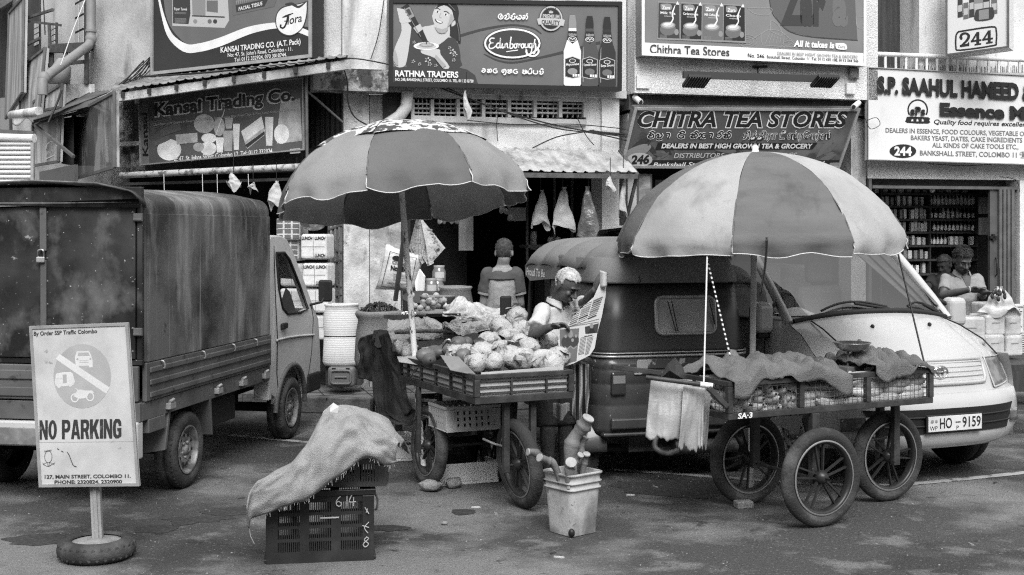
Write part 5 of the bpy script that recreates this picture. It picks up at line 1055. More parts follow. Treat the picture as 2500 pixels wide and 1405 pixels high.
# grille, emblem, intake, plate
def ny(x, z): return -.085 - .105 * ((z - .66) / .25) - .26 * abs(x / .8) ** 3
mb = MB(); mb.add([V((x, ny(x, z) + .004, z)) for x, z in [(-.40 + .8 * i / 16, .715) for i in range(17)] + [(.43 - .86 * i / 16, .865) for i in range(17)]], [(i, i + 1, 32 - i, 33 - i) for i in range(16)]); mb.build('grille_opening', m_black, vn, solid=.004)
for k in range(5):
    z = .728 + .031 * k; hw = .395 + .007 * k; mb = MB(); mb.tube([V((-hw + 2 * hw * i / 16, ny(-hw + 2 * hw * i / 16, z) + .014, z)) for i in range(17)], .0085, 6); mb.build('grille_bar', m_van, vn)
gf = [(-.40 + .8 * i / 12, .712) for i in range(13)] + [(.425, .74), (.435, .85)] + [(.42 - .84 * i / 12, .872) for i in range(13)] + [(-.435, .85), (-.425, .74)]
mb = MB(); mb.tube([V((x, ny(x, z) + .012, z)) for x, z in gf], .016, 8, closed=True); mb.build('grille_surround', m_van, vn)
mb = MB(); ey, ez = ny(0, .79) + .026, .79
for (rx, rz, cz) in ((.062, .045, 0), (.020, .040, 0), (.042, .016, .018)): mb.tube([V((rx * math.cos(R(a)), ey + .003, ez + cz + rz * math.sin(R(a)))) for a in range(0, 360, 15)], .006, 6, closed=True)
mb.build('emblem', m_chrome, vn)
def by(x, o=.004): return o - .275 * abs(x / .845) ** 3
mb = MB(); q = [(-.56 + 1.12 * i / 18, .385) for i in range(19)] + [(.66 - 1.32 * i / 18, .555) for i in range(19)]
mb.add([V((x, by(x), z)) for x, z in q], [(i, i + 1, 36 - i, 37 - i) for i in range(18)]); mb.build('lower_intake', m_black, vn, solid=.004)
for z in (.44, .50): mb = MB(); mb.tube([V((-.58 + 1.16 * i / 12, by(-.58 + 1.16 * i / 12, .012), z)) for i in range(13)], .007, 6); mb.build('intake_slat', m_rubber, vn)
mb = MB(); mb.box((-.245, .02, .395), (.245, .035, .52)); np = mb.build('number_plate', m_rubber, vn, bev=.006)
mb = MB(); mb.box((-.232, .0352, .405), (.232, .0375, .51)); mb.build('plate_face', mat('plate_white', .55, r=.35, g2=.45, sc=5, lo=.4, hi=.7), np, bev=.001)
def ltr(mb, s, x0, x1, z, h, b=.02):
    vs, fs = text2d(s, b); a0 = min(v[0] for v in vs); a1 = max(v[0] for v in vs); mb.mesh2((vs, fs), lambda x, y, zz: V((-(x0 + (x1 - x0) * (x - a0) / (a1 - a0)), .0382, z + y / .715 * h)))
mb = MB(); ltr(mb, 'HO', -.135, -.03, .425, .072); ltr(mb, '9159', .06, .222, .425, .072); ltr(mb, 'WP', -.222, -.155, .415, .03, .01); ltr(mb, 'P', .008, .03, .412, .026, .01); mb.box((-.045, .0376, .458), (-.0, .0384, .466)); mb.build('lettering', m_ink, np)
mb = MB(); mb.lathe([(.014, 0), (0, .002)], 12, M=Matrix.Translation((.20, .0378, .475)) @ Matrix.Rotation(R(-90), 4, 'X')); mb.lathe([(.012, 0), (0, .002)], 12, M=Matrix.Translation((.165, .0378, .475)) @ Matrix.Rotation(R(-90), 4, 'X')); mb.build('plate_stamp', m_g4, np)
# wipers, washer jets, windscreen border, mirror, interior
def on_ws(x, t, o=.012):
    y = -.82 - .73 * t; z = 1.17 + .62 * t; k = abs(x) / .71; return V((x, y - .06 * k ** 3 + o * .6, z - .07 * k ** 2.5 + o))
mb = MB(); mb.tube([on_ws(-.70 + 1.40 * i / 20, .0) for i in range(21)], .022, 8); mb.tube([on_ws((-.65 + 1.3 * i / 20) * .98, 1.0) for i in range(21)], .02, 8)
for s_ in (-1, 1): mb.tube([on_ws(s_ * (.715 - .06 * i / 10), i / 10, .008) for i in range(11)], .014, 8)
mb.build('windscreen_seal', m_rubber, vn)
for (x0, x1) in ((-.1, .48), (-.62, -.30)):
    mb = MB(); mb.tube([on_ws(x0 + (x1 - x0) * i / 8, .02 + .07 * math.sin(i / 8 * 3.0), .03) for i in range(9)], .009, 6); mb.tube([on_ws(x0 - .02, .01, .02), on_ws((x0 + x1) / 2, .05, .045)], .012, 6); mb.build('wiper', m_rubber, vn)
for x in (-.30, .22): mb = MB(); mb.ell((x, -.58, 1.088), (.013, .02, .016), 10, 6); mb.build('washer_jet', m_rubber, vn)
for s_ in (-1, 1):
    mb = MB(); mb.box((s_ * .90 - .07, -1.06, 1.03), (s_ * .90 + .09, -.92, 1.26)); mb.build('wing_mirror', m_van, vn, bev=.045, bseg=4); mb = MB(); mb.box((s_ * .86 - .08, -1.04, .99), (s_ * .86 + .08, -.97, 1.03)); mb.build('mirror_foot', m_rubber, vn, bev=.012)
mb = MB(); mb.box((-.74, -1.35, .9), (.74, -.86, 1.13)); mb.build('dashboard', mat('dusty_dash', .3, r=.7), vn, bev=.06, bseg=3)
mb = MB(); mb.box((-.70, -3.9, .45), (.70, -1.3, .55)); mb.build('cabin_floor', m_rubber, vn)
mb = MB(); mb.box((-.66, -4.28, .6), (.66, -4.25, 1.75)); mb.build('cabin_rear', mat('cabin_trim', .08, r=.8), vn)
for x in (-.38, .38):
    mb = MB(); mb.box((x - .23, -2.1, .55), (x + .23, -1.6, .82)); mb.box((x - .23, -2.15, .80), (x + .23, -2.02, 1.32)); o = mb.build('seat', mat('grey_seat', .13, r=.8), vn, bev=.06, bseg=3)
    mb = MB(); mb.box((x - .13, -2.12, 1.34), (x + .13, -2.03, 1.53)); mb.build('headrest', mat('grey_seat', .13), o, bev=.04, bseg=3)
mb = MB(); mb.tube([V((.38 + .18 * math.cos(R(a)), -1.45 - .06 * math.sin(R(a)), 1.14 + .16 * math.sin(R(a)))) for a in range(0, 360, 15)], .014, 6, closed=True); mb.build('steering_wheel', m_rubber, vn)
mb = MB(); mb.grid(lambda u, v: V((-.70 + .36 * u * (.45 + .55 * v) + .02 * math.sin(u * 22), -.94 - .66 * v - .10 * u, 1.20 + .50 * v + .01 * math.sin(u * 22))), 30, 12); mb.build('cabin_curtain', mat('dark_sheer_curtain', .06, r=.8, g2=.10, sc=5, lo=.4, hi=.6), vn)
mb = MB(); mb.grid(lambda u, v: V((.30 + .3 * u, -1.1 - .2 * v, 1.14 + .06 * math.sin(u * 3) * math.sin(v * 3))), 8, 6); mb.build('dash_cloth', m_wht, vn)
for q in range(8):
    mb = MB(); mb.box((-.62 + .32 * (q % 4), -3.1, .60 + .45 * (q // 4)), (-.33 + .32 * (q % 4), -2.5, 1.03 + .45 * (q // 4))); mb.build('cargo_pack', m_g5, vn, bev=.04)
mb = MB(); mb.box((-.12, -1.42, 1.58), (.12, -1.39, 1.65)); mb.build('rear_view_mirror', m_rubber, vn, bev=.02)
mb = MB(); mb.box((-.55, -1.6, .27), (.55, -.4, .60)); mb.box((-.6, -4.2, .3), (.6, -1.6, .44)); mb.build('underbody', m_under, vn)
# ================================================================ handcarts, umbrellas and what stands on the road
m_cart = mat('dark_cart_steel', .028, r=.5, g2=.05, sc=7, lo=.45, hi=.62, bump=.2, bsc=60, ex=((.16, 16, .66, .72, (1, 1, 1), .6),))
m_card = mat('cardboard_liner', .46, r=.85, g2=.34, sc=3, lo=.4, hi=.65, ex=((.12, 8, .64, .72, (1, 1, 1), .5),))
m_burlap = mat('burlap', .27, r=.95, g2=.19, sc=3.5, lo=.4, hi=.65, bump=.5, bsc=160, wave=(.2, 60, 'DIAGONAL', 2.5, .55, .9), ex=((.08, 7, .62, .72, (1, 1, 1), .5),))
m_alloy = mat('black_alloy', .018, r=.35, g2=.03, sc=6, lo=.4, hi=.65)
m_bright = mat('scuffed_rim_edge', .30, r=.35, m=.6)
def moto_wheel(par, c, Rw=.29, lean=0, spokes=6, paired=True, tw=.045, rot=0, name='wheel'):
    """motorcycle wheel, axle along local x"""
    M = Matrix.Translation(c) @ Matrix.Rotation(lean, 4, 'Y') @ RX
    mb = MB(); pr = [(Rw - .075 + .075 * 0, -tw * .6)]
    for i in range(11): a = R(-78 + 156 * i / 10); pr.append((Rw - .062 + .062 * math.cos(a), tw * math.sin(a) * 1.02))
    pr.append((Rw - .075, tw * .6)); mb.lathe(pr, 56, M=M)
    for q in (-.45, -.2, .2, .45): mb.lathe([(Rw - .004 - .05 * q * q, tw * q - .001), (Rw + .0005 - .05 * q * q, tw * q), (Rw - .004 - .05 * q * q, tw * q + .001)], 56, M=M)
    w_ = mb.build(name, m_tyre, par)
    mb = MB(); mb.lathe([(Rw - .072, -.030), (Rw - .085, -.034), (Rw - .095, -.024), (Rw - .100, -.01), (Rw - .100, .01), (Rw - .095, .024), (Rw - .085, .034), (Rw - .072, .030)], 48, M=M); r = mb.build('rim', m_alloy, w_)
    mb = MB()
    for s_ in (-1, 1): mb.lathe([(Rw - .082, s_ * .036), (Rw - .077, s_ * .0365), (Rw - .072, s_ * .034)], 48, M=M)
    mb.build('rim_edge', m_bright, w_)
    mb = MB(); 
    for i in range(spokes):
        t = rot + 2 * math.pi * i / spokes
        for q in ((-.16, .16) if paired else (0,)):
            a = M @ V((.038 * math.cos(t + q * 2.2), .038 * math.sin(t + q * 2.2), 0)); b = M @ V(((Rw - .098) * math.cos(t + q), (Rw - .098) * math.sin(t + q), 0)); mb.bar(a, b, .010, .017, up=M.to_3x3() @ V((0, 0, 1)))
        if paired: a = M @ V(((Rw - .11) * math.cos(t - .17), (Rw - .11) * math.sin(t - .17), 0)); b = M @ V(((Rw - .11) * math.cos(t + .17), (Rw - .11) * math.sin(t + .17), 0))
    mb.lathe([(0, -.045), (.022, -.045), (.03, -.03), (.040, -.022), (.043, 0), (.040, .022), (.03, .03), (.022, .045), (0, .045)], 20, M=M); mb.lathe([(.008, -.085), (.008, .085)], 8, M=M)
    mb.build('spokes', m_alloy, w_)
    return w_
# ---------------------------------------------------------------- papaya cart
c1 = thing('fruit_cart', 'dark three-wheeled handcart with cardboard lined slatted sides carrying wrapped papayas', 'handcart', (-.23, 7.9, 0), math.atan2(.43, .9))
W1, L1, ZB, ZT1 = .70, 1.38, .70, .885
mb = MB()
for z, h in ((ZB, .045), (ZT1 - .028, .028)):
    mb.box((0, 0, z), (W1, .03, z + h)); mb.box((0, L1 - .03, z), (W1, L1, z + h)); mb.box((0, .031, z), (.03, L1 - .031, z + h)); mb.box((W1 - .03, .031, z), (W1, L1 - .031, z + h))
for x in (-.004, W1 - .034):
    for y in (-.004, L1 - .034): mb.box((x, y, ZB + .046), (x + .038, y + .038, ZT1 - .029))
mb.build('frame', m_cart, c1, bev=.003)
mb = MB()
for z in (ZB + .062, ZB + .10, ZB + .138):
    mb.box((.04, .006, z), (W1 - .04, .016, z + .009)); mb.box((.006, .04, z), (.016, L1 - .04, z + .009)); mb.box((W1 - .016, .04, z), (W1 - .006, L1 - .04, z + .009))
for x in (.25, .5): mb.box((x, .003, ZB + .046), (x + .012, .019, ZT1 - .03))
for y in (.2, .42, .68, .95, 1.2): mb.box((.003, y, ZB + .046), (.019, y + .012, ZT1 - .03))
mb.build('side_rails', m_cart, c1)
mb = MB(); mb.box((.04, .024, ZB + .03), (W1 - .04, .03, ZT1 - .035)); mb.box((.024, .04, ZB + .03), (.03, L1 - .04, ZT1 - .01)); mb.box((W1 - .03, .04, ZB + .03), (W1 - .024, L1 - .04, ZT1 - .035))
mb.hexa([V(p) for p in ((.05, .034, ZB + .03), (W1 - .06, .034, ZB + .03), (W1 - .06, .040, ZB + .03), (.05, .040, ZB + .03), (.06, .04, ZT1 + .01), (W1 - .05, .05, ZT1 + .022), (W1 - .05, .056, ZT1 + .022), (.06, .046, ZT1 + .01))]); mb.build('liner', m_card, c1)
mb = MB(); mb.box((.032, .032, ZB + .005), (W1 - .032, L1 - .032, ZB + .028)); mb.build('floor', m_wood, c1)
mb = MB()
for x in (.255, .445): mb.box((x - .02, .07, .24), (x + .02, .11, ZB - .001))
mb.build('front_fork', m_cart, c1, bev=.004)
mb = MB()
for x in (.01, .17, .53, .67): mb.box((x - .015, .98, .24), (x + .015, 1.02, ZB - .001))
mb.bar((.02, 1.0, .27), (.68, 1.0, .27), .018); mb.box((.1, 1.06, .5), (.6, 1.1, .53)); mb.build('rear_fork', m_cart, c1, bev=.004)
moto_wheel(c1, V((.35, .09, .29)), .29, R(-7), rot=.3); moto_wheel(c1, V((.09, 1.0, .285)), .285, R(3), rot=.9); moto_wheel(c1, V((.61, 1.0, .285)), .285, R(-3), rot=.5)
mb = MB(); mb.tube([(W1 - .02, .05, .79), (W1 + .02, .02, .80)], .012, 6); mb.build('rail_stub', m_cart, c1)
# ---------------------------------------------------------------- banana cart
c2 = thing('banana_cart', 'dark three-wheeled handcart with wire mesh sides full of bananas', 'handcart', (1.27, 7.39, 0), R(27))
W2, L2, Z0, Z1 = 1.62, .60, .68, .905
mb = MB()
for z, h in ((Z0, .038), (Z1 - .03, .03)):
    for y in (0, L2 - .03): mb.box((0, y, z), (W2, y + .03, z + h))
    for x in (0, W2 - .03): mb.box((x, .031, z), (x + .03, L2 - .031, z + h))
for x in (-.003, .53, 1.06, W2 - .032):
    for y in (-.003, L2 - .032): mb.box((x, y, Z0 + .039), (x + .035, y + .035, Z1 - .031))
mb.build('frame', m_cart, c2, bev=.003)
mb = MB()
for k in range(1, 44): x = W2 * k / 44; mb.tube([(x, .015, Z0 + .03), (x, .015, Z1 - .02)], .0018, 4, cap=False); 
for k in range(1, 6): z = Z0 + .03 + .17 * k / 5.5; mb.tube([(.03, .013, z), (W2 - .03, .013, z)], .0018, 4, cap=False)
for k in range(1, 16): y = L2 * k / 16; mb.tube([(.015, y, Z0 + .03), (.015, y, Z1 - .02)], .0018, 4, cap=False); mb.tube([(W2 - .015, y, Z0 + .03), (W2 - .015, y, Z1 - .02)], .0018, 4, cap=False)
for k in range(1, 6): z = Z0 + .03 + .17 * k / 5.5; mb.tube([(.013, .03, z), (.013, L2 - .03, z)], .0018, 4, cap=False); mb.tube([(W2 - .013, .03, z), (W2 - .013, L2 - .03, z)], .0018, 4, cap=False)
mb.build('wire_mesh', m_rust, c2)
mb = MB(); mb.box((.032, .032, Z0 + .002), (W2 - .032, L2 - .032, Z0 + .022)); mb.build('floor', m_card, c2)
mb = MB(); mb.bar((-.01, .005, .76), (-.13, .02, .875), .035, .03); mb.tube([(-.10, .02, .885), (-.42, .24, .93)], .014, 10); mb.bar((0, L2 - .015, .89), (-.40, L2 + .05, .95), .03); mb.build('handle', m_cart, c2, bev=.003)
mb = MB(); mb.tube([(-.10, .02, .885), (-.16, .06, .893)], .0165, 10); mb.build('handle_grip', m_white, c2)
for y in (.012, .588): mb = MB(); mb.box((.62, y - .022, .25), (.675, y + .022, Z0 - .001)); mb.build('fork_leg', m_cart, c2, bev=.004)
mb = MB()
for y in (.24, .38): mb.box((1.50, y - .02, .25), (1.55, y + .02, Z0 - .001))
mb.bar((.65, .04, .28), (.65, .56, .28), .018); mb.bar((.67, .31, .40), (1.52, .31, .42), .014); mb.build('front_fork', m_cart, c2, bev=.004)
RZ = Matrix.Rotation(R(90), 4, 'Z')
def mw2(c, rot, lean=0):
    e = thing('tmp', 'x', 'x'); w_ = moto_wheel(c2, V((0, 0, 0)), .30, lean, 5, True, .042, rot); bpy.data.objects.remove(e)
    w_.matrix_parent_inverse = Matrix(); w_.location = c; w_.rotation_euler = (0, 0, R(90)); return w_
mw2((.645, -.055, .30), .55); mw2((.645, .655, .30), .2); mw2((1.525, .31, .30), .95)
tx = text2d('SA·3', .03, .1); mb = MB(); mb.mesh2(tx, lambda x, y, z: V((.06 + x * .058, -.0055, Z0 + .006 + y * .045))); mb.build('painted_mark', m_wht, c2)
# ---------------------------------------------------------------- umbrellas
def umbrella(label, base, tip, Rr, h, n, rot0, mats, Mpole, val=.09, tiltx=0, tilty=0, bow=1.75, hemM=None, inner=None, flap=.02):
    u = thing('street_umbrella', label, 'umbrella', base)
    T = Matrix.Translation(V(tip) - V(base)) @ Matrix.Rotation(tilty, 4, 'Y') @ Matrix.Rotation(tiltx, 4, 'X')
    def rib(k, s):
        a = R(rot0 + 360 / n * k); r = Rr * math.sin(s * 1.25) / math.sin(1.25); z = -h * (1 - math.cos(s * 1.25)) / (1 - math.cos(1.25))
        return V((r * math.sin(a), -r * math.cos(a), z))
    for k in range(n):
        mb = MB(T)
        def f(uu, v):
            s = min(v / .86, 1); a, b = rib(k, s), rib(k + 1, s); p = a.lerp(b, uu); w_ = 4 * uu * (1 - uu)
            d = V((p.x, p.y, 0)); d = d.normalized() if d.length > 1e-5 else V((0, 0, 0))
            p += d * (.028 * Rr * w_ * math.sin(s * 2.2)) + V((0, 0, .03 * w_ * s * s)) * .4
            p += noise.noise_vector(p * 4 + V((k, 0, 0))) * .016 * s - d * (.014 * (1 - w_) * s * abs(math.sin(v * 26 + k)) * (v > .45)); p.z -= .02 * s * s * abs(noise.noise(V((uu * 3, v * 9, k + rot0))))
            if v > .86:
                q = (v - .86) / .14; wv = math.sin(uu * math.pi * 5 + k) * .016; p += V((0, 0, -val * q * (.72 + .22 * w_ + .5 * noise.noise(V((uu * 2.2, k * 3, rot0)))))) + d * ((flap + wv + .02 * noise.noise(V((uu * 5, k, q)))) * q)
            return p
        mb.grid(f, 18, 22); o = mb.build('canopy_panel', mats[k % len(mats)], u)
        if hemM:
            mb = MB(T); mb.tube([f(i / 18, 1.0) for i in range(19)], .0038, 5); mb.tube([f(0, .86 + .14 * i / 4) for i in range(5)], .004, 5); mb.build('hem', hemM, o)
    mb = MB(T)
    for k in range(n): mb.tube([rib(k, s / 8) + V((0, 0, -.012)) for s in range(1, 9)], .005, 5); mb.tube([V((0, 0, -h * .95)), rib(k, .55) + V((0, 0, -.015))], .005, 5)
    mb.build('rib', m_steel, u)
    mb = MB(T); mb.lathe([(.0, .045), (.018, .04), (.022, .012), (.03, -.01)], 12); mb.build('finial', m_wht, u)
    L = (V(tip) - V(base)); mb = MB(); mb.tube([V((0, 0, 0)), L * .45, L * .98], .021, 12); mb.build('pole', Mpole, u)
    return u, T, rib
mL = mat('umbrella_pale', .36, r=.75, g2=.29, sc=2, lo=.4, hi=.65, ex=((.12, 2.2, .52, .72, (1.4, 1.4, .6), .65), (.10, 9, .66, .72, (1, 1, 1), .4)), bump=.3, bsc=9, tl=.15)
mD = mat('umbrella_dark', .125, r=.65, g2=.10, sc=2, lo=.4, hi=.65, st=(1, 1, 6), ex=((.045, 2.2, .52, .70, (2, 2, .7), .6), (.4, 8, .735, .745, (1, 1, 1), .8)), bump=.3, bsc=9, tl=.15)
m_polew = mat('painted_white_pole', .45, r=.5, g2=.34, sc=3, lo=.4, hi=.65, ex=((.03, 9, .66, .69, (1, 1, .6), .9),))
m_polec = mat('chipped_pole', .72, r=.6, g2=.6, sc=3, lo=.4, hi=.65, ex=((.03, 22, .56, .60, (1, 1, .45), .9),))
m_hem = mat('white_piping', .48, r=.7)
umbrella('pale and dark striped umbrella standing behind the banana cart', (1.65, 8.72, 0), (1.682, 8.72, 2.335), 1.0, .60, 8, -19.5, [mD, mL], m_polew, .10, R(1), R(-1), hemM=m_hem, flap=-.012)
mU = mat('umbrella_grey', .12, r=.65, g2=.095, sc=2, lo=.4, hi=.65, bump=.35, bsc=8, tl=.2, ex=((.5, 6, .755, .765, (1, 1, 1), .7),)); mU2 = mat('umbrella_light_grey', .27, r=.65, g2=.2, sc=2, lo=.4, hi=.65, bump=.35, bsc=8, tl=.25)
u1, T1, rib1 = umbrella('tilted grey umbrella with a floral patch standing by the papaya cart', G(1037, 1180), P(968, 306, 8.95), .89, .48, 8, -9, [mU, mU2, mU, mU2, mU, mU2, mU, mU2], m_polec, .13, R(-7), R(-5), hemM=m_hem, flap=.015)
mb = MB(T1); m_flo = mat('floral_cloth', .45, r=.8, g2=.05, sc=16, lo=.50, hi=.53)
def cap(uu, v):
    k = uu * 8; a, b = rib1(math.floor(k), v * .6), rib1(math.floor(k) + 1, v * .6); p = a.lerp(b, k - math.floor(k)); return p + V((0, 0, .016 + .012 * math.sin(uu * 40) * v))
mb.grid(cap, 64, 10); mb.build('floral_patch', m_flo, u1)
# guy ropes
def rope(a, b, label, M, r=.005, sag=.0, dash=None):
    a, b = V(a), V(b); mb = MB(); pts = [a.lerp(b, i / 20) + V((0, 0, -sag * 4 * (i / 20) * (1 - i / 20))) for i in range(21)]; mb.tube(pts, r, 6)
    o = mb.build('guy_rope', [M]); 
    return tag(o, label, 'rope')
rope(P(1727, 608, 7.95), P(1718, 940, 7.45), 'white guy rope from the pale umbrella to the banana cart', m_hem, .0055)
rope(P(1728, 640, 8.0), P(1782, 868, 7.75), 'black and white twisted guy rope on the pale umbrella', mat('twisted_rope', .012, r=.7, wave=(.6, 11, 'Z', 0, .55, .65)), .006)
rope(P(2193, 622, 8.6), P(2258, 893, 8.15), 'dark guy rope at the far corner of the banana cart', m_cable, .006)
mb = MB(); a = P(1872, 580, 7.75); mb.grid(lambda u, v: V((a.x - .008 + .016 * u * (1 - .3 * v) - .035 * v * v, a.y + .02 * math.sin(u * 3), a.z - .36 * v * (1 - .1 * math.sin(u * 9)))), 4, 14); o = mb.build('tie_ribbon', m_blk, solid=.003); tag(o, 'black cloth tie hanging from the pale umbrella by the van mirror', 'ribbon')
for z in (.55, .60, .64): pass
t = thing('rope_lashing', 'black rope lashing the umbrella pole to the papaya cart', 'rope', P(1030, 960, 8.9), world=True)
mb = MB()
for k, y in enumerate((905, 965, 970, 985, 1000, 1006, 1012)):
    c = P(1022 + (y - 905) * .06, y, 8.92); mb.tube([c + V((.03 * math.cos(R(q)) + (.10 if k > 0 and math.cos(R(q)) > .2 else 0), .03 * math.sin(R(q)), .006 * math.sin(R(q) * 2))) for q in range(0, 360, 24)], .007, 6, closed=True)
mb.build('lashing_coil', m_cable, t)
mb = MB(); mb.tube(spl([tuple(P(*p)) for p in ((1020, 900, 8.8), (1005, 915, 8.75), (998, 930, 8.75), (1005, 925, 8.75))], 5), .006, 6); mb.tube(spl([tuple(P(*p)) for p in ((1018, 1000, 8.8), (1010, 1030, 8.78), (1018, 1010, 8.8))], 5), .006, 6); mb.build('loose_end', m_cable, t)

# ---------------------------------------------------------------- no parking board on a tyre foot
np_ = thing('parking_sign', 'worn white no parking board on a post set in a concrete filled tyre', 'sign', G(236, 1362), world=True)
c = G(236, 1362); mb = MB(Matrix.Translation(c)); pr = [(.135, .012)] + [(.155 + .055 * math.cos(R(a)), .055 + .055 * math.sin(R(a))) for a in range(-110, 111, 20)] + [(.132, .098)]
mb.lathe(pr, 44, wob=.0)
for i in range(30):
    for s_ in (0, 1):
        k = len(mb.v); mb.box((.188, -.007, .022 + .042 * s_), (.2045, .007, .050 + .042 * s_), 0, Matrix.Rotation(.5 - s_, 3, 'X')); Tq = Matrix.Translation(c) @ Matrix.Rotation(2 * math.pi * (i + .5 * s_) / 30, 4, 'Z'); mb.v[k:] = [tuple(Tq @ (V(p) - c)) for p in mb.v[k:]]
mb.build('tyre_foot', m_tyre, np_)
mb = MB(Matrix.Translation(c)); mb.lathe([(.14, .06), (.138, .092), (.09, .100), (0, .104)], 30); mb.build('concrete_fill', mat('foot_concrete', .22, r=.9, g2=.12, sc=9, lo=.4, hi=.65, bump=.4), np_)
m_post = mat('weathered_post', .26, r=.8, g2=.17, sc=5, lo=.4, hi=.65, st=(2, 2, .4), ex=((.04, 7, .60, .70, (2, 2, .4), .6), (.03, 2.6, .64, .72, (1, 1, 1), .5)), bump=.2)
mb = MB(); a, b = c + V((0, .03, .1)), P(224, 1000, 6.975); mb.bar(a + V((-.003, 0, 0)), b, .055, .035, up=(0, 1, 0)); mb.bar(a + V((.0, -.022, 0)), b + V((0, -.022, 0)), .02, .012, up=(0, 1, 0)); mb.build('post', m_post, np_, bev=.003)
SP = Pl3(P(72, 797, 6.93), P(313, 788, 6.86), P(340, 1187, 6.86))
cs = [(72, 797), (313, 788), (341, 1187), (96, 1190)]
m_sf = mat('scratched_white_sheet', .46, r=.6, g2=.35, sc=4, lo=.42, hi=.66, ex=((.16, 9, .66, .70, (1, 1, 1), .7), (.22, 2.2, .62, .74, (1, 1, .5), .4), (.06, 26, .72, .735, (1, 1, .5), .8)))
panel(SP, cs, 'board', np_, m_sf, .012); frame(SP, cs, .016, 'frame', np_, m_alu, .006)
a = Art(SP, 0, 900, .3595, base=.0008, step=.00004)
def bl(pts, M=m_ink): a.poly(pts, M)
m_ng = mat('faded_sign_grey', .29, r=.5, g2=.35, sc=5, lo=.4, hi=.65); m_nw = mat('faded_sign_white', .56, r=.5, g2=.48, sc=5, lo=.4, hi=.65); m_ni = mat('faded_black', .03, r=.55, g2=.12, sc=12, lo=.6, hi=.66)
a.crop(0, 430, .3345)
a.el(600, 1462, 210, 235, m_ng); a.poly([(405, 1335), (435, 1300), (800, 1545), (775, 1590)], m_nw)
a.poly([(548, 1320), (560, 1280), (650, 1278), (668, 1318), (676, 1350), (676, 1395), (650, 1398), (648, 1385), (575, 1387), (574, 1400), (556, 1400), (548, 1350)], m_nw); a.poly([(566, 1316), (572, 1290), (645, 1288), (656, 1314)], m_ng); a.el(565, 1338, 8, 8, m_ng); a.el(660, 1336, 8, 8, m_ng); a.rib([(580, 1350), (645, 1349)], 4, m_ng); a.rib([(580, 1362), (645, 1361)], 4, m_ng); a.put('printed_roundel', np_)
a.crop(0, 900, .3595)
a.poly([(378, 60), (385, 34), (480, 24), (500, 60), (500, 112), (378, 118)], m_nw, 2); a.poly([(425, 42), (452, 40), (454, 100), (428, 102)], m_ng); a.rib([(378, 72), (420, 70)], 3, m_ng); a.el(400, 120, 13, 13, m_nw); a.el(478, 112, 13, 13, m_nw)
for x, y in ((508, 200), (612, 192)): a.rib(elp(x, y, 24, 27), 8, m_nw, True)
a.poly([(500, 190), (530, 145), (575, 150), (600, 175), (580, 200), (540, 205)], m_nw, 2); a.poly([(560, 150), (625, 150), (640, 165), (580, 168)], m_nw); a.rib([(530, 150), (512, 135)], 6, m_nw); a.rib([(265, 502), (905, 496)], 2, m_ng); a.put('printed_vehicles', np_)
def block(ch, x0, x1, y0, y1):
    def q(p): return (x0 + (x1 - x0) * p[0], y1 + (y0 - y1) * p[1])
    D = {'N': [[(0, 0), (.3, 0), (.3, .55), (.68, 0), (1, 0), (1, 1), (.7, 1), (.7, .45), (.32, 1), (0, 1)]], 'O': 'ring', 'P': [[(0, 0), (.34, 0), (.34, .36), (.7, .36), (.95, .48), (1, .7), (.93, .92), (.7, 1), (0, 1)], [(.34, .55), (.34, .82), (.56, .82), (.66, .75), (.66, .62), (.56, .55)]],
         'A': [[(0, 0), (.3, 0), (.36, .2), (.64, .2), (.7, 0), (1, 0), (.7, 1), (.3, 1)], [(.41, .38), (.59, .38), (.5, .74)]], 'R': [[(0, 0), (.34, 0), (.34, .38), (.5, .38), (.66, 0), (1, 0), (.82, .42), (.96, .55), (1, .74), (.92, .94), (.7, 1), (0, 1)], [(.34, .56), (.34, .82), (.56, .82), (.66, .76), (.66, .62), (.56, .56)]],
         'K': [[(0, 0), (.32, 0), (.32, .3), (.42, .42), (.66, 0), (1, 0), (.66, .56), (.98, 1), (.64, 1), (.32, .62), (.32, 1), (0, 1)]], 'I': [[(0, 0), (1, 0), (1, 1), (0, 1)]],
         'G': [[(1, .12), (1, .54), (.52, .54), (.52, .38), (.66, .38), (.66, .2), (.5, .16), (.38, .24), (.35, .5), (.38, .76), (.52, .84), (.66, .74), (.68, .64), (1, .64), (.96, .88), (.76, 1), (.3, 1), (.06, .84), (0, .5), (.06, .14), (.3, 0), (.62, 0)]]}
    if ch == 'O': o = [[(.5 + .5 * math.cos(R(t)) * (1 if 1 else 1), .5 + .5 * math.sin(R(t))) for t in range(0, 360, 15)], [(.5 + .17 * math.cos(R(t)), .5 + .33 * math.sin(R(t))) for t in range(0, 360, 15)]]
    else: o = D[ch]
    L = a.nx(); sh = shape2d([[q(p) for p in lp] for lp in o]); a.mb.mesh2(sh, lambda x, y, z: a.pt(x, y, L), a.mi(m_ni))
x = 268
for ch, w_ in (('N', 60), ('O', 62), (' ', 30), ('P', 62), ('A', 66), ('R', 62), ('K', 68), ('I', 26), ('N', 62), ('G', 62)):
    if ch != ' ': block(ch, x, x + w_ - 4, 352 - (x - 268) * .018, 484 - (x - 268) * .018)
    x += w_
a.txt('127, MAIN STREET, COLOMBO 11.', (303, 748), (888, 742), 24, m_ni, .03); a.txt('PHONE: 2320824, 2320900', (370, 784), (828, 780), 24, m_ni, .03)
a.rib(elp(328, 600, 25, 40), 3, m_ni, True); a.txt('DAKUNU', (300, 568), (350, 560), 10, m_ni, .01); a.rib([(290, 640), (300, 655), (328, 665), (355, 650), (374, 640)], 3, m_ni, sp=3); a.rib([(292, 655), (318, 640), (328, 668), (340, 640), (370, 655)], 2.5, m_ni, sp=3)
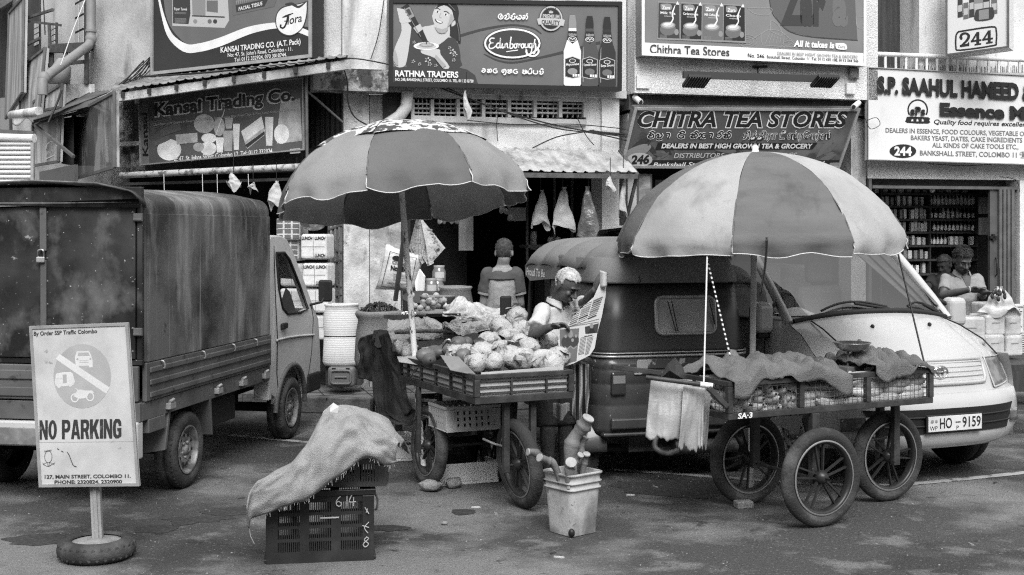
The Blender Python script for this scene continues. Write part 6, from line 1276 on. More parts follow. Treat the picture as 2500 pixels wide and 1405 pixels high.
a.rib([(455, 568), (470, 590), (495, 655), (520, 668)], 5, m_ni, sp=3); a.rib([(388, 545), (402, 552)], 5, m_ni); a.rib([(415, 560), (430, 568)], 5, m_ni)
a.crop(0, 430, .3345); a.txt('By Order SSP Traffic Colombo', (246, 1166), (708, 1146), 30, m_ni, .02); a.put('lettering', np_)
# ---------------------------------------------------------------- black crate stack under burlap
m_crate = mat('black_plastic', .016, r=.38, g2=.026, sc=4, lo=.4, hi=.65, ex=((.12, 30, .70, .73, (1, 1, 1), .5), (.05, 2.5, .6, .7, (1, 1, 1), .5)))
def crate(name, label, loc, rz, w_, d, h, M, cols, rows, sw, gap, t=.012, rim=.03, lip=.012, mx=.12):
    r = thing(name, label, 'crate', loc, rz)
    def side(L, c):
        holes = []; x0, x1 = -L / 2 * (1 - mx), L / 2 * (1 - mx); cw = (x1 - x0) / c
        for i in range(c):
            a, b = x0 + cw * i + gap, x0 + cw * (i + 1) - gap; k = max(1, int((b - a) / (sw * 2)))
            for j in range(rows):
                z0 = h * .14 + (h * .72) * j / rows + .006; z1 = h * .14 + (h * .72) * (j + 1) / rows - .010
                for q in range(k): xx = a + (b - a) * (q + .5) / k; holes.append([(xx - sw / 2, z0), (xx + sw / 2, z0), (xx + sw / 2, z1), (xx - sw / 2, z1)])
        return shape2d([[(-L / 2, 0), (L / 2, 0), (L / 2, h), (-L / 2, h)]] + holes, t / 2)
    sh = side(w_, cols); sd_ = side(d - 2 * t, max(1, cols - 1))
    mb = MB(); tp = .02
    mb.mesh2(sh, lambda x, y, z: V((x, -d / 2 + z + t / 2 - tp * (y / h - 1) * -1, y))); mb.mesh2(sh, lambda x, y, z: V((x, d / 2 + z - t / 2, y)))
    mb.mesh2(sd_, lambda x, y, z: V((-w_ / 2 + z + t / 2, x, y))); mb.mesh2(sd_, lambda x, y, z: V((w_ / 2 + z - t / 2, x, y))); mb.build('side_wall', M, r)
    mb = MB(); mb.box((-w_ / 2 + .01, -d / 2 + .01, .004), (w_ / 2 - .01, d / 2 - .01, .016)); mb.build('base', M, r)
    mb = MB(); a, b = w_ / 2 + lip, d / 2 + lip
    for z0, z1 in ((h - rim, h), (h * .02, h * .06)):
        mb.box((-a, -b, z0), (a, -b + lip + .004, z1)); mb.box((-a, b - lip - .004, z0), (a, b, z1)); mb.box((-a, -b + lip + .004, z0), (-a + lip + .004, b - lip - .004, z1)); mb.box((a - lip - .004, -b + lip + .004, z0), (a, b - lip - .004, z1))
    for sx in (-1, 1):
        for sy in (-1, 1): mb.box((sx * (w_ / 2 - .03) - .032, sy * d / 2 - .006 - .006, h * .065), (sx * (w_ / 2 - .03) + .032, sy * d / 2 + .012, h - rim - .003))
    mb.build('rim', M, r, bev=.003)
    return r
k1 = crate('plastic_crate', 'big black slotted plastic crate chalked with numbers on the road', (-1.068, 7.02, 0), R(9), .575, .38, .385, m_crate, 3, 4, .0048, .024)
mb = MB(); ch = mat('chalk', .34, r=.9)
def hand(strokes, x0, z0, sc_, w_=.006):
    for st in strokes:
        q = spl(st, 5); mb.tube([V((x0 + p[0] * sc_, -.2145, z0 + p[1] * sc_)) for p in q], w_ / 2, 5)
hand([[(.5, 1), (.15, .6), (.1, .2), (.4, 0), (.6, .25), (.3, .5), (.1, .3)]], .08, .30, .055); hand([[(.5, 1), (.5, 0)]], .115, .30, .055); hand([[(.3, 1), (.1, .4), (.7, .4)], [(.5, .8), (.45, 0)]], .15, .30, .058)
hand([[(.2, 1), (.5, .5)], [(.4, .9), (.3, .6)]], .225, .22, .07); hand([[(.6, 1), (.2, .5), (.5, .0)], [(.0, .7), (.6, .5)]], .225, .15, .06); hand([[(.5, 1), (.2, .7), (.6, .3), (.3, 0), (.1, .3), (.6, .8), (.4, 1)]], .225, .075, .055)
mb.build('chalk_marks', ch, k1)
mb = MB(); mb.box((.0, -.205, .235), (.10, -.2, .242)); mb.build('chalk_marks', ch, k1)
mb = MB(); mb.tube(spl([(.30, -.05, .33), (.315, -.06, .30), (.312, -.06, .25), (.302, -.05, .24)], 4), .006, 6); mb.build('handle_clip', m_steel, k1)
k2 = crate('plastic_crate', 'smaller grey slotted crate standing askew on the black crate under burlap', (-.925, 7.08, .392), R(4), .44, .34, .15, mat('grey_plastic', .055, r=.45, g2=.08, sc=4, lo=.4, hi=.65), 3, 1, .007, .012)
# burlap over the crates
def cloth(fn, nu, nv, name, label, cat, M, th=.006, sub=0, grp=None): mb = MB(); mb.grid(fn, nu, nv); o = mb.build(name, M, solid=th, sub=sub, rsm=True); return tag(o, label, cat, grp)
def sackfn(u, v):
    # u along the crate (left to right), v from behind over the top to the front
    top = spl([(620, 1215, 6.78), (640, 1175, 6.8), (700, 1150, 6.85), (755, 1075, 6.9), (790, 1018, 6.95), (840, 1008, 6.98), (890, 1018, 6.98), (940, 1048, 6.95), (978, 1092, 6.92)], 8)
    bot = spl([(608, 1290, 6.62), (618, 1262, 6.63), (680, 1240, 6.64), (735, 1225, 6.65), (790, 1190, 6.66), (840, 1150, 6.68), (890, 1120, 6.70), (940, 1130, 6.71), (972, 1125, 6.75)], 8)
    i = u * (len(top) - 1); j = min(int(i), len(top) - 2); f = i - j
    a = P(*top[j]).lerp(P(*top[j + 1]), f); b = P(*bot[j]).lerp(P(*bot[j + 1]), f)
    if v < .35:
        q = v / .35; p = (a + V((.02, .36, -.10))).lerp(a, q) + V((0, 0, .06 * math.sin(q * math.pi)))
    else:
        q = (v - .35) / .65; p = a.lerp(b, q) + V((0, -.12 * math.sin(q * math.pi) ** .7, .07 * math.sin(q * math.pi)))
    n_ = noise.noise(V((u * 7, v * 3, 1))) * .035 + noise.noise(V((u * 16 + v * 5, v * 7, 5))) * .022 + .014 * math.sin(u * 22 + v * 9) * math.sin(v * 3) - .03 * abs(noise.noise(V((u * 9 - v * 6, v * 5 + u * 4, 9))))
    return p + V((n_ * .3, -n_, n_ * .7))
cloth(sackfn, 70, 40, 'burlap_sack', 'coarse burlap sack draped over the black crate stack', 'sack', m_burlap)
mb = MB(); 
for i in range(75):
    u = random.uniform(.02, .98); p = sackfn(u, 1.0); mb.tube([p, p + V((random.uniform(-.01, .01), -.008, -random.uniform(.003, .03)))], .0013, 4)
p = sackfn(.05, 1.0); mb.tube([p, p + V((.01, -.01, -.05)), p + V((.03, -.01, -.09))], .002, 4); o = mb.build('frayed_fringe', mat('burlap_thread', .26, r=.9)); o.parent = bpy.data.objects['burlap_sack']; o.location = o.location - bpy.data.objects['burlap_sack'].location
mb = MB(); a = P(800, 1012, 6.98); mb.add([a + V(q) * 1.3 for q in ((-.03, 0, -.02), (.04, 0, -.02), (.045, .02, .03), (.02, .03, .045), (-.02, .02, .01), (.01, -.02, .01))], [(0, 1, 5), (1, 2, 5), (2, 3, 5), (3, 4, 5), (4, 0, 5)]); o = mb.build('paper_scrap', m_g5, solid=.002); tag(o, 'crumpled white paper poking out on top of the draped burlap', 'paper')

# ---------------------------------------------------------------- square bucket of plantain stalks
bk = thing('square_bucket', 'dented pale square bucket with broken corner standing on the road', 'bucket', (.36, 7.5, 0), R(40))
m_bkt = mat('stained_bucket', .36, r=.6, g2=.22, sc=5, lo=.42, hi=.6, ex=((.07, 5, .47, .64, (1, 1, .6), .65), (.04, 18, .64, .70, (1, 1, 1), .7), (.52, 7, .64, .68, (1, 1, 1), .5)), bump=.15)
def sq(hw, r, z, n=5): return [V((x, y, z)) for x, y in rrect(0, 0, hw, hw, r, n)]
def sqloft(lv):
    mb = MB(); rs = [sq(*l) for l in lv]; n = len(rs[0]); mb.add(sum(rs, []), [(j * n + i, j * n + (i + 1) % n, (j + 1) * n + (i + 1) % n, (j + 1) * n + i) for j in range(len(rs) - 1) for i in range(n)], 0, True); return mb
mb = sqloft([(.105, .03, .004), (.112, .035, .10), (.120, .035, .25), (.122, .035, .268), (.131, .038, .272), (.131, .038, .278), (.123, .035, .283), (.124, .035, .306), (.133, .038, .31), (.133, .038, .316), (.125, .035, .32), (.127, .035, .352), (.137, .04, .358), (.137, .04, .366), (.127, .035, .37), (.122, .034, .366), (.112, .03, .1), (.10, .03, .02)])
mb.add(sq(.10, .03, .02), [list(range(24))]); mb.build('bucket_shell', m_bkt, bk)
mb = MB(); mb.ell((-.100, -.100, .028), (.020, .020, .026), 12, 8); mb.build('broken_corner', m_black, bk)
mb = MB(); mb.box((-.128, -.11, .285), (-.121, -.085, .305)); mb.build('handle_lug', m_bkt, bk, bev=.004)
m_stalk = mat('pale_stalk', .15, r=.65, g2=.06, sc=5, lo=.4, hi=.65, st=(1, 1, .6), ex=((.3, 12, .64, .70, (1, 1, .5), .5), (.04, 8, .64, .70, (1, 1, .4), .6)), bump=.25); m_cut = mat('cut_end', .3, r=.8, g2=.2, sc=20)
def stalk(pts, r, label):
    px_ = pts[-1].x * 9
    t = thing('plantain_stalk', label, 'stalk', V(pts[0]), group='cut plantain stalks standing in the square bucket', world=True); q = spl([tuple(p) for p in pts], 6); mb = MB()
    rr = [r * (1 + .10 * math.sin(i * .8) + .16 * noise.noise(V((i * .9, r * 99, px_))) + (.22 if i % 7 == 4 else 0)) * (1 - .1 * i / len(q)) for i in range(len(q))]; mb.tube(q, rr, 12); mb.build('stem', m_stalk, t)
    d = (V(q[-1]) - V(q[-2])).normalized(); mb = MB(); mb.tube([V(q[-1]), V(q[-1]) + d * .006], rr[-1] * .94, 12); mb.build('cut_face', m_cut, t)
B = V((.36, 7.5, .06))
stalk([B + V((.02, 0, 0)), P(1393, 1130, 7.5), P(1400, 1075, 7.5), P(1425, 1040, 7.48), P(1436, 1022, 7.46)], .042, 'tall curved stalk arching above the rest in the square bucket')
stalk([B + V((-.02, -.02, 0)), P(1360, 1150, 7.45), P(1330, 1125, 7.42), P(1308, 1106, 7.4), P(1290, 1104, 7.38)], .024, 'thin stalk leaning out toward the cart wheel')
stalk([B, P(1358, 1145, 7.4), P(1338, 1125, 7.38), P(1318, 1118, 7.34)], .022, 'short stalk with pale cut end below the leaning one')
stalk([B + V((.05, .03, 0)), P(1418, 1140, 7.55), P(1416, 1098, 7.55), P(1424, 1068, 7.55)], .03, 'upright stalk beside the tall curved one')
stalk([B + V((.0, -.04, 0)), P(1390, 1165, 7.36), P(1392, 1140, 7.36), P(1394, 1130, 7.33)], .03, 'stub with pale cut face at the near rim')
stalk([B + V((.06, .0, 0)), P(1422, 1160, 7.5), P(1428, 1128, 7.5), P(1432, 1110, 7.48)], .02, 'forked stalk stub at the far rim')
stalk([B + V((.03, .02, 0)), P(1402, 1150, 7.45), P(1408, 1125, 7.45), P(1417, 1112, 7.43)], .018, 'thin stalk stub in the middle of the bucket')

# stones, brick, foam boxes under the cart
m_stone = mat('pale_stone', .24, r=.9, g2=.14, sc=7, lo=.4, hi=.62, bump=.8, bsc=40, ex=((.04, 26, .62, .68, (1, 1, 1), .7),))
def stone(px, py, sx, sy, sz, label, sd_, rz=0, M=m_stone, nm='stone'):
    p = G(px, py); mb = MB(); mb.ell(p + V((0, 0, sz * .9)), (sx, sy, sz), 18, 12, M=Matrix.Rotation(rz, 3, 'Z'), nz=.35, nsc=1.6, seed=sd_)
    for i, q in enumerate(mb.v): mb.v[i] = (q[0], q[1], max(0.001, min(q[2], sz * 1.75)))
    return tag(mb.build(nm, M), label, 'stone', 'stones wedged round the papaya cart wheel')
stone(1052, 1200, .075, .055, .045, 'pale lumpy stone in front of the umbrella pole foot', 1); stone(1108, 1192, .055, .05, .04, 'blocky dark stone beside the cart wheel', 5, .3); stone(1058, 1178, .07, .05, .045, 'stone half hidden behind the umbrella pole foot', 9)
stone(1085, 1282, .018, .015, .012, 'tiny pale pebble alone on the road', 3, nm='pebble')
mb = MB(Matrix.Translation(G(1815, 1240)) @ Matrix.Rotation(R(12), 4, 'Z')); mb.box((-.055, -.04, 0), (.055, .04, .045)); o = mb.build('brick', m_stone, bev=.006); tag(o, 'small brick chocking the banana cart wheel', 'brick')
mf = mat('dirty_foam', .62, r=.8, g2=.5, sc=4, lo=.4, hi=.65, ex=((.14, 8, .66, .72, (1, 1, 1), .5),))
def tray(loc, rz, w_, d, h, label, lid=False):
    t = thing('foam_box', label, 'box', loc, rz, 'foam boxes lying under the papaya cart'); mb = MB(); th = .02
    mb.box((-w_ / 2, -d / 2, 0), (w_ / 2, d / 2, th)); mb.box((-w_ / 2, -d / 2, th), (w_ / 2, -d / 2 + th, h)); mb.box((-w_ / 2, d / 2 - th, th), (w_ / 2, d / 2, h)); mb.box((-w_ / 2, -d / 2 + th, th), (-w_ / 2 + th, d / 2 - th, h)); mb.box((w_ / 2 - th, -d / 2 + th, th), (w_ / 2, d / 2 - th, h)); mb.build('tray', mf, t, bev=.005); 
    mb = MB(); mb.hexa([V(p) for p in ((-w_ * .3, -d * .3, .03), (w_ * .3, -d * .3, .03), (w_ * .32, d * .3, .06), (-w_ * .3, d * .3, .05), (-w_ * .3, -d * .3, .036), (w_ * .3, -d * .3, .036), (w_ * .32, d * .3, .066), (-w_ * .3, d * .3, .056))]); mb.build('paper_liner', m_g4, t)
    return t
tray((-.37, 9.05, 0), R(22), .46, .33, .15, 'large white foam box between the papaya cart wheels'); tray((-.87, 9.9, 0), R(10), .34, .25, .12, 'white foam box behind the draped crate stack'); tray((-.93, 9.95, .125), R(24), .3, .2, .06, 'shallow foam tray on top of the far foam box')
kk = crate('wire_crate', 'pale open plastic basket hung beneath the papaya cart', (-.33, 8.72, .43), R(25), .40, .30, .17, mat('pale_plastic', .38, r=.5, g2=.26, sc=5, lo=.4, hi=.65), 4, 3, .016, .004, .008, .02, .008)
mb = MB(); mb.lathe([(.04, 0), (.075, .05), (.08, .09)], 14, M=Matrix.Translation((-.32, 8.72, .45))); mb.tube([(-.40, 8.72, .54), (-.38, 8.72, .60), (-.32, 8.72, .63), (-.27, 8.72, .60), (-.24, 8.72, .54)], .005, 6); o = mb.build('wire_basket', m_cart); tag(o, 'small dark basket with wire handle inside the pale crate', 'basket')
mb = MB(); mb.lathe([(.0, 0), (.16, .0), (.19, .30), (.18, .30), (.15, .02)], 20, M=Matrix.Translation((-.42, 9.3, 0))); o = mb.build('dark_bucket', m_crate); tag(o, 'dark round tub behind the foam box under the cart', 'tub')
mb = MB(); mb.tube(spl([tuple(P(*p)) for p in ((1180, 1072, 8.4), (1210, 1085, 8.3), (1240, 1092, 8.2))], 4), .008, 6); o = mb.build('wooden_stick', m_pillar); tag(o, 'thin stick poking from the pale basket to the wheel', 'stick')
# ================================================================ goods, stalls and small things
m_news = mat('newsprint', .40, r=.85, g2=.27, sc=6, lo=.4, hi=.65, ex=((.05, 14, .59, .62, (1, 1, 1), .75), (.04, 42, .59, .63, (1, 1, 3), .45), (.16, 5, .63, .66, (1, 1, 1), .5)), bump=.9, bsc=18)
m_pap = mat('papaya_skin', .13, r=.45, g2=.08, sc=4, lo=.4, hi=.65, ex=((.25, 6, .64, .72, (1, 1, 1), .5),))
m_plas = mat('milky_plastic_sheet', .46, r=.35, g2=.32, sc=3, lo=.4, hi=.65, bump=.35, bsc=14, spec=.6, trans=0, ex=((.55, 5, .62, .72, (1, 1, 1), .5),))
# ---- wrapped papayas: a few shapes, copied
def wrapped(seed, fl=3):
    rnd = random.Random(seed); mb = MB(); nu, nv = 20, 13; vs = []; fs = []
    for j in range(nv + 1):
        ph = math.pi * j / nv
        for i in range(nu):
            t = 2 * math.pi * i / nu; d = V((math.sin(ph) * math.cos(t), math.sin(ph) * math.sin(t), math.cos(ph)))
            k = 1 + .10 * noise.noise(d * 2.3 + V((seed, 0, 0))) + .085 * noise.noise(d * 6 + V((seed * 3, 1, 0))) + .05 * noise.noise(d * 13 + V((0, seed, 4))) + rnd.uniform(-.026, .026)
            vs.append(V((d.x * .088, d.y * .10, d.z * .082)) * k)
    for j in range(nv):
        for i in range(nu): fs.append((j * nu + i, (j + 1) * nu + i, (j + 1) * nu + (i + 1) % nu, j * nu + (i + 1) % nu))
    mb.add(vs, fs, 0, True)
    for q in range(fl):                                   # loose paper corners
        t = rnd.uniform(0, 6.28); ph = rnd.uniform(.6, 2.3); d = V((math.sin(ph) * math.cos(t), math.sin(ph) * math.sin(t), math.cos(ph))); a = d.orthogonal().normalized(); b = d.cross(a)
        p = d * .085; mb.add([p - a * .045, p + a * .045, p + b * .05 + d * .022 + a * .03, p + b * .055 + d * .018 - a * .03, p + b * .03 + d * .03], [(0, 1, 4), (1, 2, 4), (2, 3, 4), (3, 0, 4)])
    return mb
protos = []
PP = [(1262, 775, 8.95, 'topmost'), (1222, 800, 8.85, ''), (1275, 808, 8.85, ''), (1308, 806, 8.82, ''), (1195, 838, 8.62, ''), (1268, 838, 8.72, ''), (1291, 850, 8.62, ''), (1333, 832, 8.75, ''), (1180, 862, 8.4, ''), (1226, 858, 8.42, ''), (1248, 872, 8.36, ''), (1142, 868, 8.5, ''), (1275, 878, 8.34, ''), (1322, 880, 8.36, ''), (1362, 872, 8.46, ''), (1165, 888, 8.22, ''), (1205, 885, 8.22, ''), (1345, 892, 8.3, ''), (1118, 868, 8.62, ''), (1300, 830, 8.8, ''), (1240, 828, 8.75, ''), (1000, 858, 9.05, ''), (985, 850, 9.15, '')]
LBL = ['wrapped papaya crowning the newspaper heap', 'paper wrapped papaya second from the heap top with dark print', 'wrapped papaya with a loose paper corner right under the crowning one', 'wrapped papaya near the reading man\'s elbow', 'plump pale wrapped papaya at the shoulder of the heap', 'wrapped papaya in the centre of the heap under the loose corner', 'wrapped papaya beside the newspaper edge mid heap', 'wrapped papaya leaning against the spread newspaper', 'wrapped papaya with torn paper in the second row', 'tall crumpled wrapped papaya in the middle of the front', 'wrapped papaya with big folded paper flaps at the front', 'loosely wrapped papaya next to the bare papayas', 'round wrapped papaya above the cart front rail', 'wrapped papaya close to the front corner by the newspaper', 'outermost wrapped papaya under the newspaper hem', 'half wrapped papaya at the near cart corner', 'flat wrapped papaya lying on the cardboard edge', 'small wrapped papaya tucked into the front cart corner', 'wrapped papaya just behind the bare green papayas', 'wrapped papaya hidden between two bigger ones high in the heap', 'wrapped papaya wedged behind the plump pale one', 'paper bundle at the far cart end by the umbrella pole', 'crumpled paper bundle at the far corner of the cart']
for i, (px, py, Y, _) in enumerate(PP):
    if i < 5:
        r = thing('wrapped_papaya', LBL[i], 'papaya', P(px, py, Y), 0, 'papayas wrapped in newspaper on the fruit cart'); wrapped(i + 1).build('paper_wrap', m_news, r); protos.append(r)
    else: r = dup(protos[i % 5], P(px, py, Y), label=LBL[i])
    r.rotation_euler = (random.uniform(-.6, .6), random.uniform(-.6, .6), random.uniform(0, 6.28)); k = random.uniform(.80, .98) * (.75 if i >= 21 else 1); r.scale = (k, k, k)
bare = None
for i, (px, py, Y, s_, l) in enumerate(((1044, 868, 8.75, .8, 'bare shiny green papaya beside the umbrella pole'), (1062, 862, 8.8, .85, 'bare papaya behind the shiny one'), (1048, 880, 8.6, .75, 'bare papaya lowest by the cart side rail'), (1092, 858, 8.9, .8, 'bare papaya under the curved knife'), (1124, 842, 9.0, .9, 'long bare papaya lying against the heap'), (1140, 838, 9.05, .7, 'bare papaya tip poking out beside the heap'), (1140, 872, 8.42, .8, 'dark bare papaya peeping from torn paper'))):
    if bare is None:
        bare = thing('papaya', l, 'papaya', P(px, py, Y), 0, 'bare papayas on the fruit cart'); mb = MB(); mb.lathe([(0, -.105), (.03, -.098), (.055, -.07), (.066, -.02), (.058, .035), (.036, .085), (.012, .108), (0, .11)], 18, M=Matrix.Rotation(R(90), 4, 'X')); mb.build('fruit', m_pap, bare); mb = MB(); mb.tube([(0, -.108, 0), (0, -.125, .004)], .008, 6); mb.build('stem', m_wood, bare); q = bare
    else: q = dup(bare, P(px, py, Y), label=l)
    q.rotation_euler = (random.uniform(-.4, .4), 0, random.uniform(0, 6.28)); q.scale = (s_,) * 3
mb = MB(); mb.tube(spl([tuple(P(*p)) for p in ((1072, 862, 8.75), (1084, 840, 8.75), (1094, 830, 8.74), (1100, 836, 8.74))], 6), [.008] * 6 + [.012] * 13, 8); o = mb.build('curved_knife', m_chrome); tag(o, 'curved knife with bright blade standing among the bare papayas', 'knife')
mb = MB(); mb.add([P(1075, 868, 8.3), P(1120, 872, 8.2), P(1165, 918, 7.96), P(1100, 905, 8.1), P(1090, 890, 8.2)], [(0, 1, 2, 3, 4)]); o = mb.build('cardboard_flap', mat('brown_card', .19, r=.9, g2=.13), solid=.006); tag(o, 'torn cardboard flap at the near corner of the papaya cart', 'cardboard')
mb = MB(); mb.add([P(970, 872, 9.1), P(1020, 868, 8.9), P(1022, 892, 8.8), P(975, 885, 9.0)], [(0, 1, 2, 3)]); mb.add([P(1030, 850, 9.2), P(1060, 846, 9.2), P(1060, 868, 9.1), P(1030, 872, 9.1)], [(0, 1, 2, 3)]); o = mb.build('cardboard_box', m_card, solid=.006); tag(o, 'open cardboard box scraps at the far end of the papaya cart', 'cardboard')
# ---- bananas
m_ban = mat('banana_skin', .46, r=.55, g2=.28, sc=4, lo=.42, hi=.66, ex=((.05, 14, .66, .72, (1, 1, 1), .7),), rnd=.35)
bz = thing('banana', 'blunt spotted banana tip pressed against the wire mesh of the cart', 'banana', (0, 0, 0), 0, 'bananas heaped in the mesh cart')
pts = [(.0, -.085, .0), (0, -.06, -.006), (0, -.02, -.012), (0, .03, -.008), (0, .07, .006), (0, .095, .02), (0, .108, .03)]
mb = MB(); mb.tube(spl(pts, 3), [.006, .011, .017, .021, .023, .024, .0245, .025, .025, .0245, .024, .022, .020, .017, .013, .009, .007, .007, .007][:19], 9); mb.build('skin', m_ban, bz)
mb = MB(); mb.tube([(0, -.085, 0), (0, -.091, 0)], .006, 7); mb.build('tip', m_black, bz)
C2 = Matrix.Translation((1.27, 7.39, 0)) @ Matrix.Rotation(R(27), 4, 'Z')
first = True
def ban(x, y, z, rot, s_, lbl):
    global first
    loc = C2 @ V((x, y, z)); E = (Matrix.Rotation(R(27), 3, 'Z') @ rot).to_euler()
    if first: q = bz; q.location = loc; first = False; q['label'] = lbl
    else: q = dup(bz, loc, label=lbl)
    q.rotation_euler = E; q.scale = (s_, s_, s_)
RzM = lambda d: Matrix.Rotation(R(d), 3, 'Z'); RxM = lambda d: Matrix.Rotation(R(d), 3, 'X'); RyM = lambda d: Matrix.Rotation(R(d), 3, 'Y')
rb = random.Random(5)
for row in range(4):
    for k in range(10): ban(.06 + k * .048 + .024 * (row % 2) + rb.uniform(-.01, .01), .13 + rb.uniform(-.02, .03), Z0 + .05 + row * .044 + rb.uniform(-.006, .006), RzM(rb.uniform(-35, 35)) @ RxM(rb.uniform(-18, 18)) @ RyM(rb.uniform(-40, 40)), rb.uniform(.9, 1.15), 'stubby small banana end-on in the first mesh bay under burlap')
for row in range(3):
    for k in range(5): ban(.60 + k * .092 + rb.uniform(-.02, .02), .09 + rb.uniform(-.02, .05), Z0 + .05 + row * .052, RzM(90 + rb.uniform(-30, 30)) @ RyM(rb.uniform(-90, 90)), rb.uniform(1.0, 1.25), 'sideways banana in the middle mesh bay of the cart')
for row in range(4):
    for k in range(4): ban(1.14 + k * .118 + rb.uniform(-.015, .015), .085 + rb.uniform(-.015, .04), Z0 + .052 + row * .045, RzM(90 + rb.uniform(-14, 14)) @ RyM(90 + rb.uniform(-25, 25)), rb.uniform(1.25, 1.5), 'long curved banana stacked in the last mesh bay')
for k in range(8): ban(.02 + .05 * 0 + .07 + rb.uniform(-.03, .02), .15 + k * .05, Z0 + .05 + .05 * (k % 3), RzM(rb.uniform(20, 80)), 1, 'banana behind the end mesh beside the hanging sheet')
for k in range(9): ban(.15 + k * .155, .30 + rb.uniform(-.05, .08), .885 + rb.uniform(-.01, .02), RzM(rb.uniform(0, 180)) @ RyM(rb.uniform(-90, 90)), 1.2, 'banana lying on top of the heap beside the burlap')
mb = MB()
for k in range(8): mb.ell(C2 @ V((.12 + .19 * k, .34, .79)), (.13, .2, .10), 12, 8, nz=.2, seed=k)
o = mb.build('banana_heap', m_ban, kind='stuff'); 
m_bur2 = mat('dark_burlap', .15, r=.95, g2=.10, sc=4, lo=.4, hi=.65, bump=.6, bsc=120, wave=(.10, 60, 'DIAGONAL', 2.5, .55, .9), ex=((.06, 7, .62, .72, (1, 1, 1), .5),))
def bur(cx0, cx1, seed, hi, front, L=70):
    def f(u, v):
        x = cx0 + (cx1 - cx0) * u; y = .56 - .60 * v; over = max(0, v - .86) / .14
        z = .935 + hi * math.sin(math.pi * u) ** .7 * math.sin(math.pi * min(1, v * .85 + .1)) + .075 * noise.noise(V((u * 5, v * 3, seed))) + .04 * noise.noise(V((u * 11, v * 7, seed))) + .02 * noise.noise(V((u * 22, v * 12, seed))) + .008 * math.sin(u * 30 + v * 14)
        if over: y = .44 - .60 * .86 + .0 - .012 - .02 * math.sin(u * 9); y = -.02 - .012 * math.sin(u * 11 + seed); z = .92 + (z - .92) * (1 - over * .6) - front * over * max(.08, .5 + .5 * math.sin(u * 6.3 + seed) + .25 * math.sin(u * 14))
        return C2 @ V((x, y, z))
    return f
cloth(bur(.02, .92, 2, .05, .12), 60, 34, 'burlap_sheet', 'large burlap cover rumpled over the first bays of the banana cart', 'sack', m_bur2)
cloth(bur(1.12, 1.62, 6, .06, .09), 50, 30, 'burlap_sheet', 'smaller burlap cover over the last bay of the banana cart', 'sack', m_bur2)
# scale with pan
sc = thing('weighing_scale', 'dull steel weighing pan on two posts above the bananas', 'scale', P(2080, 893, 8.15), R(27))
mb = MB(); mb.lathe([(0, .09), (.06, .095), (.095, .115), (.118, .145), (.124, .148), (.118, .151), (.09, .122), (.05, .103), (0, .099)], 32); mb.build('pan', mat('dull_steel', .35, r=.3, m=.9, g2=.2, sc=6), sc)
mb = MB(); mb.tube([(-.035, 0, 0), (-.035, 0, .10)], .008, 8); mb.tube([(.035, 0, 0), (.035, 0, .10)], .008, 8); mb.box((-.10, -.07, -.09), (.10, .07, .0)); mb.build('scale_base', m_steel, sc, bev=.005)
# sheets hung on the handle
def hung(px0, px1, y0, y1, D, seed, label, M, name='hanging_sheet', torn=10):
    def f(u, v):
        w_ = 1 + .08 * v; x = px0 + (px1 - px0) * ((u - .5) * w_ + .5); b = y1 + torn * noise.noise(V((u * 5, seed, 0))) + torn * .5 * noise.noise(V((u * 14, seed, 2)))
        p = P(x - 10 * v, y0 + (b - y0) * v + 6 * u, D - .04 * math.sin(v * 1.5)); return p + V((0, .025 * math.sin(u * 4 + seed + v * 2) * (.3 + v) + .008 * noise.noise(V((u * 6, v * 4, seed))), 0))
    return cloth(f, 40, 26, name, label, 'sheet', M, .003)
m_pl2 = mat('cloudy_polythene', .29, r=.45, g2=.2, sc=5, lo=.4, hi=.62, bump=.3, bsc=22, spec=.4, ex=((.40, 9, .6, .68, (1, 1, 1), .5),))  # pale top layer paints highlights into the film colour
hung(1590, 1690, 922, 1068, 7.48, 1, 'cloudy polythene sheet hung over the banana cart handle', m_pl2)
hung(1668, 1722, 942, 1096, 7.44, 4, 'ragged layered plastic sheets beside the cloudy polythene on the handle', m_pl2, torn=26)
hung(1700, 1735, 930, 1085, 7.55, 7, 'grey torn strip of sacking at the handle end', mat('grey_sacking', .15, r=.8, bump=.4), torn=20)
mb = MB(); mb.add([P(*p) for p in ((1612, 925, 7.6), (1630, 890, 7.65), (1648, 874, 7.65), (1668, 900, 7.65), (1675, 930, 7.6), (1650, 915, 7.5), (1635, 905, 7.5))], [(0, 1, 6), (1, 2, 6), (2, 5, 6), (2, 3, 5), (3, 4, 5), (6, 5, 4, 0)]); o = mb.build('black_rag', m_blk, solid=.006); tag(o, 'black cloth bundled on the banana cart end rail', 'rag')
mb = MB(); mb.add([P(*p) for p in ((1830, 1060, 8.5), (1885, 1020, 8.5), (1960, 1015, 8.5), (1950, 1060, 8.5), (1900, 1040, 8.5))], [(0, 1, 4), (1, 2, 4), (2, 3, 4)]); o = mb.build('plastic_scrap', m_pl2, solid=.004); tag(o, 'light plastic scrap tucked under the banana cart bed', 'scrap')

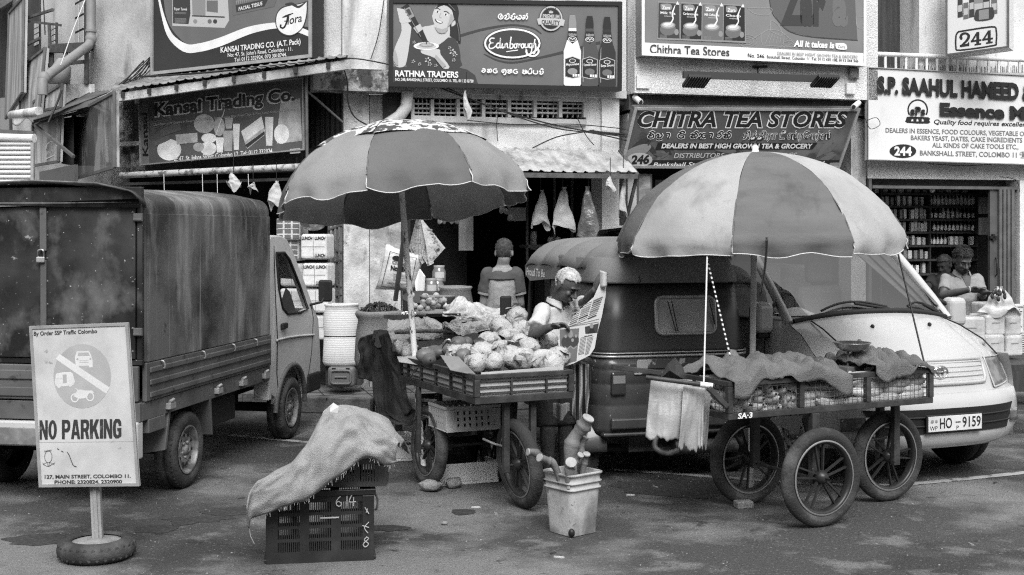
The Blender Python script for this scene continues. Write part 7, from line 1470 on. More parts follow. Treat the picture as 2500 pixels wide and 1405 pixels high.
# ---- second stall behind the papaya cart
st = thing('market_stall', 'long dark wooden trestle behind the papaya cart covered with plastic sheets', 'stall', (-.2, 10.5, 0))
mb = MB(); mb.box((-.85, -.35, .86), (1.0, .75, .89)); mb.box((-.92, -.42, .90), (.9, -.38, .925)); mb.box((-.92, .5, 1.02), (.95, .54, 1.05)); mb.build('table_top', m_wood, st)
for x in (-.8, .9):
    for y in (-.3, .65): mb = MB(); mb.box((x - .03, y - .03, 0), (x + .03, y + .03, .86)); mb.build('leg', m_wood, st)
mb = MB(); mb.box((-.86, .50, .89), (.98, .52, 1.02)); mb.build('side_board', m_wood, st)
def heap(pxs, D0, D1, seed, label, M=m_plas, amp=.03, name='plastic_sheet'):
    """sheet between an upper and a lower outline of photo pixels"""
    t_, b_ = pxs; t_ = spl(t_, 8); b_ = spl(b_, 8)
    def f(u, v):
        i = u * (len(t_) - 1); j = min(int(i), len(t_) - 2); a = V(t_[j] + (0,)).lerp(V(t_[j + 1] + (0,)), i - j); i = u * (len(b_) - 1); j = min(int(i), len(b_) - 2); b = V(b_[j] + (0,)).lerp(V(b_[j + 1] + (0,)), i - j)
        q = a.lerp(b, v); n_ = amp * (noise.noise(V((u * 6, v * 4, seed))) + .6 * noise.noise(V((u * 15 + v * 9, v * 8, seed))) + .35 * abs(noise.noise(V((u * 24 - v * 12, v * 20, seed)))))
        return P(q.x, q.y, D0 + (D1 - D0) * v) + V((0, -n_ * 2 - .06 * math.sin(v * 3.1), n_))
    return cloth(f, 60, 30, name, label, 'sheet', M, .004)
heap(([(948, 780), (975, 782), (1000, 778), (1015, 776), (1032, 778), (1040, 775), (1080, 792)], [(945, 842), (980, 838), (1020, 832), (1060, 832), (1084, 828)]), 10.4, 10.0, 1, 'pale plastic covers over goods at the near end of the trestle', amp=.022)
heap(([(1085, 768), (1108, 735), (1128, 726), (1150, 740), (1200, 752), (1250, 762), (1290, 785)], [(1080, 772), (1130, 775), (1180, 782), (1230, 786), (1270, 788), (1292, 790)]), 11.0, 10.4, 2, 'peaked translucent plastic sheet at the back of the trestle', amp=.035)
heap(([(1115, 772), (1160, 775), (1200, 772), (1240, 776), (1262, 780)], [(1112, 784), (1160, 786), (1210, 786), (1240, 788), (1262, 790)]), 10.6, 10.3, 3, 'rolled strip of plastic sheet along the trestle', amp=.02)
heap(([(1082, 792), (1110, 788), (1160, 786), (1200, 780), (1250, 778)], [(1085, 800), (1128, 822), (1148, 818), (1190, 805), (1240, 800)]), 10.2, 9.7, 4, 'crumpled plastic sheet hanging over the trestle front', amp=.04)
mb = MB(); mb.tube([P(964, 812, 9.9), P(1040, 808, 9.85), P(1110, 810, 9.8)], .016, 8); o = mb.build('wooden_rod', m_post); tag(o, 'round wooden rod holding down the plastic covers', 'rod')
mb = MB(); mb.bar(P(1040, 770, 10.5), P(1125, 768, 10.5), .03, .02); o = mb.build('dark_batten', m_black); tag(o, 'dark flat batten lying across the trestle back', 'batten')
mb = MB(); mb.add([P(*p) for p in ((950, 842, 9.8), (1085, 832, 9.7), (1160, 815, 9.7), (1200, 835, 9.5), (1100, 845, 9.4), (960, 862, 9.5))], [(0, 1, 2, 3, 4, 5)]); o = mb.build('front_shade_board', m_black, solid=.02); tag(o, 'black board painted as shade along the trestle front edge', 'board')  # black sheet stands in for the shade under the trays
# tarpaulins at the stall's end
m_tarp = mat('dark_tarpaulin', .030, r=.7, g2=.05, sc=4, lo=.4, hi=.65, bump=.4, bsc=14, ex=((.10, 12, .64, .72, (1, 1, 1), .5),))
def tarp(q, seed, label, M=m_tarp, amp=.03):
    def f(u, v):
        p = (V(q[0]) * (1 - u) + V(q[1]) * u) * (1 - v) + (V(q[3]) * (1 - u) + V(q[2]) * u) * v
        return p + V((amp * noise.noise(V((u * 3, v * 3, seed))), -amp * math.sin(u * 8 + seed + v * 2) - amp * noise.noise(V((u * 8, v * 5, seed + 3))), amp * .6 * noise.noise(V((u * 5, v * 5, seed))) * v))
    return cloth(f, 34, 34, 'tarpaulin', label, 'tarpaulin', M, .006)
tarp([P(905, 830, 9.9), P(948, 812, 9.7), P(1010, 1005, 9.5), P(918, 1040, 9.75)], 1, 'dark tarpaulin hanging at the near end of the trestle')
tarp([P(880, 825, 10.9), P(925, 810, 10.6), P(950, 935, 10.6), P(872, 925, 10.9)], 2, 'black sheet hanging behind the tarpaulin under the chilli sack')
tarp([P(915, 1005, 9.8), P(1000, 985, 9.6), P(1040, 1045, 9.4), P(945, 1030, 9.5)], 3, 'folded tarpaulin end spread on the road by the cart wheel', amp=.04)
mb = MB(); mb.add([P(*p) for p in ((913, 808, 9.85), (930, 805, 9.85), (948, 808, 9.8), (946, 846, 9.75), (922, 850, 9.8), (908, 838, 9.85))], [(0, 1, 2, 3, 4, 5)]); o = mb.build('grey_card', mat('grey_card', .10, r=.7), solid=.01); tag(o, 'flat grey card propped on the tarpaulin end', 'card')
# ---- sacks, jars, onions on the pavement side
m_wov = mat('white_woven_sack', .60, r=.6, g2=.5, sc=3, lo=.4, hi=.65, wave=(.40, 14, 'Z', .6, .55, .95), bump=.15, bsc=90)
t = thing('rice_sack', 'tall white woven sack with ribbed sides and open top, tied round the middle', 'sack', P(833, 893, 12.7))
def sk(z, r): return (r, z)
mb = MB(Matrix.Scale(.62, 4, V((0, 1, 0)))); mb.lathe([(0, 0), (.165, .0), (.185, .04), (.182, .15), (.176, .27), (.168, .30), (.172, .32), (.180, .42), (.178, .55), (.174, .60), (.182, .605), (.182, .625), (.170, .625), (.165, .60), (0, .59)], 36, wob=.006); mb.build('sack_body', m_wov, t)
mb = MB(Matrix.Scale(.62, 4, V((0, 1, 0)))); mb.tube([V((.171 * math.cos(R(a)), .171 * math.sin(R(a)), .30)) for a in range(0, 360, 15)], .006, 6, closed=True); mb.build('tie_string', m_cable, t)
mb = MB(Matrix.Scale(.62, 4, V((0, 1, 0)))); mb.lathe([(.163, .605), (.1, .618), (0, .622)], 24); mb.build('grain', mat('grain', .20, r=.9, g2=.12, sc=60, bump=.5, bsc=160), t)
t = thing('jerry_can', 'grey moulded jerrycan lying under the white woven sack', 'can', P(832, 946, 12.55), R(-2)); mb = MB(); mb.box((-.135, 0, 0), (.135, .14, .20)); mb.build('shell', m_g3, t, bev=.035, bseg=4)
mb = MB(); mb.tube([V((x, -.004, z + .1)) for x, z in rrect(0, 0, .10, .065, .03)], .012, 6, closed=True); mb.tube([V((x, -.004, .1)) for x in (-.06, .06)], .010, 6); mb.build('rib', m_g3, t)
for x in (-.07, .07): mb = MB(); mb.box((x - .02, -.004, .182), (x + .02, .0, .192)); mb.build('slot', m_black, t)
mb = MB(Matrix.Translation(P(833, 893, 12.7))); mb.box((-.16, .02, -.20), (.2, .24, -.002)); o = mb.build('low_bench', m_wood); tag(o, 'low dark bench carrying the white woven sack', 'bench')
m_jute = mat('jute_sack', .19, r=.95, g2=.13, sc=4, lo=.4, hi=.65, bump=.4, bsc=90, ex=((.04, 5, .66, .70, (1, 1, 1), .7),))
t = thing('chilli_sack', 'rolled jute sack brimming with dark dried chillies against the pillar', 'sack', P(925, 905, 11.4))
mb = MB(Matrix.Scale(.8, 4, V((0, 1, 0)))); mb.lathe([(0, 0), (.19, 0), (.22, .1), (.205, .35), (.185, .46), (.205, .49), (.215, .515), (.20, .54), (.18, .53), (.17, .5), (0, .5)], 30, wob=.012); mb.build('sack_body', m_jute, t)
mb = MB()
for k in range(300):
    a = random.uniform(0, 6.28); r = .17 * math.sqrt(random.random()); h = .525 + .07 * (1 - (r / .17) ** 2) + random.uniform(-.01, .02); p = V((r * math.cos(a), r * math.sin(a) * .8, h)); d = V((random.uniform(-1, 1), random.uniform(-1, 1), random.uniform(-.5, .7))).normalized() * random.uniform(.025, .05)
    mb.tube([p - d * .5, p + V((0, 0, .01)), p + d * .5], [.004, .0045, .002], 5)
o = mb.build('chillies', mat('dried_chilli', .025, r=.3, rnd=.3), t); o['kind'] = 'stuff'
t = thing('noodle_sack', 'printed white noodle sack leaning flat against the blotchy pillar', 'sack', P(965, 705, 12.3), world=True)
pl = Pl3(P(945, 600, 12.15), P(1010, 620, 12.0), P(920, 700, 12.2)); cs = [(942, 596), (958, 606), (990, 616), (1027, 620), (1024, 640), (1006, 700), (1001, 712), (960, 708), (916, 707), (926, 680), (936, 630)]
mb = MB(); f_ = [pl.hit(x, y) for x, y in cs]; ce = sum(f_, V((0, 0, 0))) / len(f_); n = len(f_)
fr_ = [ce.lerp(p, .72) + pl.n * .05 for p in f_]; mb.add(f_ + fr_ + [p - pl.n * .05 for p in f_], [list(range(n, 2 * n))] + [(i, (i + 1) % n, (i + 1) % n + n, i + n) for i in range(n)] + [(i, i + 2 * n, (i + 1) % n + 2 * n, (i + 1) % n) for i in range(n)], 0, True); mb.build('sack_body', mat('printed_sack', .55, r=.5, g2=.42, sc=5, lo=.4, hi=.6, st=(1, 1, 5), bump=.3, bsc=30), t)
a = Art(pl, 880, 480, .2278, base=.056); a.rib([(318, 590), (318, 590), (480, 640), (600, 660), (535, 1000), (225, 965), (318, 590)], 7, m_ink); a.el(390, 665, 50, 28, m_ink, 10); a.txt('Chinese', (340, 722), (500, 745), 36, m_g3, .03); a.txt('Noodles', (322, 790), (522, 810), 52, m_ink, .05, .1)
for y in (830, 850, 870, 890): a.rib([(350, y), (510, y + 14)], 6, m_g4)
a.txt('SUPERFINE PRODUCTS', (285, 935), (490, 950), 14, m_g2, .02); a.put('lettering', t)
mb = MB(); mb.bar(P(990, 555, 11.9), P(965, 735, 12.05), .035, .03); o = mb.build('wooden_prop', m_wood); tag(o, 'dark wooden prop leaning over the noodle sack', 'prop')
# hanging newspapers
t = thing('newspaper_bundle', 'bundle of newspapers hanging by its corner at the shop doorway', 'newspapers', P(1025, 520, 11.9), world=True)
a0 = P(1022, 512, 11.9)
for k, (x, y, d) in enumerate(((1006, 620, 12.0), (1012, 618, 11.98), (1020, 640, 11.97), (1030, 645, 11.95), (1038, 640, 11.93), (1044, 650, 11.92), (1050, 648, 11.9))):
    mb = MB(); b = P(x, y, d); mb.add([a0, a0 + V((.03, .01, -.05)), b + V((.035, .02, .02)), b, b + V((-.03, 0, .06))], [(0, 1, 2, 3, 4)]); mb.build('sheet', m_news, t, solid=.002)
mb = MB(); mb.add([P(1026, 530, 11.88), P(1087, 606, 11.95), P(1047, 650, 11.9), P(1040, 600, 11.87)], [(0, 1, 2, 3)]); s_ = mb.build('sheet', m_news, t, solid=.002)
pl = Pl3(P(1026, 530, 11.88), P(1087, 606, 11.95), P(1047, 650, 11.9)); a = Art(pl, 880, 480, .2278, base=.012)
for k in range(5): a.rib([(716 + k * 26, 350 + k * 40), (770 + k * 20, 330 + k * 42 + 30)], 16, m_g4); a.rib([(725 + k * 10, 470 + k * 8), (840 - k * 12, 640 - k * 20)], 3, m_g3)
a.poly([(812, 570), (846, 548), (850, 575), (818, 592)], m_g2); a.put('newsprint_columns', t)
for k, (px, py, D, l) in enumerate(((1072, 690, 11.9, 'glass jar with pale label standing on two others'), (1053, 722, 11.8, 'lower glass jar beside the umbrella pole'), (1068, 722, 11.85, 'lower glass jar under the labelled one'))):
    if k == 0:
        t = thing('glass_jar', l, 'jar', P(px, py, D), 0, 'glass jars by the doorway'); mb = MB(); mb.lathe([(0, 0), (.06, 0), (.064, .02), (.064, .10), (.05, .13), (.045, .14)], 20); mb.build('glass_body', mat('jar_glass', .16, r=.1, spec=.8, g2=.08, sc=5, lo=.4, hi=.6, st=(1, 1, 4)), t); mb = MB(); mb.lathe([(.05, .138), (.052, .16), (0, .163)], 18); mb.build('lid', m_g4, t); mb = MB(); mb.lathe([(.0655, .045), (.0655, .10)], 6, a0=R(240), a1=R(320)); mb.build('label', m_g5, t); jar0 = t
    else: dup(jar0, P(px, py, D), label=l)
t = thing('onion_basket', 'shallow basket of pale onions behind the trestle', 'basket', P(1050, 772, 11.0)); mb = MB(); mb.lathe([(0, 0), (.14, 0), (.16, .05), (.15, .05), (.13, .01)], 20); mb.build('basket_shell', m_g4, t)
m_on = mat('onion_skin', .38, r=.4, g2=.25, sc=8, lo=.4, hi=.65, rnd=.25)
ro = random.Random(2); o0 = None
for k in range(26):
    p = P(1050, 772, 11.0) + V((ro.uniform(-.15, .15), ro.uniform(-.12, .05), .05 + .05 * (k // 10) + ro.uniform(0, .02)))
    if o0 is None: mb = MB(); mb.lathe([(0, -.026), (.018, -.022), (.029, -.004), (.026, .012), (.010, .024), (.004, .036), (0, .038)], 12); o0 = mb.build('onion', m_on); tag(o0, 'small pale onion heaped in the shallow basket', 'onion', 'onions in the basket'); o0.location = p
    else: q = o0.copy(); COL.objects.link(q); q.location = p; q.rotation_euler = (ro.uniform(-1, 1), ro.uniform(-1, 1), 0)
mb = MB(); 
for k in range(24): mb.ell(P(1000 + random.uniform(-18, 16), 768 + random.uniform(-6, 3), 10.9), (.012, .012, .01), 6, 5)
o = mb.build('garlic', m_wht, kind='stuff')
t = thing('round_basket', 'round woven basket behind the onions', 'basket', P(1068, 762, 11.4)); mb = MB(); mb.lathe([(0, 0), (.14, 0), (.16, .14), (.165, .145), (.15, .145), (.13, .02)], 24); mb.build('woven_side', m_jute, t)
for k, (px, py, w_, h, l) in enumerate(((1112, 762, .15, .24, 'open pale jute sack behind the plastic sheets'), (1096, 770, .1, .18, 'small sack standing between basket and open sack'))):
    t = thing('grain_sack', l, 'sack', P(px, py, 11.7)); mb = MB(); mb.lathe([(0, 0), (w_, 0), (w_ * 1.1, h * .3), (w_ * .95, h * .85), (w_ * 1.08, h * .95), (w_, h), (w_ * .85, h * .92), (0, h * .9)], 20, wob=.012); mb.build('sack_body', m_jute, t)
mb = MB(); mb.lathe([(0, 0), (.10, .02), (.16, .05), (.155, .055), (.09, .03), (0, .012)], 24, M=Matrix.Translation(P(1024, 738, 11.6)) @ Matrix.Rotation(.3, 4, 'X')); o = mb.build('round_tray', m_g2); tag(o, 'dark round tray tilted by the umbrella pole', 'tray')
mb = MB(); mb.add([P(*p) for p in ((1014, 690, 11.8), (1025, 658, 11.8), (1037, 675, 11.75), (1034, 720, 11.75), (1018, 720, 11.8))], [(0, 1, 2, 3, 4)]); o = mb.build('pale_bag', m_wht, solid=.02); tag(o, 'small pale paper bag hanging beside the newspaper bundle', 'bag')
# bags hanging in the dark doorway
def hbag(px, y0, y1, wpx, D, label, M, seed, name='hanging_bag', grp='plastic bags hanging in the shop doorways'):
    t = thing(name, label, 'bag', P(px, y1, D), 0, grp, world=True); mb = MB()
    def f(u, v):
        a = 2 * math.pi * u; k = min(1, .12 + .95 * v ** .8) if v > .1 else .22 - v * .9
        r = wpx / 2 * k * (1 + .22 * v * math.sin(3 * a + seed) + .25 * noise.noise(V((math.cos(a) * 1.5, math.sin(a) * 1.5, v * 3 + seed)))); yy = y0 + (y1 - y0) * v + (10 * math.sin(a * 2 + seed) + 6 * math.sin(a * 3)) * (v > .8) * (v - .8) * 5
        return P(px + r * math.cos(a) + 4 * math.sin(v * 4 + seed), yy, D) + V((0, .045 * math.sin(a) * k + .02 * noise.noise(V((u * 6, v * 5, seed))), 0))
    mb.grid(f, 24, 16); mb.build('film', M, t, weld=.0005)
    mb = MB(); mb.tube([P(px, y0 - 45, D), P(px, y0 + 8, D)], .004, 5); mb.build('string', m_cable, t)
    return t
m_bagw = mat('white_bag_film', .5, tl=.25, r=.4, g2=.38, sc=6, lo=.4, hi=.65, bump=.3, bsc=22); m_bagd = mat('dark_bag_film', .05, r=.22, g2=.10, sc=7, lo=.4, hi=.62, bump=.5, bsc=20, spec=.8)
hbag(1320, 464, 550, 42, 13.5, 'first pale plastic bag tied by the neck in the dark doorway', m_bagw, 1); hbag(1374, 457, 558, 54, 13.45, 'widest white plastic bag hanging between two others', m_bagw, 2); hbag(1437, 455, 588, 58, 13.35, 'dark shiny bag bundle hanging next to the white bag', m_bagd, 5)
hbag(1490, 430, 462, 24, 13.0, 'small white bag tied to the tin awning post', m_bagw, 3); hbag(1522, 425, 520, 20, 13.4, 'long pale bag hanging by the awning brace', m_bagw, 8); hbag(1139, 222, 278, 20, 13.0, 'thin plastic bag tied beneath the sauce billboard', m_bagw, 4)
for (px, y0, y1, w_, l) in ((570, 422, 455, 36, 'knotted clear bag on the peeling pole'), (618, 445, 462, 20, 'small knotted bag half behind the truck roof'), (675, 442, 502, 46, 'large clear bag of packets hanging above the truck roof'), (725, 430, 450, 18, 'knotted bag beside the umbrella edge')):
    hbag(px, y0, y1, w_, 12.85, l, m_bagw, px, grp='bags hung from the white pole')
for x, y1 in ((400, 445), (494, 450), (530, 452), (606, 440)): mb = MB(); mb.tube([P(x, 425, 12.9), P(x + 1, y1 + 20, 12.9)], .004, 5); o = mb.build('hanging_string', m_hem); tag(o, 'white string hanging from the peeling pole above the truck', 'string', 'strings on the pole')
# sachet strips and packets in the doorway
sm = mat('sachet_foil', .10, r=.3, g2=.22, sc=14, lo=.45, hi=.55, rnd=.4); s0 = None
for (px, py) in [(1060 + 16 * i + 5 * j, 520 + 14 * j) for i in range(4) for j in range(3)] + [(1133, 515), (1148, 514), (1163, 516), (1222, 490), (1222, 506), (1222, 522), (1240, 492), (1240, 508), (1240, 524), (1240, 540), (1082, 545)]:
    p = P(px, py, 13.6)
    if s0 is None: mb = MB(); mb.ell((0, 0, 0), (.032, .012, .042), 8, 6); s0 = mb.build('sachet', sm); tag(s0, 'little foil sachet hanging in strips at the dark shop door', 'sachet', 'sachets hanging in the doorway'); s0.location = p; 
    else: q = s0.copy(); COL.objects.link(q); q.location = p
    (s0 if s0 and px == 1060 else q).rotation_euler = (0, random.uniform(-.6, .6), random.uniform(-.4, .4))
mb = MB(); mb.box((-.10, 0, 0), (.10, .2, .15)); o = mb.build('carton', m_g4); o.location = P(1262, 540, 14.3); tag(o, 'grey carton lying on the shelf inside the dark shop', 'carton')
mb = MB(); mb.box((-.08, 0, -.9), (.08, .12, .0)); o = mb.build('wooden_post', m_post); o.location = P(1138, 612, 14.0); tag(o, 'squared wooden post standing inside the dark shop', 'post')
t = thing('glass_counter', 'dim glass fronted counter with jars inside the dark shop', 'counter', FC.pt(U(1400), KZ, -.9), world=True)
mb = MB(); FC.pxbox(mb, 1330, 1450, 640, 900, -.8, .4); mb.build('body', m_wood, t)
mb = MB()
for x in (1285, 1352, 1395, 1448): FC.pxbox(mb, x, x + 5, 430, 640, -.8, .03)
FC.pxbox(mb, 1285, 1450, 598, 606, -.8, .3); mb.build('frame', m_steel, t)
for k, (px, l) in enumerate(((1303, 'tall can with label on the dim counter'), (1345, 'shorter tin beside the labelled can'), (1362, 'pale tin next to the shelf upright'))):
    mb = MB(); mb.lathe([(0, 0), (.04, 0), (.04, .20 - .07 * (k > 0)), (.03, .215 - .07 * (k > 0)), (0, .22 - .07 * (k > 0))], 14); o = mb.build('tin', m_g5); o.location = P(px, 610, 14.6); tag(o, l, 'tin')
t = thing('junction_box', 'small white junction box on the tea shop wall', 'box', FC.pt(0, 0, 0), world=True); mb = MB(); FC.pxbox(mb, 1555, 1586, 185, 216, .25, .03); mb.build('lid', m_white, t)

# ---- stacked paper packs of the left shop
m_pack = mat('shrink_wrapped_paper', .56, r=.4, g2=.44, sc=5, lo=.4, hi=.65, bump=.3, bsc=16, spec=.55, rnd=.12)
pk = [(765, 603, 66, 62, 12.6, 'upper pack printed LUNCH beside the truck mirror'), (768, 672, 64, 58, 12.62, 'second pack printed LUNCH below the upper one'), (703, 560, 62, 55, 12.9, 'pack of boxed tissues above the truck cab'), (712, 672, 60, 56, 12.95, 'plain white pack seen through the cab window'), (712, 735, 62, 60, 12.95, 'lower plain pack seen through the cab window'), (770, 735, 62, 60, 12.66, 'third pack down beside the lattice gate'), (770, 800, 62, 62, 12.7, 'fourth pack down behind the white sack'), (712, 800, 62, 62, 12.98, 'bottom plain pack behind the cab door'), (700, 612, 60, 52, 12.95, 'pack of dark wrapped goods behind the cab window')]
for k, (px, py, w_, h, D, l) in enumerate(pk):
    t = thing('paper_pack', l, 'pack', P(px, py + h / 2, D), R(-8), 'paper packs stacked at the corner shop'); s_ = F / D; a, b = w_ / s_ / 2, h / s_
    mb = MB(); mb.box((-a, 0, 0), (a, .3, b)); mb.build('wrap', m_pack, t, bev=.03, bseg=3)
    mb = MB(); mb.box((-.002, -.004, .02), (.002, 0, b - .02)); mb.box((-a + .02, -.004, b * .5), (a - .02, 0, b * .5 + .003)); mb.build('wrap_seam', m_g4, t)
    mb = MB()
    if 'LUNCH' in l:
        for (x, z) in ((-a * .9, b * .78), (a * .1, b * .78), (a * .1, b * .1)): tx = text2d('LUNCH', .04, .15); mb.mesh2(tx, lambda x_, y_, z_: V((x + x_ * .032, -.005, z + y_ * .045)))
        mb.build('lettering', m_ink, t)
    elif k in (2, 8):
        for i in range(3):
            for j in range(4): mb.box((-a + .01 + i * a * .66, -.005, .02 + j * b * .24), (-a + .01 + i * a * .66 + a * .5, -.002, .02 + j * b * .24 + b * .16))
        mb.build('box_print', m_g3, t)
t = thing('clear_bag', 'big clear bag stuffed with tangled packets above the paper packs', 'bag', P(765, 560, 12.7)); mb = MB(); mb.ell((0, .1, .09), (.15, .13, .10), 22, 14, nz=.25, nsc=2); mb.build('film', mat('tangled_packets', .12, r=.2, g2=.36, sc=16, lo=.48, hi=.58, bump=.4, bsc=20, spec=.8), t)

# ---- bottle shop shelves
sh_ = thing('bottle_shelves', 'dark wall shelves holding bottles and jars in the bottle shop', 'shelves', FC.pt(U(2300), KZ, -1.1), world=True)
SY = [472, 503, 535, 566, 599, 633, 668]
mb = MB()
for y in SY: FC.pxbox(mb, 2150, 2388, y, y + 5, -.72, .32)
mb.build('shelf', m_wood, sh_)
mb = MB()
for x in (2270, 2386, 2150): FC.pxbox(mb, x, x + 3, 455, 760, -.73, .3)
mb.build('upright', m_wood, sh_)
mb = MB(); FC.pxbox(mb, 2150, 2390, 450, 800, -1.06, .03); mb.build('back_board', m_dark2, sh_)
mbt = mat('bottle_glass', .05, r=.12, spec=.8, rnd=.5); mlb = mat('bottle_label', .75, r=.6, g2=.2, sc=30, lo=.5, hi=.58, rnd=.25); mbt2 = mat('pale_bottle', .38, r=.2, spec=.7, rnd=.4); mjar = mat('packet_print', .25, r=.4, g2=.7, sc=22, lo=.46, hi=.55, rnd=.6)
def bottle(glass, hh, r, label):
    t = thing('bottle', label, 'bottle', (0, 0, 0), 0, 'bottles on the shop shelves'); mb = MB(); mb.lathe([(0, 0), (r, 0), (r, hh * .62), (r * .45, hh * .78), (r * .36, hh * .82), (r * .36, hh * .92)], 12); mb.build('glass', glass, t)
    mb = MB(); mb.lathe([(r * .42, hh * .9), (r * .42, hh), (0, hh)], 10); mb.build('cap', m_g4, t); mb = MB(); mb.lathe([(r * 1.02, hh * .1), (r * 1.02, hh * .55)], 8, a0=R(210), a1=R(330)); mb.build('paper_label', mlb, t); return t
bA = bottle(mbt, .135, .022, 'slim dark essence bottle with white label on the shelves'); bB = bottle(mbt2, .15, .024, 'clear syrup bottle with round label on the shelves')
used = set()
def rowb(proto, x0, x1, n, shelf, lbl):
    for i in range(n):
        px = x0 + (x1 - x0) * i / max(1, n - 1); u, z = FC.uz(px, SY[shelf], -.72 + .0); p = FC.pt(u, z + .001, -.80)
        q = proto if proto.name not in used else dup(proto)
        used.add(proto.name); q.location = p; q['label'] = lbl; q.scale = (1, 1, random.uniform(.95, 1.06))
rowb(bB, 2281, 2384, 12, 1, 'clear syrup bottle in the highest bottle row of the shop'); rowb(bA, 2282, 2304, 3, 2, 'labelled bottle trio in the second bottle row'); rowb(bB, 2312, 2346, 4, 2, 'mixed clear bottle in the middle of the second bottle row'); rowb(bA, 2354, 2384, 4, 2, 'dark bottle at the door end of the second bottle row'); rowb(bA, 2289, 2384, 11, 3, 'dark essence bottle in the long third row'); rowb(bA, 2280, 2316, 5, 4, 'dark essence bottle in the short fourth row')
pkt = None
def packet(px, shelf, w_, h, lbl, rnd=False):
    global pkt
    u, z = FC.uz(px, SY[shelf], -.72); p = FC.pt(u, z + .001, -.80)
    if pkt is None: mb = MB(); mb.box((-.5, -.35, 0), (.5, .35, 1)); pkt = mb.build('grocery_pack', mjar, bev=.08); q = pkt
    else: q = pkt.copy(); COL.objects.link(q)
    tag(q, lbl, 'pack', 'packs and jars on the shop shelves'); q.location = p; q.scale = (w_, .08, h); q.rotation_euler = (0, 0, math.atan2(.28, 1))
for i in range(12): packet(2148 + i * 19.5, 0, .07, random.uniform(.08, .12), 'small carton on the uppermost shop shelf')
for s_, xs in ((1, (2160, 2172, 2184, 2200, 2214, 2228, 2244, 2258)), (2, (2172, 2182, 2192, 2206, 2216, 2234, 2244, 2256, 2264)), (3, (2190, 2202, 2214, 2234, 2242, 2250, 2258, 2266)), (4, (2208, 2222, 2236, 2250, 2262)), (5, (2216, 2228, 2242, 2256, 2268)), (6, (2220, 2232, 2246, 2262))):
    for x in xs: packet(x, s_, random.uniform(.035, .055), random.uniform(.09, .14), ('', 'narrow pack on the shelf beside the syrup bottles', 'narrow pack on the shelf beside the labelled trio', 'printed packet on the shelf before the long dark row', 'jar like pack on the shelf near the short bottle row', 'dim pack on the shelf behind the young man', 'dim pack on the lowest visible shelf')[s_])
for x in (2330, 2342, 2354, 2380): packet(x, 4, .05, .11, 'carton behind the curly haired man\'s head')
for (y0, y1) in ((482, 522), (532, 574)): 
    mb = MB(); FC.pxbox(mb, 2391, 2413, y0, y1, -.28, .02); o = mb.build('notice_board', m_g3); tag(o, 'grey notice board pair hung inside by the folded steel door', 'board', 'notice boards by the steel door')
mb = MB(); mb.ell(P(2276, 463, 15.2), (.035, .035, .04), 14, 10); o = mb.build('light_bulb', m_wht); tag(o, 'round unlit bulb hanging under the bottle shop lintel', 'bulb')
# right hand parcels on a low barrow
br = thing('parcel_barrow', 'low dark barrow loaded with plastic wrapped parcels before the bottle shop', 'barrow', P(2440, 900, 11.0) * V((1, 1, 0)), R(20))
mb = MB(); mb.box((-.55, -.3, .60), (.9, .5, .65)); mb.bar((-.5, -.25, 0), (-.5, -.25, .6), .04); mb.bar((.8, -.25, 0), (.8, -.25, .6), .04); mb.bar((-.5, .45, 0), (-.5, .45, .6), .04); mb.build('deck', m_wood, br); moto_wheel(br, V((.3, -.32, .29)), .28)
m_parc = mat('plastic_wrapped_parcel', .46, r=.3, g2=.28, sc=5, lo=.4, hi=.62, bump=.4, bsc=14, spec=.65, rnd=.1)
for (px, py, w_, h, D, l) in ((2368, 810, 92, 70, 10.7, 'wide plastic wrapped parcel nearest the van bonnet'), (2430, 845, 58, 55, 10.9, 'lowest parcel at the near end of the barrow'), (2432, 795, 56, 52, 10.92, 'middle parcel in the near barrow stack'), (2478, 845, 50, 52, 11.1, 'lowest parcel at the far barrow end'), (2474, 795, 50, 52, 11.12, 'middle parcel at the far barrow end'), (2440, 758, 62, 36, 11.0, 'opened white parcel on top of the barrow')):
    t = thing('wrapped_parcel', l, 'parcel', P(px, py + h / 2, D), R(16), 'parcels on the barrow'); s_ = F / D; a, b = w_ / s_ / 2, h / s_; mb = MB(); mb.box((-a, 0, 0), (a, .26, b)); mb.build('wrap', m_parc, t, bev=.025, bseg=3); mb = MB(); mb.box((-a * .4, -.003, b * .6), (a * .4, .0, b * .64)); mb.build('tape', m_g4, t)
hb = hbag(2440, 700, 765, 90, 10.95, 'open clear bag with dark snacks on top of the parcels', m_plas, 6, 'clear_bag', 'clear bag on the barrow')
mb = MB()
for k in range(16): mb.ell(P(2435 + random.uniform(-16, 20), 722 + random.uniform(-12, 10), 10.88), (.014, .014, .022), 7, 5)
o = mb.build('snacks', m_g2, kind='stuff')
for k, (x, y, l) in enumerate(((2485, 786, 'upper carton with printed lines at the photo edge'), (2520, 786, 'second upper carton at the photo edge'), (2500, 850, 'lower carton behind the parcels'))):
    t = thing('printed_carton', l, 'carton', P(x, y, 12.8), R(16)); mb = MB(); mb.box((-.075, 0, -.12), (.075, .2, .17)); mb.build('box', mat('white_carton', .52, r=.7), t); mb = MB()
    for i in range(9): mb.box((-.055, -.003, .12 - i * .022), (-.055 + random.uniform(.06, .11), -.001, .128 - i * .022))
    tx = text2d('SOFTY FOODS', .03); mb.mesh2(tx, lambda x_, y_, z_: V((-.065 + x_ * .019, -.003, .14 + y_ * .022))); mb.build('lettering', m_g2, t)
mb = MB(); mb.box((-.9, 0, 0), (.5, .4, .5)); o = mb.build('carton_stand', m_wood); o.location = P(2500, 900, 13.0) * V((1, 1, 0)) + V((0, 0, KZ)); tag(o, 'dark stand under the printed cartons', 'stand')

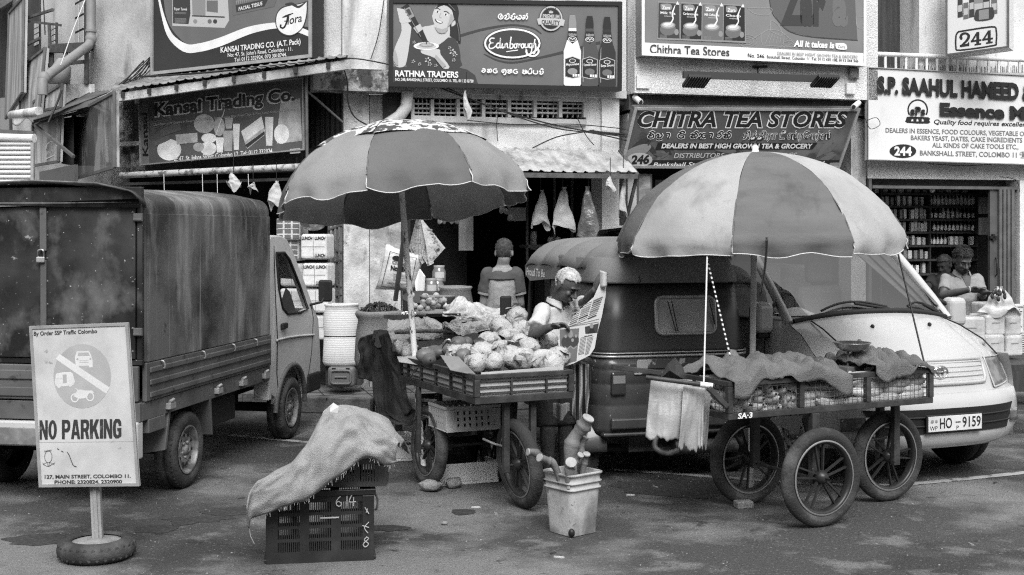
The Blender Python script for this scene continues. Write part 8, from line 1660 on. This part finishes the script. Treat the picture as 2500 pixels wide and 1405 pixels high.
# ---- flood lamps, cameras, cables on the facades
t = thing('lamp_bar', 'long grey bar with two floodlights under the tea billboard', 'lamp', FC.hit(1850, 190, .3), world=True)
mb = MB(); mb.bar(FC.hit(1668, 183, .5), FC.hit(2041, 194, .5), .05, .075); mb.build('bar', m_g2, t)
mb = MB(); mb.bar(FC.hit(1850, 165, .23), FC.hit(1850, 186, .5), .02); mb.bar(FC.hit(1838, 164, .23), FC.hit(1872, 164, .23), .05, .02); mb.build('bracket', m_black, t)
for x in (1700, 2013):
    mb = MB(); c = FC.hit(x, 200, .55); T = Matrix.Translation(c) @ Matrix.Rotation(.27, 4, 'Z') @ Matrix.Rotation(R(-25), 4, 'X'); mb = MB(T); mb.box((-.13, -.12, -.02), (.13, .10, .02)); fl = mb.build('floodlight', m_black, t, bev=.006)
    mb = MB(T)
    for i in range(8): mb.box((-.12 + i * .03, -.121, -.03), (-.114 + i * .03, .09, -.021))
    mb.build('cooling_fin', m_steel, fl)
def cctv(px, py, off, px2, py2, label):
    t = thing('security_camera', label, 'camera', FC.hit(px, py, off), world=True); mb = MB(); mb.tube([FC.hit(px, py, off), FC.hit(px2, py2, off + .16)], .032, 12); mb.build('housing', m_wht, t); mb = MB(); mb.tube([FC.hit(px2, py2, off + .161), FC.hit(px2, py2, off + .166)], .024, 12); mb.build('lens', m_black, t); mb = MB(); mb.tube([FC.hit(px, py - 18, .02), FC.hit(px, py, off)], .012, 6); mb.build('mount', m_wht, t)
cctv(1550, 238, .12, 1564, 250, 'white security camera by the slanted sign corner'); cctv(2096, 252, .25, 2084, 262, 'white security camera over the far end of the slanted sign')
for (x, y) in ((2086, 178), (2078, 215)):
    mb = MB(); FC.pxbox(mb, x - 10, x + 12, y - 12, y + 16, .27, .05); o = mb.build('junction_box', m_white if y > 200 else m_grime, bev=.01); tag(o, 'junction box with wires on the rough white wall' if y > 200 else 'broken fixture hole on the rough white wall corner', 'box')
W_ = lambda pts, off: [tuple(FC.hit(x, y, off)) for x, y in pts]
cable(W_([(1075, 215), (1200, 262), (1330, 300), (1440, 322), (1530, 335)], .2), .008, 'black cable sagging below the sauce billboard'); cable(W_([(1085, 213), (1220, 270), (1350, 312), (1450, 326), (1535, 345)], .22), .007, 'second black cable sagging below the sauce billboard'); cable(W_([(1140, 294), (1250, 304), (1400, 304), (1530, 316)], .1), .005, 'thin cable across the band under the vent')
cable(W_([(1300, 362), (1360, 335), (1430, 322), (1450, 318)], .1), .007, 'cable rising from the tin awning'); cable(W_([(1215, 345), (1213, 300), (1220, 250), (1222, 222)], .05), .004, 'thin wire hanging straight under the billboard'); cable(W_([(1410, 290), (1430, 330), (1450, 355)], .08), .005, 'thin loose wire by the vent end')
cable(W_([(835, 155), (848, 200), (850, 250), (870, 290), (925, 318)], .34), .008, 'cable drooping from the mouldy ledge over the pillar'); cable(W_([(832, 143), (880, 145), (950, 158)], .34), .007, 'cable along the top of the mouldy ledge'); cable(W_([(940, -20), (925, 80), (905, 145)], .05), .005, 'thin wire down the stained wall beside the billboard')
cable(W_([(1440, 320), (1480, 325), (1540, 330)], .15), .012, 'thick cable bunch beside the slanted sign'); cable(W_([(2112, 290), (2125, 315), (2148, 305), (2140, 288), (2118, 294)], .3), .004, 'looped wire on the edge of the raised letter board'); cable(W_([(2080, 300), (2095, 290), (2110, 300), (2120, 320)], .15), .008, 'tangle of wires at the end of the slanted sign')
cable(W_([(2490, 470), (2480, 440), (2440, 432)], .1), .004, 'thin wire by the white end pillar'); cable(W_([(2265, 400), (2350, 405), (2420, 402)], .1), .004, 'thin wire hanging beneath the raised letter board')
cable([P(105, -20, 15.0), P(108, 40, 14.8), P(110, 85, 14.6)], .008, 'black wire down the side street house'); cable([P(212, -10, 14.6), P(180, 70, 14.4), P(148, 160, 14.2)], .006, 'slanting rope from the roof to the drain pipe', M=m_hem)
for i, (x, y) in enumerate(((800, 1335), (1350, 1352), (1600, 1190), (1540, 1210), (2430, 1180), (1210, 1255), (1162, 1240), (590, 1218), (2370, 1330), (1365, 1362))):
    mb = MB(Matrix.Translation(G(x, y)) @ Matrix.Rotation(i, 4, 'Z')); mb.hexa([V(p) for p in ((-.03, -.006, .0), (.02, -.009, .0), (.03, .006, .0), (-.02, .008, .0), (-.028, -.005, .008), (.02, -.008, .005), (.028, .005, .01), (-.02, .007, .006))]); o = mb.build('litter_scrap', (m_g5, m_g2, m_g4)[i % 3]); tag(o, 'tiny scrap of litter lying on the open road', 'litter', 'scraps of litter on the road')
m_oil = mat('oily_stain', .03, r=.65, g2=.055, sc=30)
for k, (x, y, a, b) in enumerate(((690, 1256, .10, .07), (560, 1250, .17, .06), (480, 1268, .2, .05), (380, 1292, .13, .06), (445, 1276, .07, .05), (610, 1240, .08, .05), (100, 1318, .22, .08), (1660, 1192, .42, .16), (1130, 1250, .09, .04), (940, 1290, .12, .05), (1330, 1225, .1, .06))):
    c = G(x, y, .002); mb = MB(); mb.add([c + V((a * math.cos(R(t)) * (1 + .5 * noise.noise(V((math.cos(R(t)) * 1.6, math.sin(R(t)) * 1.6, k)))), b * math.sin(R(t)) * 1.8 * (1 + .5 * noise.noise(V((k, math.cos(R(t)) * 1.6, math.sin(R(t)) * 1.6)))), .0001 * k)) for t in range(0, 360, 10)], [list(range(36))]); mb.build('road_stain', m_oil, kind='structure')
mb = MB(); rg = random.Random(8)
for k in range(420):
    c = V((rg.uniform(-3.2, 4), rg.uniform(6.4, 12.2), .002)); mb.ell(c, (rg.uniform(.003, .009), rg.uniform(.003, .009), rg.uniform(.002, .006)), 5, 4)
mb.build('grit', m_stone, kind='stuff')
# ================================================================ people
def limb(mb, pts, rs, n=12):
    mb.tube(pts, rs, n)
    for p, r in ((pts[0], rs[0]), (pts[-1], rs[-1])): mb.ell(p, (r, r, r), 12, 8)
def loft(mb, secs, n=24, grow=0):
    vs = []; k = len(secs)
    for (c, a, b) in secs:
        a = a + a.normalized() * grow; b = b + b.normalized() * grow
        for i in range(n): t = 2 * math.pi * i / n; q = abs(math.cos(t)) ** .8 * (1 if math.cos(t) > 0 else -1); vs.append(c + a * q + b * math.sin(t))
    mb.add(vs, [(j * n + i, j * n + (i + 1) % n, (j + 1) * n + (i + 1) % n, (j + 1) * n + i) for j in range(k - 1) for i in range(n)] + [list(range(n))[::-1], list(range((k - 1) * n, k * n))], 0, True)
def hand_(mb, w_, d, nrm, side, curl, thumb=1):
    d = d.normalized(); nrm = (nrm - d * nrm.dot(d)).normalized(); s = d.cross(nrm) * side
    Mx = Matrix((s, d, nrm)).transposed(); mb.ell(w_ + d * .045, (.040, .052, .017), 14, 10, M=Mx)
    for i, (o, L) in enumerate(((-.030, .066), (-.010, .078), (.010, .073), (.029, .058))):
        p = w_ + d * .085 + s * o; q = [p - d * .02, p]; a = curl * (.8 + .12 * i) * .45
        for k in range(3): dd = d * math.cos(a) + nrm * math.sin(a); p = p + dd * L * (.45, .32, .23)[k]; q.append(p); a += curl * .62
        limb(mb, q, [.0095, .0095, .0088, .008, .007], 8)
    p = w_ + d * .03 - s * .032 * thumb; limb(mb, [p, p - s * .018 * thumb + d * .025 + nrm * .01, p - s * .015 * thumb + d * .05 + nrm * .028], [.013, .0105, .0085], 8)
def person(label, J, f, hf, skin, hairM, vox, hair_cut=.30, curly=0, group=None):
    """J: world points; f = way the chest faces, hf = way the face looks"""
    up = V((0, 0, 1)); lf = up.cross(f).normalized(); hf = hf.normalized(); hs = up.cross(hf).normalized(); hu = hf.cross(hs).normalized(); HM = Matrix((hs, hf, hu)).transposed(); hc = J['head']
    base = (J['Lankle'] + J['Rankle']) / 2; base.z = J.get('floor', 0)
    r = thing('person', label, 'person', base, group=group, world=True); mb = MB()
    X = lambda a, b, c: hc + hs * a + hf * b + hu * c
    mb.ell(X(0, -.008, .028), (.073, .094, .092), 22, 16, M=HM); mb.ell(X(0, .022, -.045), (.055, .064, .070), 18, 12, M=HM); mb.ell(X(0, .052, -.088), (.030, .026, .024), 12, 8, M=HM)
    mb.tube([X(0, .084, .012), X(0, .098, -.012), X(0, .112, -.032), X(0, .098, -.042)], [.008, .011, .015, .009], 10); mb.ell(X(.014, .094, -.037), (.009, .010, .008), 8, 6); mb.ell(X(-.014, .094, -.037), (.009, .010, .008), 8, 6)
    mb.ell(X(0, .080, .026), (.050, .014, .011), 14, 8, M=HM); mb.ell(X(0, .083, -.066), (.024, .010, .006), 12, 6, M=HM); mb.ell(X(0, .080, -.078), (.021, .010, .007), 12, 6, M=HM)
    for s in (-1, 1): mb.ell(X(.036 * s, .066, -.025), (.022, .018, .02), 10, 8, M=HM); mb.ell(X(.076 * s, -.012, -.008), (.010, .020, .032), 10, 8, M=HM)
    nk = J['neck']; limb(mb, [nk - up * .05, nk, hc - hu * .06 - hf * .02], [.072, .056, .052], 16)
    ch = J['chest']; pv = J['pelvis']; wz = ch.lerp(pv, .55); sw = (J['Ls'] - J['Rs']).length / 2; tx_ = (J['Ls'] - J['Rs']).normalized()
    secs = [(pv - up * .06, lf * .145, f * .10), (pv + up * .02, lf * .155, f * .11), (wz, lf * .14, f * .105), (ch - up * .06, tx_ * (sw * .92), f * .115), (ch + up * .05, tx_ * (sw * .98), f * .105), (J['Ls'].lerp(J['Rs'], .5) + up * .015, tx_ * (sw * .85), f * .075), (nk - up * .015, tx_ * .07, f * .058)]
    loft(mb, secs)
    for s in 'LR':
        limb(mb, [J[s + 's'], J[s + 'e']], [.052, .040]); limb(mb, [J[s + 'e'], J[s + 'e'].lerp(J[s + 'w'], .35), J[s + 'w']], [.040, .040, .026]); limb(mb, [J[s + 'hip'], J[s + 'hip'].lerp(J[s + 'knee'], .4), J[s + 'knee']], [.085, .075, .054]); limb(mb, [J[s + 'knee'], J[s + 'knee'].lerp(J[s + 'ankle'], .35), J[s + 'ankle']], [.054, .056, .036])
        a = J[s + 'ankle']; t = f * .16 + lf * (.03 if s == 'L' else -.03); limb(mb, [a - f * .04 - up * .035, a + t * .5 - up * .045, a + t - up * .055], [.036, .034, .024])
        h = J.get(s + 'hand'); d = J[s + 'w'] - J[s + 'e']
        if h: hand_(mb, J[s + 'w'], V(h[0]), V(h[1]), h[3] if len(h) > 3 else 1, h[2])
        else: hand_(mb, J[s + 'w'], d, -lf * (1 if s == 'L' else -1), 1 if s == 'L' else -1, .5)
    o = mb.build('body', skin, r, remesh=vox, smooth=3)
    mb = MB(); g = 30; vs = []; fs = []
    for j in range(g):
        for i in range(g + 6):
            ph = math.pi * j / (g - 1) * .86; t = 2 * math.pi * i / (g + 6); d = V((math.sin(ph) * math.cos(t), math.sin(ph) * math.sin(t), math.cos(ph)))
            k = 1 + (.10 + curly) * max(0, d.z + .2) * .4 + curly * (.5 + noise.noise(d * 9)) + .03 * noise.noise(d * 16) + .02 * noise.noise(d * 30); vs.append((d, X(0, -.006, .026) + HM @ V((d.x * .0755 * k, d.y * .0965 * k, d.z * .095 * k))))
    m_ = g + 6
    for j in range(g - 1):
        for i in range(m_):
            q = (j * m_ + i, j * m_ + (i + 1) % m_, (j + 1) * m_ + (i + 1) % m_, (j + 1) * m_ + i); c = sum((vs[e][0] for e in q), V((0, 0, 0))) / 4
            if c.z > hair_cut + .25 * max(0, c.y) or (c.y < .18 and c.z > -.75 + .55 * max(0, c.y + .35) and not (abs(c.x) > .80 and c.z < -.05)): fs.append(q)
    mb.add([e[1] for e in vs], fs, 0, True); rh = random.Random(3)
    for q in fs:
        if rh.random() < .22 + 4 * curly:                      # loose strands break the edge of the hair
            e = vs[q[0]]; nn = (HM @ e[0]).normalized(); t = V((0, 0, -1)) - hf * .3 + V((rh.uniform(-1, 1), rh.uniform(-1, 1), rh.uniform(-1, 1))) * (.5 + 6 * curly); t = (t - nn * t.dot(nn)).normalized(); s_ = t.cross(nn) * .0035
            mb.add([e[1] - s_, e[1] + s_, e[1] + t * rh.uniform(.012, .028) + nn * (.0015 + rh.uniform(0, .05) * curly)], [(0, 1, 2)])
    mb.build('hair', hairM, r, solid=.005)
    for s in (-1, 1):
        mb = MB(); mb.ell(X(.031 * s, .079, .006), (.011, .006, .004), 12, 8, M=HM); e = mb.build('eye', mat('eye_white', .06, r=.3), r); mb = MB(); mb.ell(X(.031 * s, .0855, .004), (.005, .003, .0038), 10, 6, M=HM); mb.build('iris', m_ink, e)
        mb = MB(); mb.tube([X(.014 * s, .094, .027), X(.032 * s, .093, .033), X(.052 * s, .078, .024)], [.003, .0035, .002], 6); mb.build('eyebrow', mat('brow_hair', .05, r=.8), r)
    mb = MB(); mb.tube([X(-.022, .086, -.072), X(0, .093, -.071), X(.022, .086, -.072)], .003, 6); mb.build('mouth', m_under, r)
    return r, secs, X, HM
def shirt(r, J, secs, M, sl=.62, grow=.014, lo=.10, name='shirt', vox=.008, cut=.068):
    mb = MB(); up = V((0, 0, 1)); s0 = secs[0]; q = [(s0[0] - up * lo, s0[1] * 1.05, s0[2] * 1.12)] + secs[:-1] + [(secs[-1][0] - up * .01, secs[-1][1] * 1.02, secs[-1][2] * 1.1)]; loft(mb, q, 28, grow)
    for s in 'LR': a, b = J[s + 's'], J[s + 'e']; mb.ell(a, (cut, cut, cut), 14, 10); mb.tube([a, a.lerp(b, sl * .6), a.lerp(b, sl)], [cut, cut * .98, cut * 1.02], 16)
    return mb.build(name, M, r, remesh=vox, smooth=4, disp=(.022, .09))
def collar(r, J, f, M, X):
    up = V((0, 0, 1)); lf = up.cross(f).normalized(); nk = J['neck']
    for s in (-1, 1):
        mb = MB(); c = nk + up * .005
        mb.grid(lambda u, v: c + lf * s * (.068 * math.cos(R(-60 + 150 * u)) + .018 * v) + f * (-.078 * math.sin(R(-60 + 150 * u)) + .012 * v * (1 - u)) + up * (.030 - .022 * (1 - u) ** 2 - .05 * v * (.5 + .8 * (1 - u) ** 2)), 14, 5); mb.build('collar', M, r, solid=.005)
def trousers(r, J, secs, M, to=1.0, name='trousers', grow=.016, wide=1.0):
    mb = MB(); up = V((0, 0, 1)); loft(mb, [(secs[0][0] - up * .04, secs[0][1], secs[0][2]), secs[0], secs[1], (secs[1][0] + up * .08, secs[1][1] * .96, secs[1][2])], 24, grow)
    for s in 'LR':
        h, k, a = J[s + 'hip'], J[s + 'knee'], J[s + 'ankle']; q = [h, h.lerp(k, .5), k] + ([k.lerp(a, (to - .5) * 2)] if to > .5 else []); mb.tube(q, [.10, .09 * wide, .072 * wide] + ([.06 * wide] if to > .5 else []), 16)
    return mb.build(name, M, r, remesh=.011, smooth=3, disp=(.02, .1))
m_sk1 = mat('weathered_skin', .085, r=.5, g2=.06, sc=14, lo=.4, hi=.65, bump=.12, bsc=60); m_sk2 = mat('brown_skin', .2, r=.5, g2=.16, sc=12, lo=.4, hi=.65); m_sk3 = mat('deep_brown_skin', .075, r=.45, g2=.055, sc=12, lo=.4, hi=.65)
m_hw = mat('white_hair', .46, r=.8, g2=.28, sc=40, lo=.4, hi=.6, st=(1, 1, .3), bump=.3, bsc=60); m_hb = mat('black_hair', .012, r=.6, g2=.025, sc=30, bump=.6, bsc=60); m_hg = mat('cropped_hair', .03, r=.9, g2=.06, sc=40, bump=.4, bsc=120)
m_sh = mat('white_shirt', .48, r=.85, g2=.40, sc=4, lo=.4, hi=.65, bump=.35, bsc=14); m_sh2 = mat('pale_linen_shirt', .22, r=.9, g2=.20, sc=8, lo=.4, hi=.65, bump=.3, bsc=16); m_trs = mat('dark_cloth', .03, r=.9, g2=.045, sc=6, bump=.3, bsc=20)
# reading man beside the papaya cart
J = dict(head=P(1384, 697, 8.86), neck=P(1362, 738, 8.96), chest=P(1352, 798, 9.0), pelvis=P(1345, 895, 9.04), Rs=P(1324, 760, 8.88), Re=P(1303, 816, 8.70), Rw=P(1344, 799, 8.54), Ls=P(1402, 750, 9.08), Le=P(1432, 740, 8.93), Lw=P(1452, 709, 8.74),
         Rhip=P(1328, 915, 8.98), Lhip=P(1368, 915, 9.1), Rknee=P(1336, 1042, 8.9), Lknee=P(1380, 1040, 9.02), Rankle=P(1338, 1148, 9.02), Lankle=P(1378, 1143, 9.12))
J['Rhand'] = (V((.75, -.25, .15)), V((.1, -.5, -.8)), .85); J['Lhand'] = (V((.30, -.25, .9)), V((.75, .3, -.2)), .8, -1)
r, secs, X, HM = person('white haired man in a white shirt stooping over a newspaper by the cart', J, V((.75, -.66, 0)).normalized(), V((.62, -.55, -.52)), m_sk1, m_hw, .0055, .34)
shirt(r, J, secs, m_sh, .72, .012, cut=.062); collar(r, J, V((.75, -.66, 0)).normalized(), m_sh, X); trousers(r, J, secs, m_trs, .42, 'sarong', wide=1.1)
# man seen from behind in the doorway
D = 11.2; J = dict(head=P(1231, 617, D), neck=P(1228, 646, D), chest=P(1226, 708, D), pelvis=P(1226, 806, D), Rs=P(1259, 671, D), Re=P(1270, 742, D + .02), Rw=P(1264, 790, D + .2), Ls=P(1193, 671, D), Le=P(1181, 742, D + .02), Lw=P(1194, 786, D + .22), Rhip=P(1244, 818, D), Lhip=P(1206, 818, D), Rknee=P(1246, 935, D), Lknee=P(1204, 935, D), Rankle=P(1246, 1032, D + .03), Lankle=P(1202, 1032, D + .03))
fb = V((.05, 1, 0)).normalized(); r, secs, X, HM = person('man seen from behind in a striped shirt with dark yoke at the doorway', J, fb, V((.12, 1, -.12)), m_sk2, m_hg, .008, .2)
m_pin = mat('pinstripe_shirt', .30, r=.85, wave=(.06, 44, 'X', .4, .6, .8), bump=.3, bsc=14); m_yoke = mat('dark_yoke', .05, r=.85, g2=.07, sc=8)
shirt(r, J, secs, m_pin, .1, .016, cut=.06)
mb = MB(); up = V((0, 0, 1)); loft(mb, [(secs[5][0] - up * .055, secs[4][1] * 1.03, secs[4][2] * 1.05), (secs[5][0], secs[5][1] * 1.06, secs[5][2] * 1.1), (secs[6][0] - up * .025, secs[6][1] * 1.0, secs[6][2] * 1.0)], 28, .017)
for s in 'LR': mb.ell(J[s + 's'], (.072,) * 3, 14, 10); mb.tube([J[s + 's'], J[s + 's'].lerp(J[s + 'e'], .62)], [.072, .07], 16)
mb.build('shirt_yoke', m_yoke, r, remesh=.008, smooth=3, disp=(.015, .08)); trousers(r, J, secs, m_trs, 1)
for s in 'LR': mb = MB(); a, b = J[s + 's'], J[s + 'e']; mb.tube([a.lerp(b, .60), a.lerp(b, .68)], .068, 16); mb.build('cuff', m_sh2, r, bev=.004)
# young man packing parcels
D = 12.0; J = dict(head=P(2350, 636, D - .08), neck=P(2348, 668, D), chest=P(2346, 716, D), pelvis=P(2344, 800, D + .03), Rs=P(2310, 683, D), Re=P(2303, 722, D - .1), Rw=P(2366, 708, D - .34), Ls=P(2385, 683, D), Le=P(2398, 722, D - .08), Lw=P(2400, 716, D - .34), Rhip=P(2328, 812, D), Lhip=P(2364, 812, D), Rknee=P(2328, 925, D - .02), Lknee=P(2366, 925, D - .02), Rankle=P(2328, 1004, D), Lankle=P(2368, 1004, D))
J['Rhand'] = (V((1, -.15, -.02)), V((0, -.6, -.6)), .35); J['Lhand'] = (V((.5, -.7, .1)), V((-.2, -.1, -.9)), .5, -1)
fb = V((.18, -.98, 0)).normalized(); r, secs, X, HM = person('curly haired bearded young man in a pale open shirt handling parcels', J, fb, V((.10, -.86, -.42)), m_sk3, m_hb, .007, .28, .16)
shirt(r, J, secs, m_sh2, .66, .012, cut=.058); collar(r, J, fb, m_sh2, X); trousers(r, J, secs, m_trs, 1)
mb = MB(); mb.ell(X(0, .032, -.074), (.057, .062, .046), 18, 12, M=HM); mb.ell(X(0, .088, -.054), (.026, .010, .006), 10, 6, M=HM); mb.build('beard', m_hb, r)
mb = MB(); c = J['neck'] + fb * .085; mb.add([c + V((-.045, 0, -.02)), c + V((.045, 0, -.02)), c + fb * .035 + V((.004, 0, -.17))], [(0, 1, 2)]); mb.build('open_neck', m_sk3, r, solid=.012)
mb = MB(); mb.tube([J['Rw'] + V((0, .028 * math.cos(R(a)), .028 * math.sin(R(a)))) for a in range(0, 360, 24)], .004, 6, closed=True); mb.build('wrist_thread', m_hem, r)
# dim figure reaching inside the bottle shop; near-black skin paints in shade
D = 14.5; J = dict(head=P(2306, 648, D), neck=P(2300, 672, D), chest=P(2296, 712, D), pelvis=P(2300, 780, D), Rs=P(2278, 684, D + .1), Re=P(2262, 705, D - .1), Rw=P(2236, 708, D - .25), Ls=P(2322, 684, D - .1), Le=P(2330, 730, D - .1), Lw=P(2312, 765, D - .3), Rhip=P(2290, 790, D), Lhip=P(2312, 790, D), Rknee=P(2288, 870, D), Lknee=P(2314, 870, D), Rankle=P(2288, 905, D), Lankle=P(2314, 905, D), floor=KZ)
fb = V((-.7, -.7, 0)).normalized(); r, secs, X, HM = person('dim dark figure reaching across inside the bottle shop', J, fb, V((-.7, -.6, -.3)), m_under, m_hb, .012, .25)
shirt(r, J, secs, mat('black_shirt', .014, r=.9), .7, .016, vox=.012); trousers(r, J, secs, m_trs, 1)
# ---- the newspaper in the reading man's hands
t = thing('newspaper', 'open broadsheet newspaper held up by the white haired man', 'newspaper', P(1420, 880, 8.5), world=True)
cs = [(1383, 800), (1398, 775), (1425, 748), (1450, 726), (1466, 690), (1481, 672), (1479, 720), (1470, 770), (1458, 815), (1452, 850), (1440, 868), (1400, 888), (1376, 896), (1364, 890), (1366, 850), (1362, 832), (1375, 815)]
NP = Pl3(P(1364, 890, 8.44), P(1480, 680, 8.66), P(1362, 832, 8.46)); mb = MB(); q = [NP.hit(x, y) for x, y in cs]; n = len(q)
m_np = mat('newspaper_page', .46, r=.85, g2=.38, sc=4, lo=.4, hi=.65, bump=.25, bsc=10); mb.add(q + [p - NP.n * .004 for p in q], [list(range(n)), list(range(n, 2 * n))[::-1]] + [(i, i + n, (i + 1) % n + n, (i + 1) % n) for i in range(n)]); mb.build('page', m_np, t)
mb = MB(); mb.grid(lambda u, v: P(1464 + 18 * u, 660 + 6 * u + 42 * v - 8 * u * v, 8.64 - .04 * math.sin(u * 2.5)), 8, 8); mb.build('folded_corner', m_np, t, solid=.003)
a = Art(NP, 1180, 560, .242, base=.001, step=.00004); rn = random.Random(4)
a.poly([(772, 1012), (968, 1000), (940, 1330), (855, 1355), (772, 1190)], m_g3); a.poly([(1025, 985), (1165, 950), (1150, 1045), (1030, 1058)], m_g2)
for (x, y, w_, h) in ((835, 1140, 48, 60), (905, 1140, 40, 50), (880, 1060, 24, 34), (938, 1120, 26, 55), (900, 1120, 14, 18)): a.el(x, y, w_, h, m_g2 if w_ > 25 else m_g4)
for (x, y, q_) in ((830, 1082, 13), (880, 1045, 20), (936, 1078, 13), (1092, 978, 18), (898, 1118, 12)): a.el(x, y, q_, q_ * 1.3, m_g4)
a.poly([(1050, 1056), (1080, 1005), (1110, 1003), (1135, 1045)], m_ink); a.rib([(820, 1185), (850, 1205), (880, 1180), (910, 1205), (945, 1180)], 9, m_g4, sp=4); a.poly([(860, 1255), (890, 1250), (850, 1370), (800, 1385)], m_g4); a.put('printed_pictures', t)
for k in range(13):
    x = 985; y = 1100 + k * 14; 
    for (x0, x1) in ((980 - k * 2, 1040 - k * 2), (1048 - k * 2, 1112 - k * 4)): a.rib([(x0, y), (x1, y - 16)], 5, m_g3)
a.txt('Notices', (1020, 1090), (1100, 1072), 14, m_ink, .03)
for k in range(9):
    f0 = k / 9; y0 = 985 - k * 22; x0 = 862 + k * 6; x1 = 1150 + k * 8
    for (p0, p1) in ((0, .27), (.30, .62), (.66, .97)):
        if rn.random() < .85: a.rib([(x0 + (x1 - x0) * p0, y0 - (x1 - x0) * p0 * .42), (x0 + (x1 - x0) * p1, y0 - (x1 - x0) * p1 * .42)], rn.choice((5, 8, 12, 15)), rn.choice((m_g2, m_g3, m_g3, m_g4)))
a.rib([(850, 985), (1170, 905)], 4, m_g2); a.rib([(765, 1000), (1165, 935)], 4, m_g3); a.put('newsprint_columns', t)
# striped cloth hanging from the cart corner
m_stp = mat('striped_cloth', .24, r=.9, wave=(.015, 7, 'X', .3, .5, .56), g2=.26, sc=6, bump=.3, bsc=20)
cloth(lambda u, v: P(1400 + 40 * u + 4 * math.sin(v * 5) - 4 * v, 890 + (122 + 22 * math.sin(u * 3)) * v, 8.62) + V((0, .04 * math.sin(u * 11) * (.4 + v), 0)), 24, 16, 'striped_cloth', 'cloth with broad dark and light stripes hanging at the cart corner', 'cloth', m_stp, .004)
cloth(lambda u, v: P(1350 + 40 * u, 985 + (30 + 14 * math.sin(u * 4)) * v, 8.5) + V((0, .03 * math.sin(u * 9), 0)), 14, 8, 'grey_rag', 'grey rag hanging below the papaya cart floor', 'rag', m_g4, .004)
